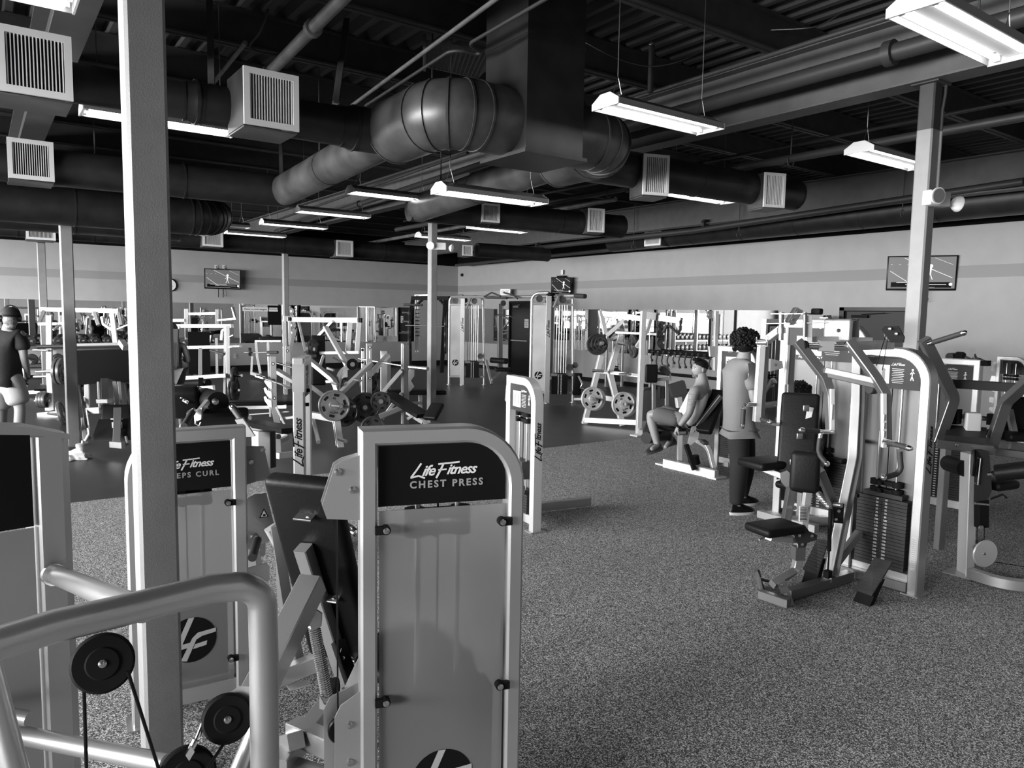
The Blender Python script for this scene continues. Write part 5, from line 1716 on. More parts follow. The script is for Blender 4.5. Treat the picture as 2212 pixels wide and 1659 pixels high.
g = G(LP, True, 'iron'); disc(g, P(1087, 655, 18.7), hdv(200), .07, .04); g.out('pulley')
g = G(LP, True, 'vinyl'); g.cyl(P(1062, 778, 18.4), P(1094, 780, 18.0), .07, 16); pad(g, P(1087, 798, 17.8), .4, .35, .08, hdv(120), hdv(30), .03); g.out('thigh_roller')
bars(LP, 'frame', 'silver', [([(1050, 778, 18.3), (1062, 830, 18.0)], .06, .06), ([(1062, 820, 18.0), (1080, 805, 18.4)], .05, .05)])
GSC = 1.1
CB = thing('adjustable_bench', 'black adjustable bench standing on end at the crossover tower foot', 'bench', Zp(1255, 862))
g = G(CB, True, 'vinyl'); pad(g, P(1247, 830, 14.6), .17, .46, .08, hdv(120), V((.1, .1, -.5)), .03); g.out('bench_pad')
bars(CB, 'frame', 'platinum', [([(1234, 790, 14.9), (1240, 815, 14.8), (1238, 858, 14.8)], .06, .05), ([(1238, 862, 14.8), (1266, 862, 14.5)], .06, .05)])
tubes(CB, 'chain_strap', 'chrome', [([(1249, 812, 14.5), (1258, 830, 14.5), (1254, 838, 14.5), (1264, 842, 14.4)], .02)])
g = G(CB, True, 'plate_grey'); disc(g, P(1242, 789, 14.7), hdv(200), .065, .05); g.out('pulley')

GSC = 1.05
# ------------------------------------------------------------------ black power rack in the corner
BRk = thing('power_rack', 'black power rack with notched uprights and stored plates in the room corner', 'rack', Zp(930, 815))
bars(BRk, 'upright', 'matte_black', [([(893, 640, 20.5), (884, 700, 20.5), (886, 812, 20.5)], .10, .08, .4)])
bars(BRk, 'upright', 'silver', [([(899, 638, 20.3), (899, 760, 20.3)], .05, .06), ([(904, 641, 20.3), (904, 760, 20.3)], .05, .06)])
bars(BRk, 'upright', 'matte_black', [([(962, 645, 19.5), (954, 805, 19.5)], .10, .08), ([(968, 648, 19.5), (969, 790, 19.5)], .06, .06)])
bars(BRk, 'crossbeam', 'matte_black', [([(893, 644, 20.4), (972, 644, 19.3)], .1, .10), ([(903, 656, 20.3), (914, 646, 20.2)], .06, .05), ([(950, 648, 19.7), (962, 660, 19.5)], .06, .05)])
bars(BRk, 'crossbeam', 'platinum', [([(897, 638, 20.4), (928, 637, 20.2)], .06, .04)])
tubes(BRk, 'weight_peg', 'iron', [([(873, 658, 20.4), (912, 659, 20.2)], .035), ([(870, 675, 20.6), (884, 676, 20.5)], .03), ([(870, 694, 20.6), (884, 695, 20.5)], .03), ([(868, 717, 20.6), (884, 718, 20.5)], .03)])
tubes(BRk, 'barbell', 'steel', [([(876, 703, 20.1), (972, 705, 19.2)], .014)])
g = G(BRk, True, 'black')
for k in range(9):
    for x in (899, 904): g.box(P(x, 661 + 8 * k + (k > 4) * 0, 20.22), (.05, .03, .025))
g.out('notch_row')
for i, (y, r_) in enumerate(((677, .13), (696, .16), (718, .21), (740, .22))):
    plate_thing('dark plate on the corner rack peg, %s' % ('topmost', 'second from the top', 'third from the top', 'lowest')[i], P(884, y, 20.2), 120, r_, .06, 'iron', 'plates on the corner rack')
for i, (y, r_) in enumerate(((700, .2), (722, .22), (746, .22))):
    plate_thing('dark plate on the rack post beside the crossover tower, %s' % ('upper', 'middle', 'lower')[i], P(962, y, 19.2), 120, r_, .06, 'iron', 'plates on the corner rack')

GSC = 1.0
# ------------------------------------------------------------------ olympic benches with loaded storage pegs
OB = thing('olympic_incline_bench', 'silver olympic bench frame holding the biggest grey plates, bar across its two uprights', 'bench', Zp(730, 960))
q1 = 10.6
bars(OB, 'upright', 'platinum', [([(784, 752, 11.6), (784, 850, 11.6)], .05, .06)])
bars(OB, 'upright', 'silver', [([(797, 742, 11.2), (797, 906, 11.2), (788, 925, 11.2)], .085, .09, .1)])
bars(OB, 'upright', 'silver', [([(829, 758, 12.4), (829, 850, 12.4)], .11, .08)])
bars(OB, 'diagonal_brace', 'silver', [([(802, 785, 11.1), (765, 820, 10.9), (735, 850, 10.7)], .09, .06, .3), ([(838, 768, 12.2), (800, 808, 11.6)], .08, .06), ([(668, 778, 11.2), (722, 822, 10.9), (727, 845, 10.9)], .09, .06, .3), ([(668, 832, 10.6), (705, 860, 10.7)], .09, .06)])
bars(OB, 'curved_brace', 'silver', [([(770, 785, 11.3), (735, 800, 11.1), (727, 848, 10.9)], .07, .06, .4)])
bars(OB, 'rear_leg', 'silver', [([(728, 905, 10.5), (741, 1000, 10.3)], .09, .06), ([(720, 905, 10.6), (731, 985, 10.4)], .03, .03)])
bars(OB, 'base_rail', 'silver', [([(668, 895, 10.9), (725, 905, 10.5)], .08, .09), ([(676, 905, 11.0), (688, 955, 10.2)], .05, .05), ([(755, 876, 11.0), (800, 864, 11.2)], .08, .07)])
g = G(OB, True, 'black')
for y in (750, 785, 817): g.lathe(P(799, y, 11.13), hdv(205), [(0, .022), (.004, .022)], 12)
for y in (756, 783): g.lathe(P(783, y, 11.53), hdv(205), [(0, .02), (.004, .02)], 12)
g.use('white')
for y in (750, 785, 817): g.lathe(P(799, y, 11.12), hdv(205), [(0, .012), (.006, .012)], 12)
g.use('paper'); g.box(P(800, 766, 11.13), (.03, .02, .12)); g.out('upright_bolt')
tubes(OB, 'weight_peg', 'steel', [([(716, 876, 10.5), (737, 878, 10.1)], .026), ([(755, 877, 10.9), (766, 878, 10.7)], .022), ([(732, 948, 10.3), (747, 953, 10.0)], .026), ([(716, 826, 10.9), (730, 830, 10.7)], .024), ([(767, 820, 10.8), (778, 822, 10.6)], .024)])
tubes(OB, 'olympic_bar', 'steel', [([(775, 775, 11.6), (868, 790, 10.9)], .014), ([(885, 793, 10.9), (924, 797, 10.6)], .03)])
for i, (x, y, gd, r_, ax, t_, mm, lb) in enumerate((
        (722, 876, 10.45, .222, 200, .04, 'plate_grey', 'big grey plate marked 45, nearest on the bench frame'),
        (742, 890, 10.75, .215, 195, .04, 'iron', 'dark plate mostly hidden behind the big grey plate'),
        (788, 880, 10.9, .225, 190, .05, 'iron', 'dark plate leaning behind the tall upright'),
        (822, 867, 10.8, .145, 195, .05, 'iron', 'mid sized dark plate with bright grip slots beside the tall upright'),
        (761, 787, 11.0, .085, 195, .06, 'black', 'small black plate high on the curved brace'),
        (748, 829, 11.3, .10, 195, .05, 'iron', 'small dark plate low behind the curved brace'),
        (797, 830, 11.9, .17, 170, .05, 'iron', 'dark plate behind the tall upright, upper'),
        (813, 801, 12.6, .16, 170, .05, 'iron', 'dark plate on the far upright'),
        (805, 925, 10.3, .17, 195, .05, 'iron', 'dark plate peeping over the chest press tower'))):
    plate_thing(lb, P(x, y, gd), ax, r_, t_, mm, 'plates on the olympic benches', .03, i * .5)

GSC = 1.1
OD = thing('olympic_flat_bench', 'olympic bench with pitted metal uprights and black pads, in front of the middle column', 'bench', Zp(885, 935))
bars(OD, 'upright', 'platinum', [([(869, 742, 10.95), (869, 915, 10.95)], .035, .03)])
bars(OD, 'upright', 'silver_dk', [([(877, 744, 10.95), (877, 916, 10.95)], .09, .06), ([(838, 768, 12.2), (838, 850, 12.2)], .09, .06)])
bars(OD, 'diagonal_brace', 'silver', [([(868, 800, 10.9), (828, 846, 10.9)], .09, .06), ([(868, 880, 10.9), (820, 900, 10.8)], .08, .07), ([(826, 905, 10.9), (843, 880, 10.9), (868, 850, 10.9)], .05, .05)])
g = G(OD, True, 'silver_dk'); g.prism([P(884, 800, 10.9), P(893, 790, 10.9), P(893, 812, 10.9), P(886, 822, 10.9), P(893, 835, 10.9), P(884, 846, 10.9)], hdv(120) * .03); g.out('bar_hook')
g = G(OD, True, 'vinyl'); pad(g, P(885, 847, 11.7), .28, 1.15, .07, hdv(25), hdv(112), .03); g.out('flat_pad')
bars(OD, 'bench_leg', 'silver', [([(908, 852, 11.9), (908, 888, 11.9)], .06, .05), ([(880, 872, 11.5), (908, 870, 11.9)], .05, .05), ([(902, 887, 11.9), (914, 888, 11.9)], .12, .02)])
g = G(OD, True, 'vinyl'); g.path(Ps([(840, 852, 10.4), (885, 880, 10.1), (915, 898, 9.9)]), .26, .06, up=(0, 0, 1)); g.out('decline_pad')
g = G(OD, True, 'vinyl'); pad(g, P(937, 889, 9.9), .20, .30, .07, hdv(150), hdv(75) + V((0, 0, .75)), .03); g.out('seat_pad')
bars(OD, 'bench_frame', 'silver', [([(880, 890, 10.2), (915, 912, 10.0)], .05, .06), ([(880, 905, 10.1), (900, 893, 10.1)], .04, .04), ([(915, 905, 9.9), (922, 925, 9.9)], .05, .05)])

OC = thing('olympic_decline_bench', 'olympic bench with hooked uprights and long flat black pad near the biceps curl machine', 'bench', Zp(600, 925))
bars(OC, 'upright', 'silver', [([(590, 770, 10.9), (592, 880, 10.9), (600, 918, 10.9)], .085, .06, .1), ([(622, 748, 12.0), (622, 840, 12.0)], .08, .06)])
bars(OC, 'upright', 'platinum', [([(580, 770, 10.95), (584, 900, 10.95)], .03, .03), ([(613, 748, 12.1), (614, 850, 12.1)], .03, .03), ([(597, 880, 10.8), (616, 920, 10.7)], .03, .05)])
g = G(OC, True, 'silver')
for y0 in (826, 847, 866):
    g.prism([P(585, y0, 10.85), P(576, y0 - 4, 10.85), P(573, y0 - 10, 10.85), P(571, y0 - 8, 10.85), P(573, y0, 10.85), P(580, y0 + 10, 10.85), P(586, y0 + 14, 10.85)], hdv(120) * .02)
g.out('bar_hook')
g = G(OC, True, 'black')
for x, y, gd in ((590, 786, 10.8), (593, 860, 10.8), (621, 758, 11.9), (590, 822, 10.8)): g.lathe(P(x, y, gd), hdv(205), [(0, .026), (.004, .026)], 12)
g.use('white')
for x, y, gd in ((590, 786, 10.8), (593, 860, 10.8), (621, 758, 11.9), (590, 822, 10.8)): g.lathe(P(x, y, gd), hdv(205), [(.003, .014), (.007, .014)], 12)
g.out('upright_bolt')
tubes(OC, 'olympic_bar', 'chrome', [([(555, 813, 10.9), (572, 818, 10.8)], .03), ([(572, 818, 10.8), (630, 838, 10.3)], .014), ([(594, 783, 11.8), (632, 794, 11.3)], .018)])
bars(OC, 'diagonal_brace', 'silver', [([(597, 800, 11.4), (640, 826, 11.0)], .10, .06), ([(606, 905, 10.8), (640, 900, 10.8)], .05, .04)])
g = G(OC, True, 'vinyl'); pad(g, P(560, 870, 11.4), .28, 1.35, .06, hdv(20), hdv(108), .02); g.out('flat_pad')
bars(OC, 'pad_frame', 'silver', [([(510, 880, 11.4), (620, 878, 11.4)], .06, .06), ([(520, 897, 11.0), (625, 889, 11.0)], .02, .02), ([(517, 885, 11.4), (517, 905, 11.3)], .06, .06)])
g = G(OC, True, 'vinyl'); g.path(Ps([(545, 914, 9.4), (590, 922, 9.0), (628, 930, 8.7)]), .26, .07, up=(0, 0, 1)); g.out('incline_pad')
bars(OC, 'pad_frame', 'silver', [([(545, 925, 9.2), (625, 942, 8.7)], .06, .05)])
tubes(OC, 'roller_shaft', 'steel', [([(455, 912, 9.6), (540, 902, 9.3)], .03), ([(440, 918, 9.7), (460, 912, 9.6)], .02)])
g = G(OC, True, 'rubber'); g.cyl(P(478, 907, 9.5), P(530, 904, 9.3), .035, 14); g.out('roller_pad')
bars(OC, 'base_rail', 'silver', [([(588, 960, 8.0), (620, 945, 8.4)], .05, .05), ([(600, 985, 7.6), (640, 980, 7.8)], .05, .06), ([(600, 940, 7.9), (602, 985, 7.8)], .06, .05)])
g = G(OC, True, 'rubber'); g.cyl(P(592, 942, 7.9), P(602, 943, 7.8), .03, 12); g.out('end_stop')

GSC = 1.0
# leaning sheet: far triangular foot frames on the rubber floor
# ------------------------------------------------------------------ tall plate-loaded squat frame
GSC = 1.18
SF = thing('plate_loaded_machine', 'tall white plate loaded frame with long top bar and crossed beams behind the benches', 'exercise machine', Zp(690, 850))
bars(SF, 'top_bar', 'platinum', [([(625, 690, 14.3), (776, 692, 13.2)], .09, .09)])
g = G(SF, True, 'white'); g.box(P(618, 688, 14.3), (.13, .1, .11)); g.out('end_block')
g = G(SF, True, 'black'); g.box(P(625, 689, 14.2), (.03, .11, .09)); g.box(P(779, 692, 13.15), (.03, .11, .10)); g.out('end_stop')
bars(SF, 'upright', 'platinum', [([(756, 696, 13.3), (751, 760, 13.3)], .09, .06), ([(776, 696, 13.2), (771, 762, 13.2)], .08, .06)])
bars(SF, 'upright', 'platinum', [([(614, 694, 14.3), (618, 860, 14.3)], .07, .06), ([(625, 694, 14.2), (627, 745, 14.2)], .05, .05)])
bars(SF, 'crossed_beam', 'platinum', [([(703, 706, 13.4), (750, 790, 12.8)], .09, .05), ([(720, 694, 13.5), (690, 726, 13.6)], .10, .05)])
bars(SF, 'crossed_beam', 'silver', [([(637, 712, 14.0), (626, 762, 13.9)], .07, .05), ([(645, 694, 14.2), (660, 760, 14.0)], .05, .05)])
bars(SF, 'mid_bar', 'silver', [([(668, 763, 13.4), (775, 761, 13.0)], .05, .05)])
g = G(SF, True, 'paper'); a, b = P(713, 728, 13.25), P(730, 757, 13.05); g.bar(a, b, .07, .01, up=hdv(205)); g.use('grey_ink')
for k in range(6): c = a.lerp(b, (k + .5) / 6) + hdv(205) * .008; g.box(c, (.05, .01, .03))
g.out('beam_decal')
g = G(SF, True, 'vinyl'); pad(g, P(688, 778, 13.3), .24, .9, .09, hdv(110), V((0, 0, 1)) + hdv(75) * .38, .03); g.out('back_pad')
bars(SF, 'pad_spine', 'silver', [([(699, 768, 13.1), (688, 800, 13.1)], .05, .04)])
bars(SF, 'base_rail', 'platinum', [([(745, 800, 12.9), (745, 835, 12.9)], .09, .07), ([(682, 825, 13.3), (720, 824, 13.2)], .05, .05), ([(707, 795, 13.5), (722, 800, 13.4)], .04, .04)])
g = G(SF, True, 'rubber'); g.cyl(P(720, 773, 12.9), P(738, 783, 12.7), .018, 10); g.out('hand_grip')
plate_thing('dark plate on the tall frame beside the black back pad', P(676, 754, 13.2), 150, .17, .05, 'iron', 'plates on the tall frame')
plate_thing('dark plate on the tall frame by its far upright', P(762, 738, 13.6), 150, .17, .05, 'iron', 'plates on the tall frame')

GSC = 1.06
# ------------------------------------------------------------------ smith style rack right of the front column
SR = thing('squat_rack', 'silver squat rack with four level crossbars and black centre board beside the front column', 'rack', Zp(440, 850))
bars(SR, 'crossbar', 'silver', [([(376, 704, 14.5), (502, 704, 13.8)], .07, .07), ([(405, 678, 15.5), (470, 677, 15.3)], .06, .05), ([(372, 692, 15.0), (400, 692, 14.9)], .06, .06)])
bars(SR, 'crossbar', 'silver', [([(390, 751, 14.3), (490, 749, 13.8)], .06, .06), ([(390, 817, 13.6), (490, 811, 13.3)], .08, .07)])
bars(SR, 'upright', 'platinum', [([(492, 704, 13.7), (493, 800, 13.5), (499, 868, 13.3)], .07, .05), ([(487, 706, 13.8), (485, 868, 13.8)], .04, .05)])
bars(SR, 'upright', 'platinum', [([(380, 706, 14.4), (388, 868, 13.9)], .06, .05), ([(403, 668, 15.5), (403, 702, 15.4)], .08, .06), ([(469, 670, 15.3), (469, 705, 15.1)], .07, .06), ([(471, 692, 15.0), (508, 688, 14.8), (503, 664, 14.9)], .06, .04)])
bars(SR, 'center_post', 'silver', [([(433, 752, 13.9), (433, 812, 13.7)], .06, .05), ([(468, 730, 14.5), (469, 808, 14.5)], .05, .05)])
g = G(SR, True, 'matte_black'); g.box(P(430, 762, 14.3), (.42, .05, .86)); g.box(P(420, 705, 14.8), (.13, .05, .36)); g.out('center_board')
bars(SR, 'curved_guard', 'platinum', [([(378, 735, 14.2), (382, 712, 14.2), (388, 706, 14.2)], .04, .05), ([(478, 735, 14.2), (480, 715, 14.2), (490, 706, 14.2)], .05, .05)])
tubes(SR, 'bar_peg', 'chrome', [([(496, 749, 13.6), (520, 747, 13.3)], .028), ([(505, 812, 13.3), (522, 811, 13.1)], .024), ([(506, 843, 13.3), (516, 843, 13.2)], .024), ([(495, 728, 13.6), (504, 724, 13.6)], .02)])
tubes(SR, 'hand_grip', 'rubber', [([(454, 757, 13.7), (484, 766, 13.6)], .022)])
for i, (x, y, r_, lb) in enumerate(((506, 812, .16, 'slim plate hanging on the squat rack upright, upper'), (502, 845, .21, 'slim plate hanging low on the squat rack upright, inner'), (508, 843, .21, 'slim plate hanging low on the squat rack upright, outer'))):
    plate_thing(lb, P(x, y, 13.3), 122, r_, .05, 'iron', 'plates on the squat rack')
g = G(SR, True, 'vinyl'); g.cyl(P(395, 829, 12.6), P(450, 827, 12.2), .065, 18); g.out('foam_roller')
bars(SR, 'bench_rail', 'silver', [([(392, 843, 12.2), (462, 839, 12.0)], .06, .10), ([(432, 838, 12.0), (431, 880, 11.9)], .06, .05), ([(390, 872, 12.2), (445, 868, 12.0)], .06, .06)])
bars(SR, 'bench_post', 'matte_black', [([(434, 820, 12.3), (434, 846, 12.0)], .08, .08)])

GSC = 1.36
# preacher bench and its bar
PB = thing('preacher_curl_bench', 'preacher curl bench with wide black arm pad before the far mirrors', 'bench', Zp(560, 818))
g = G(PB, True, 'vinyl'); g.prism([P(521, 722, 16.0), P(560, 722, 15.8), P(566, 726, 15.5), P(563, 737, 15.3), P(524, 736, 15.5)], (0, .1, .05)); pad(g, P(585, 731, 15.3), .45, .3, .07, hdv(110), hdv(20), .02); g.out('arm_pad')
bars(PB, 'frame', 'platinum', [([(553, 736, 15.3), (556, 770, 15.2), (563, 808, 15.0)], .05, .05), ([(553, 737, 15.3), (608, 737, 15.0)], .05, .04), ([(579, 735, 15.2), (580, 768, 15.1)], .05, .05), ([(545, 770, 15.3), (543, 808, 15.2)], .04, .04), ([(543, 806, 15.2), (562, 812, 14.9)], .05, .06)])
tubes(PB, 'curl_bar', 'steel', [([(528, 762, 15.3), (600, 761, 15.0)], .014)])
g = G(PB, True, 'rubber'); g.cyl(P(578, 761, 15.1), P(600, 761, 15.0), .04, 12); g.out('bar_pad')
plate_thing('small plate on the short bar of the preacher bench', P(540, 760, 15.25), 110, .085, .05, 'iron', 'plates on the preacher bar')

GSC = 1.0
# ------------------------------------------------------------------ leg press with big black sled plate
LG = thing('leg_press_machine', 'leg press with a huge black sled board and bare metal rails behind the second column', 'exercise machine', Zp(235, 960))
g = G(LG, True, 'matte_black'); g.prism([P(166, 757, 11.2), P(291, 753, 11.55), P(293, 826, 11.40), P(262, 826, 11.31), P(231, 817, 11.24), P(204, 829, 11.15), P(168, 831, 11.05)], hdv(0) * .03); g.out('sled_board')
tubes(LG, 'sled_bar', 'steel', [([(80, 749, 11.0), (290, 746, 11.55)], .03)])
bars(LG, 'sled_frame', 'platinum', [([(166, 745, 11.2), (292, 742, 11.55)], .05, .04), ([(262, 738, 11.3), (272, 752, 11.2)], .09, .08)])
tubes(LG, 'guide_rail', 'chrome', [([(176, 836, 11.2), (192, 945, 9.9)], .030), ([(277, 835, 10.9), (292, 930, 9.9)], .030)])
g = G(LG, True, 'matte_black'); 
for a_, b_ in (((174, 834, 11.2), (182, 880, 10.8)), ((274, 832, 10.9), (282, 880, 10.5))): g.cyl(P(*a_), P(*b_), .036, 12)
g.out('rail_sleeve')
bars(LG, 'frame', 'platinum', [([(188, 832, 11.0), (189, 885, 10.8)], .06, .05), ([(212, 826, 11.0), (215, 880, 10.7)], .03, .03), ([(247, 826, 11.0), (252, 875, 10.7)], .05, .04), ([(257, 826, 11.0), (262, 875, 10.7)], .04, .04), ([(188, 888, 10.6), (218, 886, 10.5)], .07, .09), ([(180, 905, 10.4), (185, 955, 10.0)], .06, .05)])
bars(LG, 'carriage', 'silver_dk', [([(226, 822, 11.0), (228, 880, 10.5)], .10, .08), ([(216, 866, 10.6), (240, 866, 10.5)], .12, .06)])
g = G(LG, True, 'vinyl'); pad(g, P(252, 894, 10.2), .38, .26, .07, hdv(112), V((0, 0, 1)) + hdv(20) * .4, .03); g.out('back_pad')
g = G(LG, True, 'vinyl'); g.prism([P(214, 912, 10.0), P(284, 910, 9.9), P(286, 944, 9.6), P(202, 946, 9.7)], (0, .05, .07)); g.out('seat_pad')
bars(LG, 'seat_bracket', 'silver', [([(254, 884, 10.0), (252, 960, 9.4)], .09, .06), ([(243, 918, 9.8), (263, 918, 9.75)], .02, .08), ([(240, 905, 9.9), (264, 905, 9.85)], .02, .02), ([(240, 960, 9.4), (266, 962, 9.3)], .05, .08)])
tubes(LG, 'crank_handle', 'silver', [([(185, 952, 9.6), (193, 937, 9.6), (191, 924, 9.6)], .022), ([(272, 944, 9.5), (276, 958, 9.4), (264, 964, 9.4)], .016)])

# ------------------------------------------------------------------ rack at the window end with plates on its pegs
GSC = 1.08
HK = thing('half_rack', 'silver half rack with wide top crossbar and stored plates beside the second column', 'rack', Zp(115, 905))
bars(HK, 'top_crossbar', 'platinum', [([(89, 668, 12.9), (259, 672, 11.9)], .07, .07)])
bars(HK, 'top_arm', 'silver', [([(95, 672, 12.8), (84, 700, 12.6)], .05, .05), ([(204, 674, 12.1), (213, 703, 12.0)], .05, .05), ([(256, 674, 11.9), (262, 703, 11.8)], .05, .04), ([(84, 700, 12.6), (137, 699, 12.4)], .04, .05), ([(130, 702, 12.4), (115, 713, 12.3)], .03, .03)])
bars(HK, 'upright', 'platinum', [([(106, 682, 12.4), (107, 820, 12.2), (112, 888, 12.0)], .08, .06), ([(242, 676, 12.0), (250, 746, 11.8)], .07, .05), ([(220, 684, 12.0), (224, 700, 12.0), (242, 712, 11.9)], .04, .04)])
bars(HK, 'base_rail', 'platinum', [([(84, 898, 11.9), (140, 893, 11.8)], .07, .10), ([(100, 884, 12.4), (135, 883, 12.3)], .05, .05)])
tubes(HK, 'weight_peg', 'chrome', [([(79, 803, 12.0), (122, 802, 11.9)], .026), ([(76, 866, 12.0), (107, 865, 12.0)], .024), ([(104, 893, 11.8), (130, 896, 11.6)], .022), ([(73, 756, 12.3), (102, 757, 12.2)], .02), ([(74, 814, 12.8), (101, 813, 12.7)], .024)])
for i, (x, y, gd, r_, ax, lb) in enumerate(((125, 802, 11.9, .21, 118, 'slim plate on the half rack middle peg, inner'), (135, 802, 11.8, .21, 118, 'slim plate on the half rack middle peg, outer, partly behind the column'),
                                        (87, 864, 12.0, .125, 118, 'small plate on the half rack low peg, first of three'), (93, 864, 12.0, .125, 118, 'small plate on the half rack low peg, middle of three'), (99, 864, 12.0, .125, 118, 'small plate on the half rack low peg, last of three'),
                                        (134, 895, 11.2, .20, 105, 'plate leaning out on the half rack bottom peg, half behind the column'))):
    plate_thing(lb, P(x, y, gd), ax, r_, .045, 'plate_grey', 'plates on the half rack', .25 if i == 5 else 0)
FB = thing('flat_bench', 'low silver bench end just past the walking man', 'bench', Zp(75, 856))
bars(FB, 'frame', 'platinum', [([(54, 848, 14.6), (92, 846, 14.2)], .09, .07), ([(56, 828, 14.8), (57, 850, 14.6)], .05, .05)])
g = G(FB, True, 'matte_black'); g.box(P(86, 842, 14.2), (.2, .16, .03)); g.out('bench_pad')

GSC = 1.0
# ------------------------------------------------------------------ dumbbells on a two tier rack along the far wall
DR = thing('dumbbell_rack', 'long two tier dumbbell rack along the far wall behind the half rack', 'rack', (2.4, 22.6, 0))
g = G(DR, m='silver_dk')
for z in (.46, .92):
    g.box((0, .06, z - .06), (4.6, .30, .03), Matrix.Rotation(.25, 3, 'X')); g.box((0, -.16, z - .06), (4.6, .03, .07))
g.out('shelf_tray')
g = G(DR, m='platinum')
for xx in (-2.28, -.75, .75, 2.28): g.bar((xx, .12, 0), (xx, .16, .98), .07, .07, up=(0, 1, 0)); g.bar((xx, -.22, .03), (xx, .3, .03), .07, .06)
g.out('rack_leg')
g = G(DR, m='shroud'); g.box((0, .22, .27), (4.5, .02, .26)); g.out('back_board')


def dumbbell(label, loc, r, group, rz=0.0, first=[]):
    if not first:
        o = thing('dumbbell', label, 'dumbbell', loc, rz, group)
        for sy in (-1, 1):
            g = G(o, m='iron'); g.lathe((0, sy * .10 - sy * 0, 0), (0, sy, 0), [(-.035, .05), (-.03, .096), (-.02, .105), (.0, .098), (.012, .105), (.03, .105), (.045, .09), (.048, .03)], 22); g.out('head')
            g = G(o, m='chrome'); g.lathe((0, sy * .148, 0), (0, sy, 0), [(0, .034), (.006, .034), (.008, .02)], 14); g.out('end_badge')
        g = G(o, m='chrome'); g.cyl((0, -.08, 0), (0, .08, 0), .017, 10); g.out('handle')
        first.append(o); o.scale = (r / .105,) * 3
        return o
    o = dup(first[0], loc, rz, label, group); o.scale = (r / .105,) * 3
    return o


k = 0
pos = ['at the window end', 'second along', 'third along', 'fourth along', 'fifth along', 'sixth along', 'seventh along', 'eighth along', 'ninth along', 'tenth along', 'eleventh along', 'twelfth along', 'thirteenth along', 'fourteenth along', 'fifteenth along', 'last along']
for row, z in ((0, 1.02), (1, .56)):
    for i in range(16):
        r_ = .115 - .0015 * i if row == 0 else .135 - .001 * i
        dumbbell('round dumbbell on the %s tier of the far rack, %s' % ('upper' if row == 0 else 'lower', pos[i]), (.28 + .285 * i, 22.58, z + .0 if row == 0 else z), r_, 'dumbbells on the far rack')
# rack under the storefront windows, seen in the side mirrors
DW = dup(DR, (WL + .8, 12.2, 0), PI / 2, 'two tier dumbbell rack under the storefront windows, seen in the side mirrors')
for row, z in ((0, 1.02), (1, .56)):
    for i in range(15):
        dumbbell('round dumbbell on the window rack, %s tier, %s' % ('upper' if row == 0 else 'lower', pos[i]), (WL + .82, 10.2 + .285 * i, z), .115, 'dumbbells on the window rack', PI / 2)

# shaker cup and crumpled towel at the foot of the second column
o = thing('shaker_cup', 'white plastic shaker cup on the rubber floor at the second column', 'cup', Zp(175, 991))
g = G(o, m='white'); g.lathe((0, 0, 0), (0, 0, 1), [(0, .038), (.01, .042), (.15, .052), (.16, .052)], 24); g.out('cup_body')
g = G(o, m='paper'); g.lathe((0, 0, .155), (0, 0, 1), [(0, .056), (.03, .056), (.035, .05), (.04, .04)], 24); g.out('cup_lid')
g = G(o, m='white'); g.cyl((.02, 0, .19), (.025, 0, .23), .015, 12); g.out('spout')
o = thing('towel', 'crumpled white towel on the floor beside the shaker cup', 'towel', Zp(162, 992))
g = G(o, m='cloth_white')
bm = bmesh.new(); bmesh.ops.create_icosphere(bm, subdivisions=4, radius=1)
rnd = random.Random(3)
ph = [rnd.uniform(0, 6) for _ in range(8)]
for v in bm.verts:
    c = v.co.copy(); n_ = 1 + .22 * math.sin(5 * c.x + ph[0] + 3 * c.y) + .16 * math.sin(9 * c.y + ph[1] + 4 * c.z) + .08 * math.sin(15 * c.x + 7 * c.y)
    v.co = V((c.x * .17 * n_, c.y * .12 * n_, max(c.z * .09 * n_, -.0) + .004))
bm.verts.index_update()
g.add([v.co.copy() for v in bm.verts], [[v.index for v in f.verts] for f in bm.faces]); bm.free(); g.out('towel_cloth')

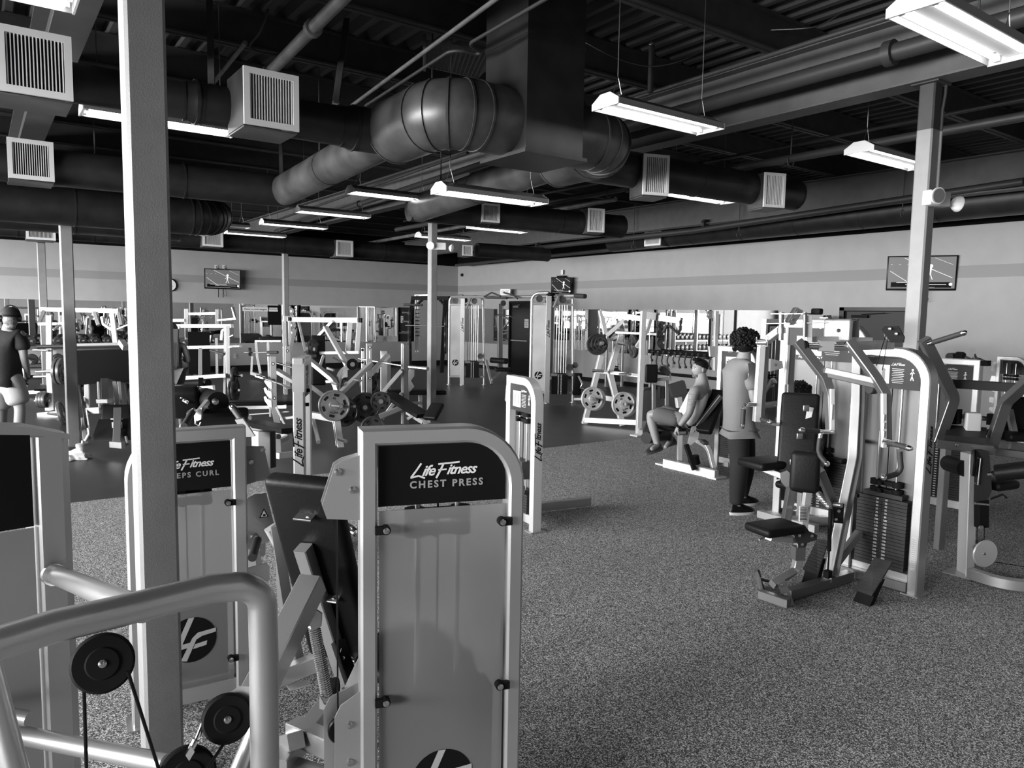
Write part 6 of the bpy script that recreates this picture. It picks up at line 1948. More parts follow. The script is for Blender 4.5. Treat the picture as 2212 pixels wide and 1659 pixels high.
# ------------------------------------------------------------------ wall things
def tv(label, c, nrm, w_, h_, bright, tilt=.06, wallp=None):
    rz = math.atan2(nrm[1], nrm[0]) + PI / 2
    o = thing('television', label, 'television', c, rz, 'wall televisions')
    R = Matrix.Rotation(tilt, 3, 'X')
    g = G(o, m='black'); g.rbox((0, 0, 0), (w_, .05, h_), .008, R); g.out('bezel')
    m_ = {True: 'screen_grass', False: 'screen_dark', 2: 'screen_pale'}[bright]
    g = G(o, m=m_); g.box(R @ V((0, -.027, .008)), (w_ - .05, .003, h_ - .06), R); g.out('screen')
    g = G(o, m='screen_line')
    def ln(a, b, t=.008): 
        A = R @ V((a[0] * w_, -.030, a[1] * h_ + .008)); B = R @ V((b[0] * w_, -.030, b[1] * h_ + .008)); g.bar(A, B, .002, t, up=R @ V((0, 0, 1)), b=.0002)
    ln((-.25, .42), (.44, -.15)); ln((-.45, .05), (-.12, -.35)); ln((.18, .42), (.44, .22), .004)
    for k in range(3): ln((-.45 + .12 * k, .25), (-.42 + .12 * k, .23), .005)
    g.ball(R @ V((.13 * w_, -.030, .20 * h_)), .028 * h_ / .5, (1, .15, 1)); 
    for a, b, t in (((.13, .15), (.12, -.05), .035), ((.12, -.05), (.08, -.2), .012), ((.13, -.05), (.16, -.2), .012), ((.13, .1), (.06, .02), .01), ((.14, .1), (.2, .05), .01)): ln(a, b, t)
    g.use('black'); g.box(R @ V((0, -.0295, -.34 * h_)), (w_ * .86, .002, h_ * .16), R); g.use('screen_line')
    ln((-.35, -.28), (.1, -.28), .006); ln((-.22, -.34), (.36, -.34), .006); ln((-.42, -.42), (.2, -.42), .003)
    g.cyl(R @ V((.42 * w_, -.031, -.32 * h_)), R @ V((.42 * w_, -.029, -.32 * h_)), .03, 14)
    g.out('screen_picture')
    g = G(o, m='matte_black'); g.box((0, .06, 0), (.2, .08, .2)); g.out('wall_bracket')
    g = G(o, True, 'matte_black'); g.bar(V(c) + V(nrm).normalized() * -.06, wallp, .09, .09); g.out('bracket_arm')
    g = G(o, m='matte_black'); g.tube([(-.1, .10, -h_ / 2), (-.1, .12, -h_ / 2 - .25)], .012, 8); g.tube([(.03, .10, -h_ / 2), (.04, .12, -h_ / 2 - .25)], .010, 8); g.tube(fillet([V((.1, .1, -h_ / 2)), V((.17, .12, -h_ / 2 - .2)), V((.06, .12, -h_ / 2 - .2)), V((.06, .12, -h_ / 2))], .05), .004, 6); g.out('hanging_cord')
    return o


mat('screen_grass', 0.05, 0.3, emit=0.10)
mat('screen_line', 0.5, 0.4, emit=0.55)
mat('screen_pale', 0.12, 0.3, emit=0.10)
tv('wall television showing a sports field, above the far mirrors', tuple(Yp(481, 603, WY - .22)), (0, -1, 0), 1.06, .60, True, wallp=V((Yp(481, 603, WY - .22).x, WY, Yp(481, 603, WY - .22).z)))
for xx, yy in ((467, 577), (484, 577)):
    p = Yp(xx, yy, WY - .01); o = thing('wall_outlet', 'white power outlet above the far wall television, %s one' % ('first' if xx < 470 else 'second'), 'outlet', p)
    g = G(o, m='white'); g.box((0, 0, 0), (.08, .012, .12)); g.out('cover'); g = G(o, m='black'); g.box((0, -.008, .025), (.03, .006, .03)); g.box((0, -.008, -.025), (.03, .006, .03)); g.out('socket'); g = G(o, m='black'); g.tube([(0, -.02, -.02), (.06, -.05, -.08), (.04, -.06, -.2)], .006, 6, .05); g.out('plug_cord')
tv('dark television on a swivel arm above the crossover tower', tuple(Xp(1212, 617, WX - .45)), (-.62, -.78, 0), .60, .50, False, wallp=V((WX, Xp(1212, 617, WX - .45).y + .15, Xp(1212, 617, WX - .45).z)))
tv('pale television half hidden by the emergency lamp column', tuple(Xp(1990, 590, WX - .30)), (-.86, -.5, 0), 1.15, .64, 2, wallp=V((WX, Xp(1990, 590, WX - .30).y + .1, Xp(1990, 590, WX - .30).z)))
p = Xp(1214, 588, WX - .08); o = thing('wall_outlet', 'outlet with bulky adaptor above the swivel television', 'outlet', p, frame_rz(180)); g = G(o, m='white'); g.box((0, 0, 0), (.1, .012, .14)); g.out('cover'); g = G(o, m='matte_black'); g.box((.02, -.04, -.16), (.35, .08, .10)); g.out('adaptor')
p = Yp(376, 616, WY - .03); o = thing('wall_clock', 'round white wall clock mostly behind the front column', 'clock', p)
g = G(o, m='black'); g.lathe((-.12, 0, 0), (0, -1, 0), [(0, .19), (.03, .19), (.035, .17)], 32); g.out('clock_rim'); g = G(o, m='white'); g.lathe((-.12, -.034, 0), (0, -1, 0), [(0, .165), (.003, .165)], 32); g.out('clock_face')
g = G(o, m='black'); g.bar((-.12, -.04, 0), (-.12, -.04, .11), .01, .004); g.bar((-.12, -.04, 0), (-.05, -.04, -.05), .012, .004); g.out('clock_hand')
p = Xp(998, 594, WX - .03); o = thing('security_camera', 'small black dome camera near the room corner', 'security camera', p); g = G(o, m='black'); g.ball((0, 0, 0), .06); g.box((.03, 0, 0), (.04, .1, .1)); g.out('dome')
p = Xp(1092, 631, WX - .35); o = thing('exit_sign', 'white EXIT sign above the black door behind the pull up grips', 'sign', p, frame_rz(150)); g = G(o, m='white'); g.box((0, 0, 0), (.36, .05, .2)); g.bar((0, 0, .0), (.0, .36, .0), .05, .05); g.out('sign_box'); g = G(o, m='grey_ink'); g.text('EXIT', (0, -.027, 0), (1, 0, 0), (0, 0, 1), .13, bold=.002); g.out('sign_lettering')
for nm, (x, y), ax in (('white sign reading Please re-rack weights on the far mirror', (552, 668), 'x'), ('white sign reading Please re-rack weights beside the black door', (1131, 687), 'y')):
    p = Yp(x, y, WY - .035) if ax == 'x' else Xp(x, y, WX - .035)
    o = thing('gym_sign', nm, 'sign', p, 0 if ax == 'x' else frame_rz(180), 'rerack signs'); g = G(o, m='white'); g.box((0, 0, 0), (.78, .012, .125)); g.out('sign_board'); g = G(o, m='black'); g.text('Please re-rack weights', (0, -.0075, 0), (1, 0, 0), (0, 0, 1), .078, bold=.0004); g.out('sign_lettering')
p = Yp(593, 666, WY - .035); o = thing('notice_board', 'black notice with two white text blocks beside the re-rack sign', 'sign', p); g = G(o, m='black'); g.box((0, 0, -.22), (.42, .01, .62)); g.out('board'); g = G(o, m='white'); g.box((-.04, -.008, .0), (.26, .004, .04)); g.box((-.04, -.008, -.07), (.28, .004, .07)); g.out('text_block')
for x, y, lb in ((476, 771, 'nearer the squat rack'), (508, 769, 'nearer the preacher bench')):
    p = Yp(x, y, WY - .01); o = thing('wall_outlet', 'low white outlet on the far wall, ' + lb, 'outlet', p); g = G(o, m='paper'); g.box((0, 0, 0), (.09, .012, .13)); g.out('cover'); g = G(o, m='grey_ink'); g.box((0, -.008, .02), (.03, .004, .03)); g.out('socket')


def elight(label, c, rz, two=True):
    o = thing('emergency_light', label, 'emergency light', c, rz, 'column emergency lights')
    g = G(o, m='white'); g.rbox((.02, 0, 0), (.26, .08, .12), .012); g.out('housing')
    for sx in (-1, 1):
        g = G(o, m='white'); d = V((sx * .2, -1, -.1)).normalized() if sx < 0 else V((1, -.35, -.15)).normalized()
        b_ = V((sx * .085 - .02, -.05, .005)) if sx < 0 else V((.20, -.02, -.02))
        g.lathe(b_, d, [(0, .02), (.02, .05), (.05, .066), (.06, .066)], 18); g.out('lamp_head')
        g = G(o, m='steel'); g.lathe(b_ + d * .061, d, [(0, .056), (.003, .056)], 18); g.out('lamp_lens')
    return o


elight('twin head emergency light high on the near right column', Vector((6.40, 3.02, 0)) + V((0, 0, P(2040, 368, 5.05).z)), -.15)
elight('twin head emergency light on the middle column', V((6.36, 11.05, P(945, 531, 12.6).z)), -.5)
p = V((6.50, 3.13, 3.0)); o = thing('conduit', 'bent conduit running down the emergency light column from the girder', 'conduit', p)
g = G(o, m='steel_black'); g.tube([(0, -.09, .9), (0, -.09, .75), (-.02, -.085, .62), (-.02, -.085, .45)], .012, 8); g.out('dark_run'); g = G(o, m='column'); g.tube([(-.02, -.085, .45), (-.02, -.085, 0), (-.06, -.085, -.12)], .012, 8); g.out('painted_run')

AR = thing('cable_attachment_rack', 'rack of hanging cable handles against the side wall under the mirrors', 'rack', (WX - .25, 12.6, 0))
g = G(AR, m='silver')
for yy in (-1.1, 1.1): g.bar((0, yy, 0), (0, yy, 1.05), .06, .06, up=(0, 1, 0)); g.bar((-.25, yy, .03), (.15, yy, .03), .06, .06)
g.out('rack_leg')
g = G(AR, m='matte_black'); g.box((0, 0, 1.0), (.12, 2.3, .10)); g.box((0, 0, .45), (.2, 2.3, .06)); g.out('rack_rail')
rnd = random.Random(11)
for i in range(11):
    yy = -.95 + .19 * i; L_ = rnd.uniform(.18, .42)
    o = thing('triceps_rope', 'black cable attachment hanging on the side wall rack', 'cable attachment', (WX - .36, 12.6 + yy, .98), group='cable attachments on the rack')
    g = G(o, m='rubber'); g.tube([(0, 0, 0), (-.02, .03, -L_ * .6), (0, 0, -L_)], .016, 8); g.ball((0, 0, -L_), .035); g.out('grip')
    g = G(o, m='chrome'); g.tube(arc((0, 0, .02), .025, 0, 360, 10, 'yz'), .005, 6); g.out('hook')
# ------------------------------------------------------------------ people
def skin_mesh(name, nodes, edges, m, root_obj, rootnode, lvl=2, world=True, parent='root', flat=None):
    """one continuous skinned surface over a joint graph. nodes: {key: (point, radius or (rx, ry))}"""
    keys = list(nodes)
    T = root_matrix(root_obj).inverted() if world else Matrix.Identity(4)
    me = bpy.data.meshes.new(name)
    me.from_pydata([tuple(T @ V(nodes[k][0])) for k in keys], [(keys.index(a), keys.index(b)) for a, b in edges], [])
    o = bpy.data.objects.new(name, me)
    COL.objects.link(o)
    md = o.modifiers.new('s', 'SKIN'); md.use_smooth_shade = True
    md.branch_smoothing = .3
    sk = me.skin_vertices[0].data
    for i, k in enumerate(keys):
        r_ = nodes[k][1]
        sk[i].radius = (r_, r_) if not isinstance(r_, tuple) else r_
        sk[i].use_root = (k == rootnode)
    s2 = o.modifiers.new('d', 'SUBSURF'); s2.levels = lvl; s2.render_levels = lvl
    dg = bpy.context.evaluated_depsgraph_get()
    dg.update()
    me2 = bpy.data.meshes.new_from_object(o.evaluated_get(dg))
    me2.materials.clear(); me2.materials.append(MATS[m])
    for p in me2.polygons: p.use_smooth = True; p.material_index = 0
    bpy.data.objects.remove(o); bpy.data.meshes.remove(me)
    me2.name = name
    ob = bpy.data.objects.new(name, me2)
    COL.objects.link(ob)
    par = root_obj if parent == 'root' else parent
    ob.parent = par
    return ob


def merge_into(ob, gs):
    """append a G's shapes to a body mesh so that it stays one object"""
    bm = bmesh.new(); bm.from_mesh(ob.data)
    vs = [bm.verts.new(p) for p in gs.v]
    bm.verts.ensure_lookup_table()
    for f in gs.f:
        try:
            ff = bm.faces.new([vs[i] for i in f]); ff.smooth = True
        except Exception: pass
    bmesh.ops.recalc_face_normals(bm, faces=bm.faces[:])
    bm.to_mesh(ob.data); bm.free()


def hand_nodes(nodes, edges, pre, wrist, dirv, palmn, curl, s=1.0, thumb=1):
    """palm with five fingers; dirv: along the hand, palmn: palm normal, curl 0..1"""
    d, n_ = V(dirv).normalized(), V(palmn).normalized()
    sd = d.cross(n_).normalized() * thumb
    w_ = V(wrist)
    nodes[pre + 'p'] = (w_ + d * .045 * s, (.030 * s, .018 * s))
    edges.append((pre + 'w', pre + 'p'))
    for i, (off, ln) in enumerate(((.030, .070), (.010, .080), (-.010, .075), (-.028, .060))):
        b_ = w_ + d * .088 * s + sd * off * s
        nodes[pre + 'k%d' % i] = (b_, .0105 * s)
        edges.append((pre + 'p', pre + 'k%d' % i))
        c1 = (d * math.cos(curl * 1.3) + n_ * math.sin(curl * 1.3))
        c2 = (d * math.cos(curl * 2.6) + n_ * math.sin(curl * 2.6))
        nodes[pre + 'm%d' % i] = (b_ + c1 * ln * .5 * s, .0090 * s)
        nodes[pre + 't%d' % i] = (b_ + c1 * ln * .5 * s + c2 * ln * .5 * s, .0080 * s)
        edges += [(pre + 'k%d' % i, pre + 'm%d' % i), (pre + 'm%d' % i, pre + 't%d' % i)]
    tb = w_ + d * .03 * s + sd * .028 * s
    nodes[pre + 'a'] = (tb, .012 * s)
    nodes[pre + 'b'] = (tb + (d * .7 + sd * .6 + n_ * curl * .5).normalized() * .035 * s, .0105 * s)
    nodes[pre + 'c'] = (tb + (d * .7 + sd * .6 + n_ * curl * .5).normalized() * .035 * s + (d + n_ * curl).normalized() * .03 * s, .009 * s)
    edges += [(pre + 'p', pre + 'a'), (pre + 'a', pre + 'b'), (pre + 'b', pre + 'c')]


def head_geo(g, c, face, up=V((0, 0, 1)), s=1.0):
    """skull with brow, nose, lips, chin and ears; face: facing direction"""
    f = V(face).normalized(); u_ = V(up).normalized(); f = (f - u_ * f.dot(u_)).normalized(); sd = f.cross(u_)
    R = Matrix(((sd.x, f.x, u_.x), (sd.y, f.y, u_.y), (sd.z, f.z, u_.z)))
    bm = bmesh.new(); bmesh.ops.create_uvsphere(bm, u_segments=28, v_segments=20, radius=1)
    for v in bm.verts:
        x, y, z = v.co
        X, Y, Z = x * .078, y * .097, z * .118
        if z < 0:                      # jaw narrows, back of skull rises
            X *= 1 - .32 * (-z) ** 1.3
            if y < 0: Y *= 1 - .38 * (-z)
            else: Y *= 1 - .06 * (-z)
        if y > 0:
            fr = max(0, 1 - abs(x) * 2.2)
            Y += .020 * fr * math.exp(-((z + .16) / .16) ** 2)      # nose
            Y += .008 * max(0, 1 - abs(x) * 1.5) * math.exp(-((z + .50) / .09) ** 2)   # lips
            Y += .010 * max(0, 1 - abs(x) * 1.6) * math.exp(-((z + .82) / .14) ** 2)   # chin
            Y += .006 * math.exp(-((z - .18) / .12) ** 2)           # brow
            for ex in (-.36, .36): Y -= .010 * math.exp(-((x - ex) / .16) ** 2 - ((z - .02) / .10) ** 2)
        v.co = V((X, Y, Z)) * s
    bm.verts.index_update()
    g.add([V(c) + R @ v.co for v in bm.verts], [[v.index for v in ff.verts] for ff in bm.faces]); bm.free()
    for sx in (-1, 1):
        g.ball(V(c) + R @ V((sx * .078 * s, -.004, -.006)), .03 * s, (.32, .62, 1.05), 10, R)
    return R


def eyes(root, c, R, s=1.0, par=None):
    g = G(root, True, 'white')
    for sx in (-1, 1): g.ball(V(c) + R @ V((sx * .031 * s, .083 * s, .004 * s)), .0115 * s, (1, .6, .8), 10, R)
    g.use('black')
    for sx in (-1, 1): g.ball(V(c) + R @ V((sx * .031 * s, .089 * s, .004 * s)), .006 * s, (1, .6, 1), 8, R)
    for sx in (-1, 1): g.box(V(c) + R @ V((sx * .033 * s, .093 * s, .026 * s)), (.032 * s, .006, .006), R)
    g.box(V(c) + R @ V((0, .101 * s, -.060 * s)), (.04 * s, .006, .003), R)
    return g.out('face_features')


def arm(nodes, edges, pre, sh, el, wr, r=(.050, .038, .026), start='chest'):
    nodes[pre + 's'] = (sh, r[0] * 1.15); nodes[pre + 'u'] = (V(sh).lerp(V(el), .5), r[0])
    nodes[pre + 'e'] = (el, r[1]); nodes[pre + 'f'] = (V(el).lerp(V(wr), .35), r[1] * 1.02)
    nodes[pre + 'w'] = (wr, r[2])
    edges += [(start, pre + 's'), (pre + 's', pre + 'u'), (pre + 'u', pre + 'e'), (pre + 'e', pre + 'f'), (pre + 'f', pre + 'w')]


def leg(nodes, edges, pre, hip, kn, an, toe, r=(.085, .056, .036), start='pelvis', shoe=.040):
    nodes[pre + 'h'] = (hip, r[0]); nodes[pre + 't'] = (V(hip).lerp(V(kn), .5), r[0] * .86)
    nodes[pre + 'n'] = (kn, r[1]); nodes[pre + 'c'] = (V(kn).lerp(V(an), .35), r[1] * .98)
    nodes[pre + 'a'] = (an, r[2])
    edges += [(start, pre + 'h'), (pre + 'h', pre + 't'), (pre + 't', pre + 'n'), (pre + 'n', pre + 'c'), (pre + 'c', pre + 'a')]
    nodes[pre + 'o'] = (V(an).lerp(V(toe), .6), .034); nodes[pre + 'z'] = (toe, .028)
    edges += [(pre + 'a', pre + 'o'), (pre + 'o', pre + 'z')]


def shoe(root, an, toe, m='black', sole='white', up=V((0, 0, 1))):
    an, toe, up = V(an), V(toe), V(up).normalized()
    d = (toe - an); d = (d - up * d.dot(up)).normalized(); sd = d.cross(up)
    base = an - up * (an.z if False else .075)
    heel = base - d * .07; tip = heel + d * .285
    R = Matrix(((sd.x, d.x, up.x), (sd.y, d.y, up.y), (sd.z, d.z, up.z)))
    def ring(z, k, h):
        return [heel + d * (.1425 + .1425 * k * math.cos(t) * 1.0) + sd * (.046 * k * math.sin(t) * (1 + .12 * math.cos(t))) + up * z for t in [2 * PI * i / 20 for i in range(20)]]
    g = G(root, True, sole)
    a, b = ring(0, .97, 0), ring(.028, 1.03, 0)
    g.add(a + b, [tuple(range(19, -1, -1)), tuple(range(20, 40))] + [(i, (i + 1) % 20, 20 + (i + 1) % 20, 20 + i) for i in range(20)])
    s_ = g.out('sole')
    g = G(root, True, m)
    rows = []
    for z, k, sh in ((.027, 1.0, 0), (.05, .94, -.004), (.07, .80, -.02), (.088, .56, -.045), (.105, .42, -.062)):
        rows.append([p + d * sh for p in ring(z, k, 0)])
    vs = sum(rows, [])
    fs = [tuple(range(80, 100))]
    for r_ in range(4):
        fs += [(r_ * 20 + i, r_ * 20 + (i + 1) % 20, (r_ + 1) * 20 + (i + 1) % 20, (r_ + 1) * 20 + i) for i in range(20)]
    g.add(vs, fs)
    u2 = g.out('shoe'); s_.parent = u2
    return u2


def curls(g, c, rx, rz_, n, rc, seed, face, cut=-.25):
    rnd = random.Random(seed); f = V(face).normalized()
    for i in range(n):
        th = math.acos(1 - 2 * (i + .5) / n); ph_ = PI * (1 + 5 ** .5) * i
        d = V((math.sin(th) * math.cos(ph_), math.sin(th) * math.sin(ph_), math.cos(th)))
        if d.z < cut or (d.dot(f) > .45 and d.z < .35) or (d.z < .25 and abs(d.dot(f)) < .35): continue
        k = rnd.uniform(.86, 1.08)
        g.ball(V(c) + V((d.x * rx, d.y * rx, d.z * rz_)) * k, rc * rnd.uniform(.8, 1.25), (1, 1, 1), 7)


rt = hdv(35.8 + 90)      # picture right, level
fw = hdv(35.8)

# --- standing man with curly hair and headphones (curly head, grey tee, black joggers)
gm = 7.35
def M(x, y, gd=gm): return P(x, y, gd)
A0 = Zp(1600, 1100)
MC = thing('person', 'person with curly dark hair, grey tee and black joggers standing by the fly machine', 'person', V((A0.x, A0.y, 0)))
face = hdv(75)
hc = M(1611, 748)
N, E_ = {}, []
N['pelvis'] = (M(1597, 905), (.135, .10)); N['belly'] = (M(1594, 868), (.135, .10)); N['chest'] = (M(1599, 806), (.150, .11)); N['neckb'] = (M(1605, 778), .085); N['neck'] = (M(1608, 766), .068); N['headin'] = (hc, .05)
E_ += [('pelvis', 'belly'), ('belly', 'chest'), ('chest', 'neckb'), ('neckb', 'neck'), ('neck', 'headin')]
sh1, sh2 = M(1590, 793, gm + .14), M(1620, 795, gm - .12)
arm(N, E_, 'R', sh2, M(1628, 868, gm - .18), M(1657, 838, gm - .02), start='chest')
arm(N, E_, 'L', sh1, M(1600, 850, gm + .28), M(1640, 838, gm + .30), start='chest')
hand_nodes(N, E_, 'R', N['Rw'][0], M(1670, 818, gm + .02) - N['Rw'][0], hdv(150) + V((0, 0, .3)), 1.0, 1.0, 1)
hand_nodes(N, E_, 'L', N['Lw'][0], M(1650, 828, gm + .32) - N['Lw'][0], hdv(150) + V((0, 0, .3)), 1.0, 1.0, 1)
an1, an2 = Zp(1590, 1092, .09), Zp(1600, 1078, .09)
leg(N, E_, 'A', M(1592, 915, gm - .05), M(1598, 1000, gm - .02), an1, an1 + hdv(100) * .16 - V((0, 0, .05)))
leg(N, E_, 'B', M(1604, 915, gm + .12), M(1612, 1000, gm + .2), an2 + hdv(60) * .1, an2 + hdv(60) * .1 + hdv(95) * .16 - V((0, 0, .05)))
body = skin_mesh('body', N, E_, 'skin', MC, 'pelvis')
g = G(MC, True, 'skin'); R = head_geo(g, hc, face); merge_into(body, g)
eyes(MC, hc, R)
# clothing as looser skins over the same joints
T_, TE = {}, []
for k in ('pelvis', 'belly', 'chest'): T_[k] = (N[k][0] - rt * (.02 if k == 'chest' else 0), (N[k][1][0] + (.062 if k == 'chest' else .05), N[k][1][1] + .055))
T_['hem'] = (M(1597, 925), (.175, .16)); T_['mid'] = (M(1600, 788), (.16, .12)); T_['nb'] = (M(1606, 770), .095)
T_['Rs'] = (sh2, .088); T_['Ru'] = (sh2.lerp(N['Re'][0], .72), .078); T_['Ls'] = (sh1, .088); T_['Lu'] = (sh1.lerp(N['Le'][0], .7), .078)
TE = [('hem', 'pelvis'), ('pelvis', 'belly'), ('belly', 'chest'), ('chest', 'mid'), ('mid', 'nb'), ('mid', 'Rs'), ('Rs', 'Ru'), ('mid', 'Ls'), ('Ls', 'Lu')]
skin_mesh('t_shirt', T_, TE, 'cloth_grey', MC, 'pelvis')
T_ = {'w': (M(1598, 862), (.150, .12)), 'p': (M(1598, 918), (.165, .145))}
TE = [('w', 'p')]
for q in 'AB':
    T_[q + 'h'] = (N[q + 'h'][0], .125); T_[q + 't'] = (N[q + 't'][0], .115); T_[q + 'n'] = (N[q + 'n'][0], .098); T_[q + 'c'] = (N[q + 'c'][0], .094); T_[q + 'a'] = (N[q + 'a'][0] + V((0, 0, .05)), .070); T_[q + 'b'] = (N[q + 'a'][0] + V((0, 0, .0)), .066)
    TE += [('p', q + 'h'), (q + 'h', q + 't'), (q + 't', q + 'n'), (q + 'n', q + 'c'), (q + 'c', q + 'a'), (q + 'a', q + 'b')]
skin_mesh('jogger_trousers', T_, TE, 'cloth_black', MC, 'p')
shoe(MC, an1 + V((0, 0, -.015)), an1 + hdv(110) * .2, 'black'); shoe(MC, an2 + hdv(60) * .1 + V((0, 0, -.015)), an2 + hdv(60) * .1 + hdv(105) * .2, 'black')
g = G(MC, True, 'hair'); cc = hc + V((0, 0, .045)) - face * .025
g.ball(cc, .112, (1, 1, 1.0), 16); curls(g, cc, .135, .125, 330, .018, 5, face); g.out('hair')
g = G(MC, True, 'black')
for sx in (-1, 1): 
    ec = hc + R @ V((sx * .10, -.005, -.012)); g.lathe(ec - R @ V((sx * .012, 0, 0)), R @ V((sx, 0, 0)), [(0, .035), (.01, .046), (.034, .044), (.042, .024)], 18)
g.tube([hc + R @ V((.105 * math.cos(t), -.005, .0 + .165 * math.sin(t))) for t in [PI * i / 12 for i in range(13)]], .010, 8); g.out('headphones')

# --- seated man in a white tank top on the leg extension
gs = 9.2
def S(x, y, gd=gs): return P(x, y, gd)
SM = thing('person', 'seated person in white tank top and grey shorts on the leg extension bench', 'person', V((S(1480, 930).x, S(1480, 930).y, 0)))
face = hdv(292); hc = S(1512, 797)
N, E_ = {}, []
N['pelvis'] = (S(1478, 915, 9.15), (.135, .115)); N['belly'] = (S(1492, 893, 9.1), (.125, .10)); N['chest'] = (S(1511, 857, 9.1), (.155, .11)); N['neckb'] = (S(1518, 830, 9.15), .10); N['neck'] = (S(1516, 818, 9.18), .078); N['headin'] = (hc, .05)
E_ += [('pelvis', 'belly'), ('belly', 'chest'), ('chest', 'neckb'), ('neckb', 'neck'), ('neck', 'headin')]
shn, shf = S(1500, 843, 8.95), S(1529, 842, 9.35)
arm(N, E_, 'L', shn, S(1489, 893, 8.85), S(1466, 923, 8.85), (.060, .046, .030), 'chest')
arm(N, E_, 'R', shf, S(1545, 890, 9.5), S(1530, 920, 9.5), (.058, .044, .030), 'chest')
hand_nodes(N, E_, 'L', N['Lw'][0], S(1457, 937, 8.85) - N['Lw'][0], hdv(125) + V((0, 0, -.2)), .8, 1.0, 1)
hand_nodes(N, E_, 'R', N['Rw'][0], S(1528, 935, 9.5) - N['Rw'][0], hdv(305), .9, 1.0, -1)
kn, kf = S(1404, 893, 9.25), S(1425, 886, 9.75)
af, at = S(1420, 962, 9.2), S(1450, 950, 9.8)
leg(N, E_, 'A', S(1468, 905, 9.05), kn, af, S(1405, 972, 9.1), (.10, .066, .042))
leg(N, E_, 'B', S(1474, 905, 9.35), kf, at, S(1436, 968, 9.7), (.10, .066, .042))
body = skin_mesh('body', N, E_, 'skin', SM, 'pelvis')
g = G(SM, True, 'skin'); R = head_geo(g, hc, face, V((0, 0, 1)), 1.0); merge_into(body, g)
eyes(SM, hc, R)
T_ = {'p': (S(1474, 918, 9.15), (.175, .16)), 'b': (N['belly'][0], (.172, .148)), 'c': (S(1513, 858, 9.12), (.19, .15)), 'n': (S(1518, 834, 9.13), (.13, .11)), 's1': (S(1508, 838, 9.03), .05), 's2': (S(1524, 836, 9.24), .05)}
skin_mesh('tank_top', T_, [('p', 'b'), ('b', 'c'), ('c', 'n'), ('c', 's1'), ('c', 's2')], 'cloth_white', SM, 'p')
T_ = {'w': (S(1482, 908, 9.13), (.16, .14)), 'p': (S(1474, 912, 9.15), (.16, .14))}; TE = [('w', 'p')]
for q in 'AB':
    a_, b_ = V(N[q + 'h'][0]), V(N[q + 'n'][0])
    T_[q + '1'] = (a_.lerp(b_, .15), .125); T_[q + '2'] = (a_.lerp(b_, .55), .112); T_[q + '3'] = (a_.lerp(b_, .92), .108)
    TE += [('p', q + '1'), (q + '1', q + '2'), (q + '2', q + '3')]
skin_mesh('shorts', T_, TE, 'cloth_mid', SM, 'p')
g = G(SM, True, 'hair'); R2 = R
g.ball(hc + R @ V((0, -.015, .040)), .1, (.80, 1.02, .84), 18, R); g.ball(hc + R @ V((0, .04, .115)), .05, (1.1, 1.3, .55), 12, R); g.out('hair')
g = G(SM, True, 'hair_grey'); g.ball(hc + R @ V((0, .052, -.085)), .05, (1.0, .9, .6), 12, R); g.out('beard')
shup = (af - kn).normalized() * -1
d1 = (S(1392, 972, 9.1) - af).normalized()
shoe(SM, af, af + d1 * .2 + V((0, 0, -.02)), 'iron', 'cloth_mid', (V((0, 0, 1)) + hdv(310) * .25))
shoe(SM, at, at + hdv(300) * .2, 'iron', 'cloth_mid', (V((0, 0, 1)) + hdv(310) * .25))
g = G(SM, True, 'black'); wv = (N['Lw'][0] - N['Le'][0]).normalized(); g.lathe(N['Lw'][0] - wv * .02, wv, [(0, .034), (0, .038), (.03, .038), (.03, .034)], 18); g.out('wrist_watch')
g = G(SM, True, 'skin_dk')
ua, ub = V(N['Ls'][0]), V(N['Le'][0]); ax = (ub - ua).normalized(); od = hdv(235)
for k in range(7):
    g.tube([ua + ax * (.05 + .022 * k) + (od * .062 + ax.cross(od) * .03 * math.sin(k * 1.7 + t * .5)) + ax.cross(od) * .018 * (t - 2) for t in range(5)], .0022, 5)
g.out('arm_tattoo')

# --- person bent behind the fly machine pad: only dark hair shows
HB = thing('person', 'seated person with short black hair, bowed head showing above the fly machine pad', 'person', V((P(1725, 900, 6.9).x, P(1725, 900, 6.9).y, 0)))
gh = 6.75
def H_(x, y, gd=gh): return P(x, y, gd)
hc = H_(1727, 857); face = hdv(80)
N, E_ = {}, []
N['pelvis'] = (H_(1735, 1010, 6.85), (.15, .12)); N['belly'] = (H_(1733, 965, 6.85), (.14, .11)); N['chest'] = (H_(1731, 925, 6.85), (.15, .11)); N['neckb'] = (H_(1730, 895, 6.8), .075); N['neck'] = (H_(1729, 880, 6.78), .06); N['headin'] = (hc, .05)
E_ += [('pelvis', 'belly'), ('belly', 'chest'), ('chest', 'neckb'), ('neckb', 'neck'), ('neck', 'headin')]
arm(N, E_, 'L', H_(1712, 912, 6.95), H_(1722, 960, 7.1), H_(1755, 975, 7.15)); arm(N, E_, 'R', H_(1755, 912, 6.75), H_(1768, 960, 6.85), H_(1780, 985, 7.0))
hand_nodes(N, E_, 'L', N['Lw'][0], hdv(80), V((0, 0, -1)), .5); hand_nodes(N, E_, 'R', N['Rw'][0], hdv(80), V((0, 0, -1)), .5, 1, -1)
p0 = N['pelvis'][0]
leg(N, E_, 'A', p0 + hdv(80) * .05 + hdv(170) * .09, p0 + hdv(80) * .45 + hdv(170) * .12, V((p0.x, p0.y, .09)) + hdv(80) * .45 + hdv(170) * .12, V((p0.x, p0.y, .04)) + hdv(80) * .6 + hdv(170) * .12)
leg(N, E_, 'B', p0 + hdv(80) * .05 - hdv(170) * .09, p0 + hdv(80) * .45 - hdv(170) * .12, V((p0.x, p0.y, .09)) + hdv(80) * .45 - hdv(170) * .12, V((p0.x, p0.y, .04)) + hdv(80) * .6 - hdv(170) * .12)
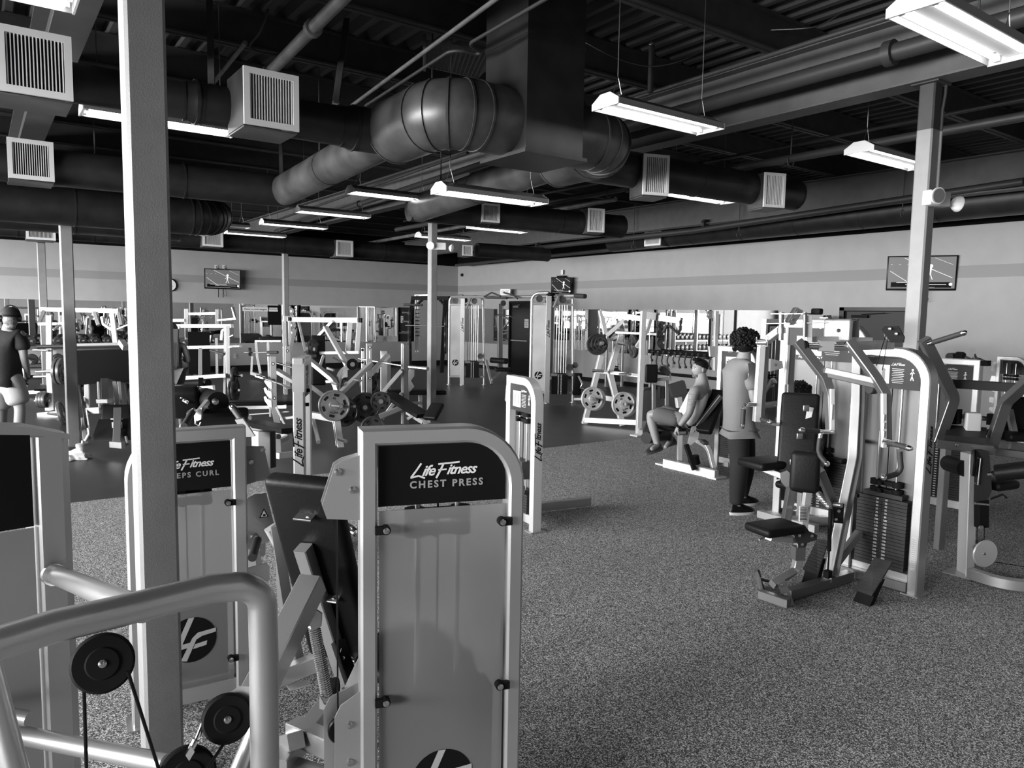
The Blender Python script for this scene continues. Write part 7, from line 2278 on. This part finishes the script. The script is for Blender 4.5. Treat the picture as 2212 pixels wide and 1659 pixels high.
body = skin_mesh('body', N, E_, 'skin_dk', HB, 'pelvis')
up_ = (V((0, 0, 1)) + face * .35)
g = G(HB, True, 'skin_dk'); R = head_geo(g, hc, face, up_); merge_into(body, g); eyes(HB, hc, R)
g = G(HB, True, 'hair'); g.ball(hc + R @ V((0, -.018, .030)), .12, (.88, 1.0, .95), 20, R); curls(g, hc + R @ V((0, -.018, .03)), .108, .112, 260, .012, 9, face, -.4); g.out('hair')
T_ = {'p': (N['pelvis'][0], (.17, .14)), 'b': (N['belly'][0], (.16, .13)), 'c': (N['chest'][0], (.17, .13)), 'n': (H_(1730, 905, 6.82), .08), 'l': (N['Ls'][0], .075), 'l2': (N['Lu'][0], .065), 'r': (N['Rs'][0], .075), 'r2': (N['Ru'][0], .065)}
skin_mesh('t_shirt', T_, [('p', 'b'), ('b', 'c'), ('c', 'n'), ('c', 'l'), ('l', 'l2'), ('c', 'r'), ('r', 'r2')], 'cloth_black', HB, 'p')
T_ = {'p': (N['pelvis'][0], (.17, .14))}; TE = []
for q in 'AB':
    T_[q + 'h'] = (N[q + 'h'][0], .11); T_[q + 'n'] = (N[q + 'n'][0], .085); T_[q + 'a'] = (N[q + 'a'][0], .06); TE += [('p', q + 'h'), (q + 'h', q + 'n'), (q + 'n', q + 'a')]
skin_mesh('trousers', T_, TE, 'cloth_black', HB, 'p')
g = G(HB, True, 'vinyl'); st = V((p0.x, p0.y, p0.z - .17)); g.rbox(st, (.36, .36, .07), .03); g.out('stool_seat'); g = G(HB, True, 'silver'); g.bar(st, V((st.x, st.y, .0)), .06, .06); g.out('stool_post')

# --- walking man with cap and headphones at the window end
gw = 9.3
def Wk(x, y, gd=gw): return P(x, y, gd)
WM = thing('person', 'person in cap, headphones, black tee and pale shorts walking toward the dumbbells', 'person', V((Wk(10, 900).x, Wk(10, 900).y, 0)))
face = hdv(20); hc = Wk(24, 686)
N, E_ = {}, []
N['pelvis'] = (Wk(14, 812), (.15, .115)); N['belly'] = (Wk(14, 785), (.155, .115)); N['chest'] = (Wk(15, 735), (.175, .115)); N['neckb'] = (Wk(19, 710), .09); N['neck'] = (Wk(21, 700), .07); N['headin'] = (hc, .05)
E_ += [('pelvis', 'belly'), ('belly', 'chest'), ('chest', 'neckb'), ('neckb', 'neck'), ('neck', 'headin')]
arm(N, E_, 'R', Wk(45, 722), Wk(52, 772, 9.3), Wk(60, 806, 9.45), (.062, .046, .032)); arm(N, E_, 'L', Wk(-15, 722), Wk(-24, 775, 9.3), Wk(-26, 818, 9.4), (.062, .046, .032))
hand_nodes(N, E_, 'R', N['Rw'][0], Wk(62, 826, 9.5) - N['Rw'][0], hdv(290), .55, 1.05, 1); hand_nodes(N, E_, 'L', N['Lw'][0], V((0, 0, -1)), hdv(110), .5, 1.05, -1)
a1, a2 = V((Wk(34, 900, 9.15).x, Wk(34, 900, 9.15).y, .09)), V((Wk(0, 900, 9.9).x, Wk(0, 900, 9.9).y, .09))
leg(N, E_, 'A', Wk(26, 820), Wk(44, 882, 9.3), a1, a1 + hdv(30) * .15 - V((0, 0, .05)), (.10, .068, .044))
leg(N, E_, 'B', Wk(2, 820), Wk(4, 885, 9.6), a2, a2 + hdv(20) * .15 - V((0, 0, .05)), (.10, .068, .044))
body = skin_mesh('body', N, E_, 'skin', WM, 'pelvis')
g = G(WM, True, 'skin'); R = head_geo(g, hc, face); merge_into(body, g); eyes(WM, hc, R)
T_ = {'h': (Wk(10, 828), (.21, .18)), 'p': (Wk(13, 798), (.205, .17)), 'b': (Wk(14, 765), (.205, .165)), 'c': (Wk(15, 732), (.22, .165)), 'n': (Wk(18, 706), .12), 'l': (N['Ls'][0], .10), 'l2': (V(N['Ls'][0]).lerp(V(N['Le'][0]), .75), .095), 'r': (N['Rs'][0], .10), 'r2': (V(N['Rs'][0]).lerp(V(N['Re'][0]), .75), .095)}
skin_mesh('t_shirt', T_, [('h', 'p'), ('p', 'b'), ('b', 'c'), ('c', 'n'), ('c', 'l'), ('l', 'l2'), ('c', 'r'), ('r', 'r2')], 'cloth_black', WM, 'p')
T_ = {'w': (Wk(14, 795), (.18, .15)), 'p': (Wk(15, 820), (.195, .165))}; TE = [('w', 'p')]
for q in 'AB':
    a_, b_ = V(N[q + 'h'][0]), V(N[q + 'n'][0]); T_[q + '1'] = (a_.lerp(b_, .2), .15); T_[q + '2'] = (a_.lerp(b_, .6), .145); T_[q + '3'] = (a_.lerp(b_, .92), .14); TE += [('p', q + '1'), (q + '1', q + '2'), (q + '2', q + '3')]
skin_mesh('shorts', T_, TE, 'cloth_light', WM, 'p')
shoe(WM, a1 + V((0, 0, -.015)), a1 + hdv(30) * .2, 'white'); shoe(WM, a2 + V((0, 0, -.015)), a2 + hdv(20) * .2, 'white')
g = G(WM, True, 'hair_grey'); g.ball(hc + R @ V((0, -.03, -.03)), .10, (.82, .85, 1.05), 16, R); g.ball(hc + R @ V((0, -.06, -.10)), .06, (1.1, .7, .9), 12, R); g.out('hair')
g = G(WM, True, 'cloth_black'); g.ball(hc + R @ V((0, -.005, .045)), .112, (.86, 1.02, .80), 20, R); g.ball(hc + R @ V((0, -.12, .03)), .07, (1.0, .8, .12), 12, R); g.out('cap')
g = G(WM, True, 'black')
for sx in (-1, 1): g.lathe(hc + R @ V((sx * .078, -.005, -.01)), R @ V((sx, 0, 0)), [(0, .03), (.01, .042), (.035, .040), (.042, .022)], 18)
g.tube([hc + R @ V((.105 * math.cos(t), -.005, .0 + .150 * math.sin(t))) for t in [PI * i / 12 for i in range(13)]], .010, 8); g.out('headphones')

# --- woman behind the front column, long hair and arm showing; she faces the far mirrors
def simple_person(label, base, H, facing, top_m, bot_m, hair='hair', long_hair=False, bald=False, seated=False, arms='phone', sleeves=True):
    b_ = V(base); f = hdv(facing); s_ = hdv(facing + 90); k = H / 1.75
    o = thing('person', label, 'person', b_)
    def q(a, b2, z): return b_ + s_ * a * k + f * b2 * k + V((0, 0, z * k))
    z0 = .45 if seated else 0
    dz = -.48 if seated else 0
    N, E_ = {}, []
    N['pelvis'] = (q(0, 0, .96 + dz), (.145 * k, .11 * k)); N['belly'] = (q(0, .0, 1.10 + dz), (.12 * k, .095 * k)); N['chest'] = (q(0, 0, 1.32 + dz), (.145 * k, .10 * k)); N['neckb'] = (q(0, 0, 1.45 + dz), .065 * k); N['neck'] = (q(0, .01, 1.51 + dz), .05 * k)
    hc = q(0, .02, 1.63 + dz); N['headin'] = (hc, .045 * k)
    E_ += [('pelvis', 'belly'), ('belly', 'chest'), ('chest', 'neckb'), ('neckb', 'neck'), ('neck', 'headin')]
    if arms == 'phone':
        arm(N, E_, 'R', q(.17, 0, 1.40 + dz), q(.23, .05, 1.12 + dz), q(.06, .22, 1.20 + dz)); arm(N, E_, 'L', q(-.17, 0, 1.40 + dz), q(-.22, .04, 1.12 + dz), q(-.04, .22, 1.10 + dz))
    else:
        arm(N, E_, 'R', q(.19, 0, 1.40 + dz), q(.27, .06, 1.13 + dz), q(.24, .25, 1.02 + dz)); arm(N, E_, 'L', q(-.19, 0, 1.40 + dz), q(-.27, .06, 1.13 + dz), q(-.24, .25, 1.02 + dz))
    hand_nodes(N, E_, 'R', N['Rw'][0], f - s_ * .5, V((0, 0, -1)), .6, k, 1); hand_nodes(N, E_, 'L', N['Lw'][0], f + s_ * .5, V((0, 0, -1)), .6, k, -1)
    for nm, sx in (('A', 1), ('B', -1)):
        if seated: leg(N, E_, nm, q(sx * .09, .03, .94 + dz), q(sx * .14, .45, .96 + dz), q(sx * .14, .47, .09), q(sx * .14, .62, .04))
        else: leg(N, E_, nm, q(sx * .09, 0, .92), q(sx * .10, .02, .5), q(sx * .11, -.01, .09), q(sx * .12, .14, .035))
    body = skin_mesh('body', N, E_, 'skin', o, 'pelvis', world=True)
    g = G(o, True, 'skin'); R = head_geo(g, hc, f, V((0, 0, 1)), .98 * k); merge_into(body, g); eyes(o, hc, R, k)
    T_ = {'p': (N['pelvis'][0] + V((0, 0, .05 * k)), (.172 * k, .14 * k)), 'b': (N['belly'][0], (.15 * k, .125 * k)), 'c': (N['chest'][0], (.175 * k, .135 * k)), 'n': (q(0, 0, 1.46 + dz), .085 * k)}
    TE = [('p', 'b'), ('b', 'c'), ('c', 'n')]
    if sleeves:
        for nm in 'LR': T_[nm] = (N[nm + 's'][0], .068 * k); T_[nm + '2'] = (N[nm + 'u'][0], .06 * k); TE += [('c', nm), (nm, nm + '2')]
    skin_mesh('top', T_, TE, top_m, o, 'b')
    T_ = {'p': (N['pelvis'][0], (.175 * k, .145 * k))}; TE = []
    for nm in 'AB': T_[nm + '1'] = (N[nm + 'h'][0], .125 * k); T_[nm + '2'] = (N[nm + 't'][0], .115 * k); TE += [('p', nm + '1'), (nm + '1', nm + '2')]
    skin_mesh('shorts', T_, TE, bot_m, o, 'p')
    for nm in 'AB': shoe(o, N[nm + 'a'][0] + V((0, 0, -.015)), N[nm + 'a'][0] + f * .2, 'white')
    if not bald:
        g = G(o, True, hair); g.ball(hc + R @ V((0, -.02, .025)), .11 * k, (.84, .98, .98), 16, R)
        if long_hair:
            g.path([hc + R @ V((0, -.08, .02)), hc + R @ V((0, -.115, -.15)), hc + R @ V((0, -.14, -.40)), hc + R @ V((0, -.13, -.52))], .24 * k, .06 * k, .1, up=R @ V((0, 1, 0)))
            for i in range(22):
                xx = -.11 + .22 * i / 21
                g.tube([hc + R @ V((xx * .7, -.09, .0)), hc + R @ V((xx * 1.0 + .01 * math.sin(i), -.145, -.2)), hc + R @ V((xx * 1.1 + .014 * math.sin(i * 2.1), -.17, -.42)), hc + R @ V((xx + .02 * math.sin(i * 3.3), -.16, -.56 - .02 * math.sin(i * 5)))], .009, 6)
        g.out('hair')
    return o, q


simple_person('person with long dark wavy hair half hidden behind the front column', tuple(V((P(376, 900, 11.6).x, P(376, 900, 11.6).y, 0))), 1.68, 25, 'cloth_mid', 'cloth_mid', 'hair_brown', True, sleeves=False)
bz = P(402, 880, 15.2); bz.z = 0
o, q = simple_person('bald person sitting with his back to the room by the squat rack', tuple(bz), 1.72, 10, 'cloth_mid', 'cloth_mid', bald=True, seated=True, arms='fwd', sleeves=False)
g = G(o, True, 'vinyl'); c = V((bz.x, bz.y, .40)); g.rbox(c, (.5, .3, .07), .03); g.out('bench_pad'); g = G(o, True, 'silver'); g.bar(c, V((c.x, c.y, 0)), .07, .07); g.out('bench_post')
simple_person('person in pale top and dark shorts seen only in the far mirror', (2.75, 17.0, 0), 1.66, 0, 'cloth_white', 'cloth_mid', 'hair', False, sleeves=False)
# ------------------------------------------------------------------ more of the room, seen only in the mirrors
for i, (src, loc, rz, lb) in enumerate((
        (LC, (-2.2, 4.0, 0), 1.2, 'weight tower near the windows, seen in the mirrors'),
        (BC, (8.6, -2.6, 0), 2.9, 'curl machine by the back wall, seen in the mirrors'),
        (RW, (4.2, -3.2, 0), 2.2, 'row machine by the back wall, seen in the mirrors'),
        (PF, (10.6, -1.5, 0), 3.0, 'fly machine by the back wall, seen in the mirrors'),
        (CP, (-2.6, -1.6, 0), .4, 'press machine by the windows, seen in the mirrors'),
        (TT, (-2.6, 7.2, 0), 1.0, 'weight tower by the rubber floor edge, seen in the mirrors'),
        (HK, (-2.6, 14.5, 0), .3, 'half rack by the windows, seen in the mirrors'),
        (SF, (-1.5, 17.5, 0), 1.6, 'tall plate frame by the windows, seen in the mirrors'),
        (XR, (13.9, 17.3, 0), 1.57, 'tall cable tower against the side wall beside the black door'),
        (TT, (14.0, 14.7, 0), 1.57, 'weight tower against the side mirrors behind the plate loaded row'),
        (PF, (13.9, 9.7, 0), 1.57, 'fly machine against the side wall near the mirror end'),
        (LC, (12.6, 7.6, 0), 2.4, 'weight tower by the side wall behind the fly machine'),
        (TT, (12.9, 6.2, 0), 1.6, 'tall weight tower by the side door behind the row machine'),
        (BC, (13.6, 5.0, 0), 1.5, 'curl machine against the side wall behind the lever machine'),
        (HR, (-2.8, 10.6, 0), 2.6, 'plate loaded row by the windows, seen in the mirrors'))):
    dup(src, loc, src.rotation_euler.z + rz, lb)


def car(label, loc, rz, m):
    o = thing('parked_car', label, 'car', loc, rz, 'cars outside')
    g = G(o, m=m)
    sec = [(-2.2, .55, .35), (-2.1, .85, .35), (-1.5, 1.0, .3), (-.9, 1.42, .3), (.5, 1.45, .3), (1.1, 1.02, .3), (2.0, .88, .32), (2.25, .6, .35)]
    vs, fs = [], []
    for x, zt, zb in sec:
        wt_ = .62 if zt > 1.2 else .82
        vs += [(x, -.86, zb), (x, -.88, min(zt, .9)), (x, -wt_, zt), (x, wt_, zt), (x, .88, min(zt, .9)), (x, .86, zb)]
    for i in range(len(sec) - 1):
        for j in range(6): fs.append((i * 6 + j, i * 6 + (j + 1) % 6, (i + 1) * 6 + (j + 1) % 6, (i + 1) * 6 + j))
    fs += [tuple(range(6)), tuple(range((len(sec) - 1) * 6, len(sec) * 6))]
    g.add(vs, fs); g.out('car_body')
    for x in (-1.4, 1.4):
        for y in (-.84, .84):
            g = G(o, m='rubber'); g.lathe((x, y - .1, .33), (0, 1, 0), [(0, .2), (0, .33), (.2, .33), (.2, .2)], 20); w_ = g.out('wheel')
    g = G(o, m='black')
    for sy in (-1, 1): g.prism([(-1.0, sy * .78, 1.0), (-.7, sy * .70, 1.36), (.45, sy * .70, 1.38), (.9, sy * .79, 1.0)], (0, .04, 0))
    g.out('side_window')
    return o


car('dark car parked outside the storefront, seen in the side mirror', (-9.0, 13.5, -.1), 1.45, 'iron')
car('pale car parked outside the storefront, seen in the side mirror', (-9.4, 8.2, -.1), 1.5, 'platinum')
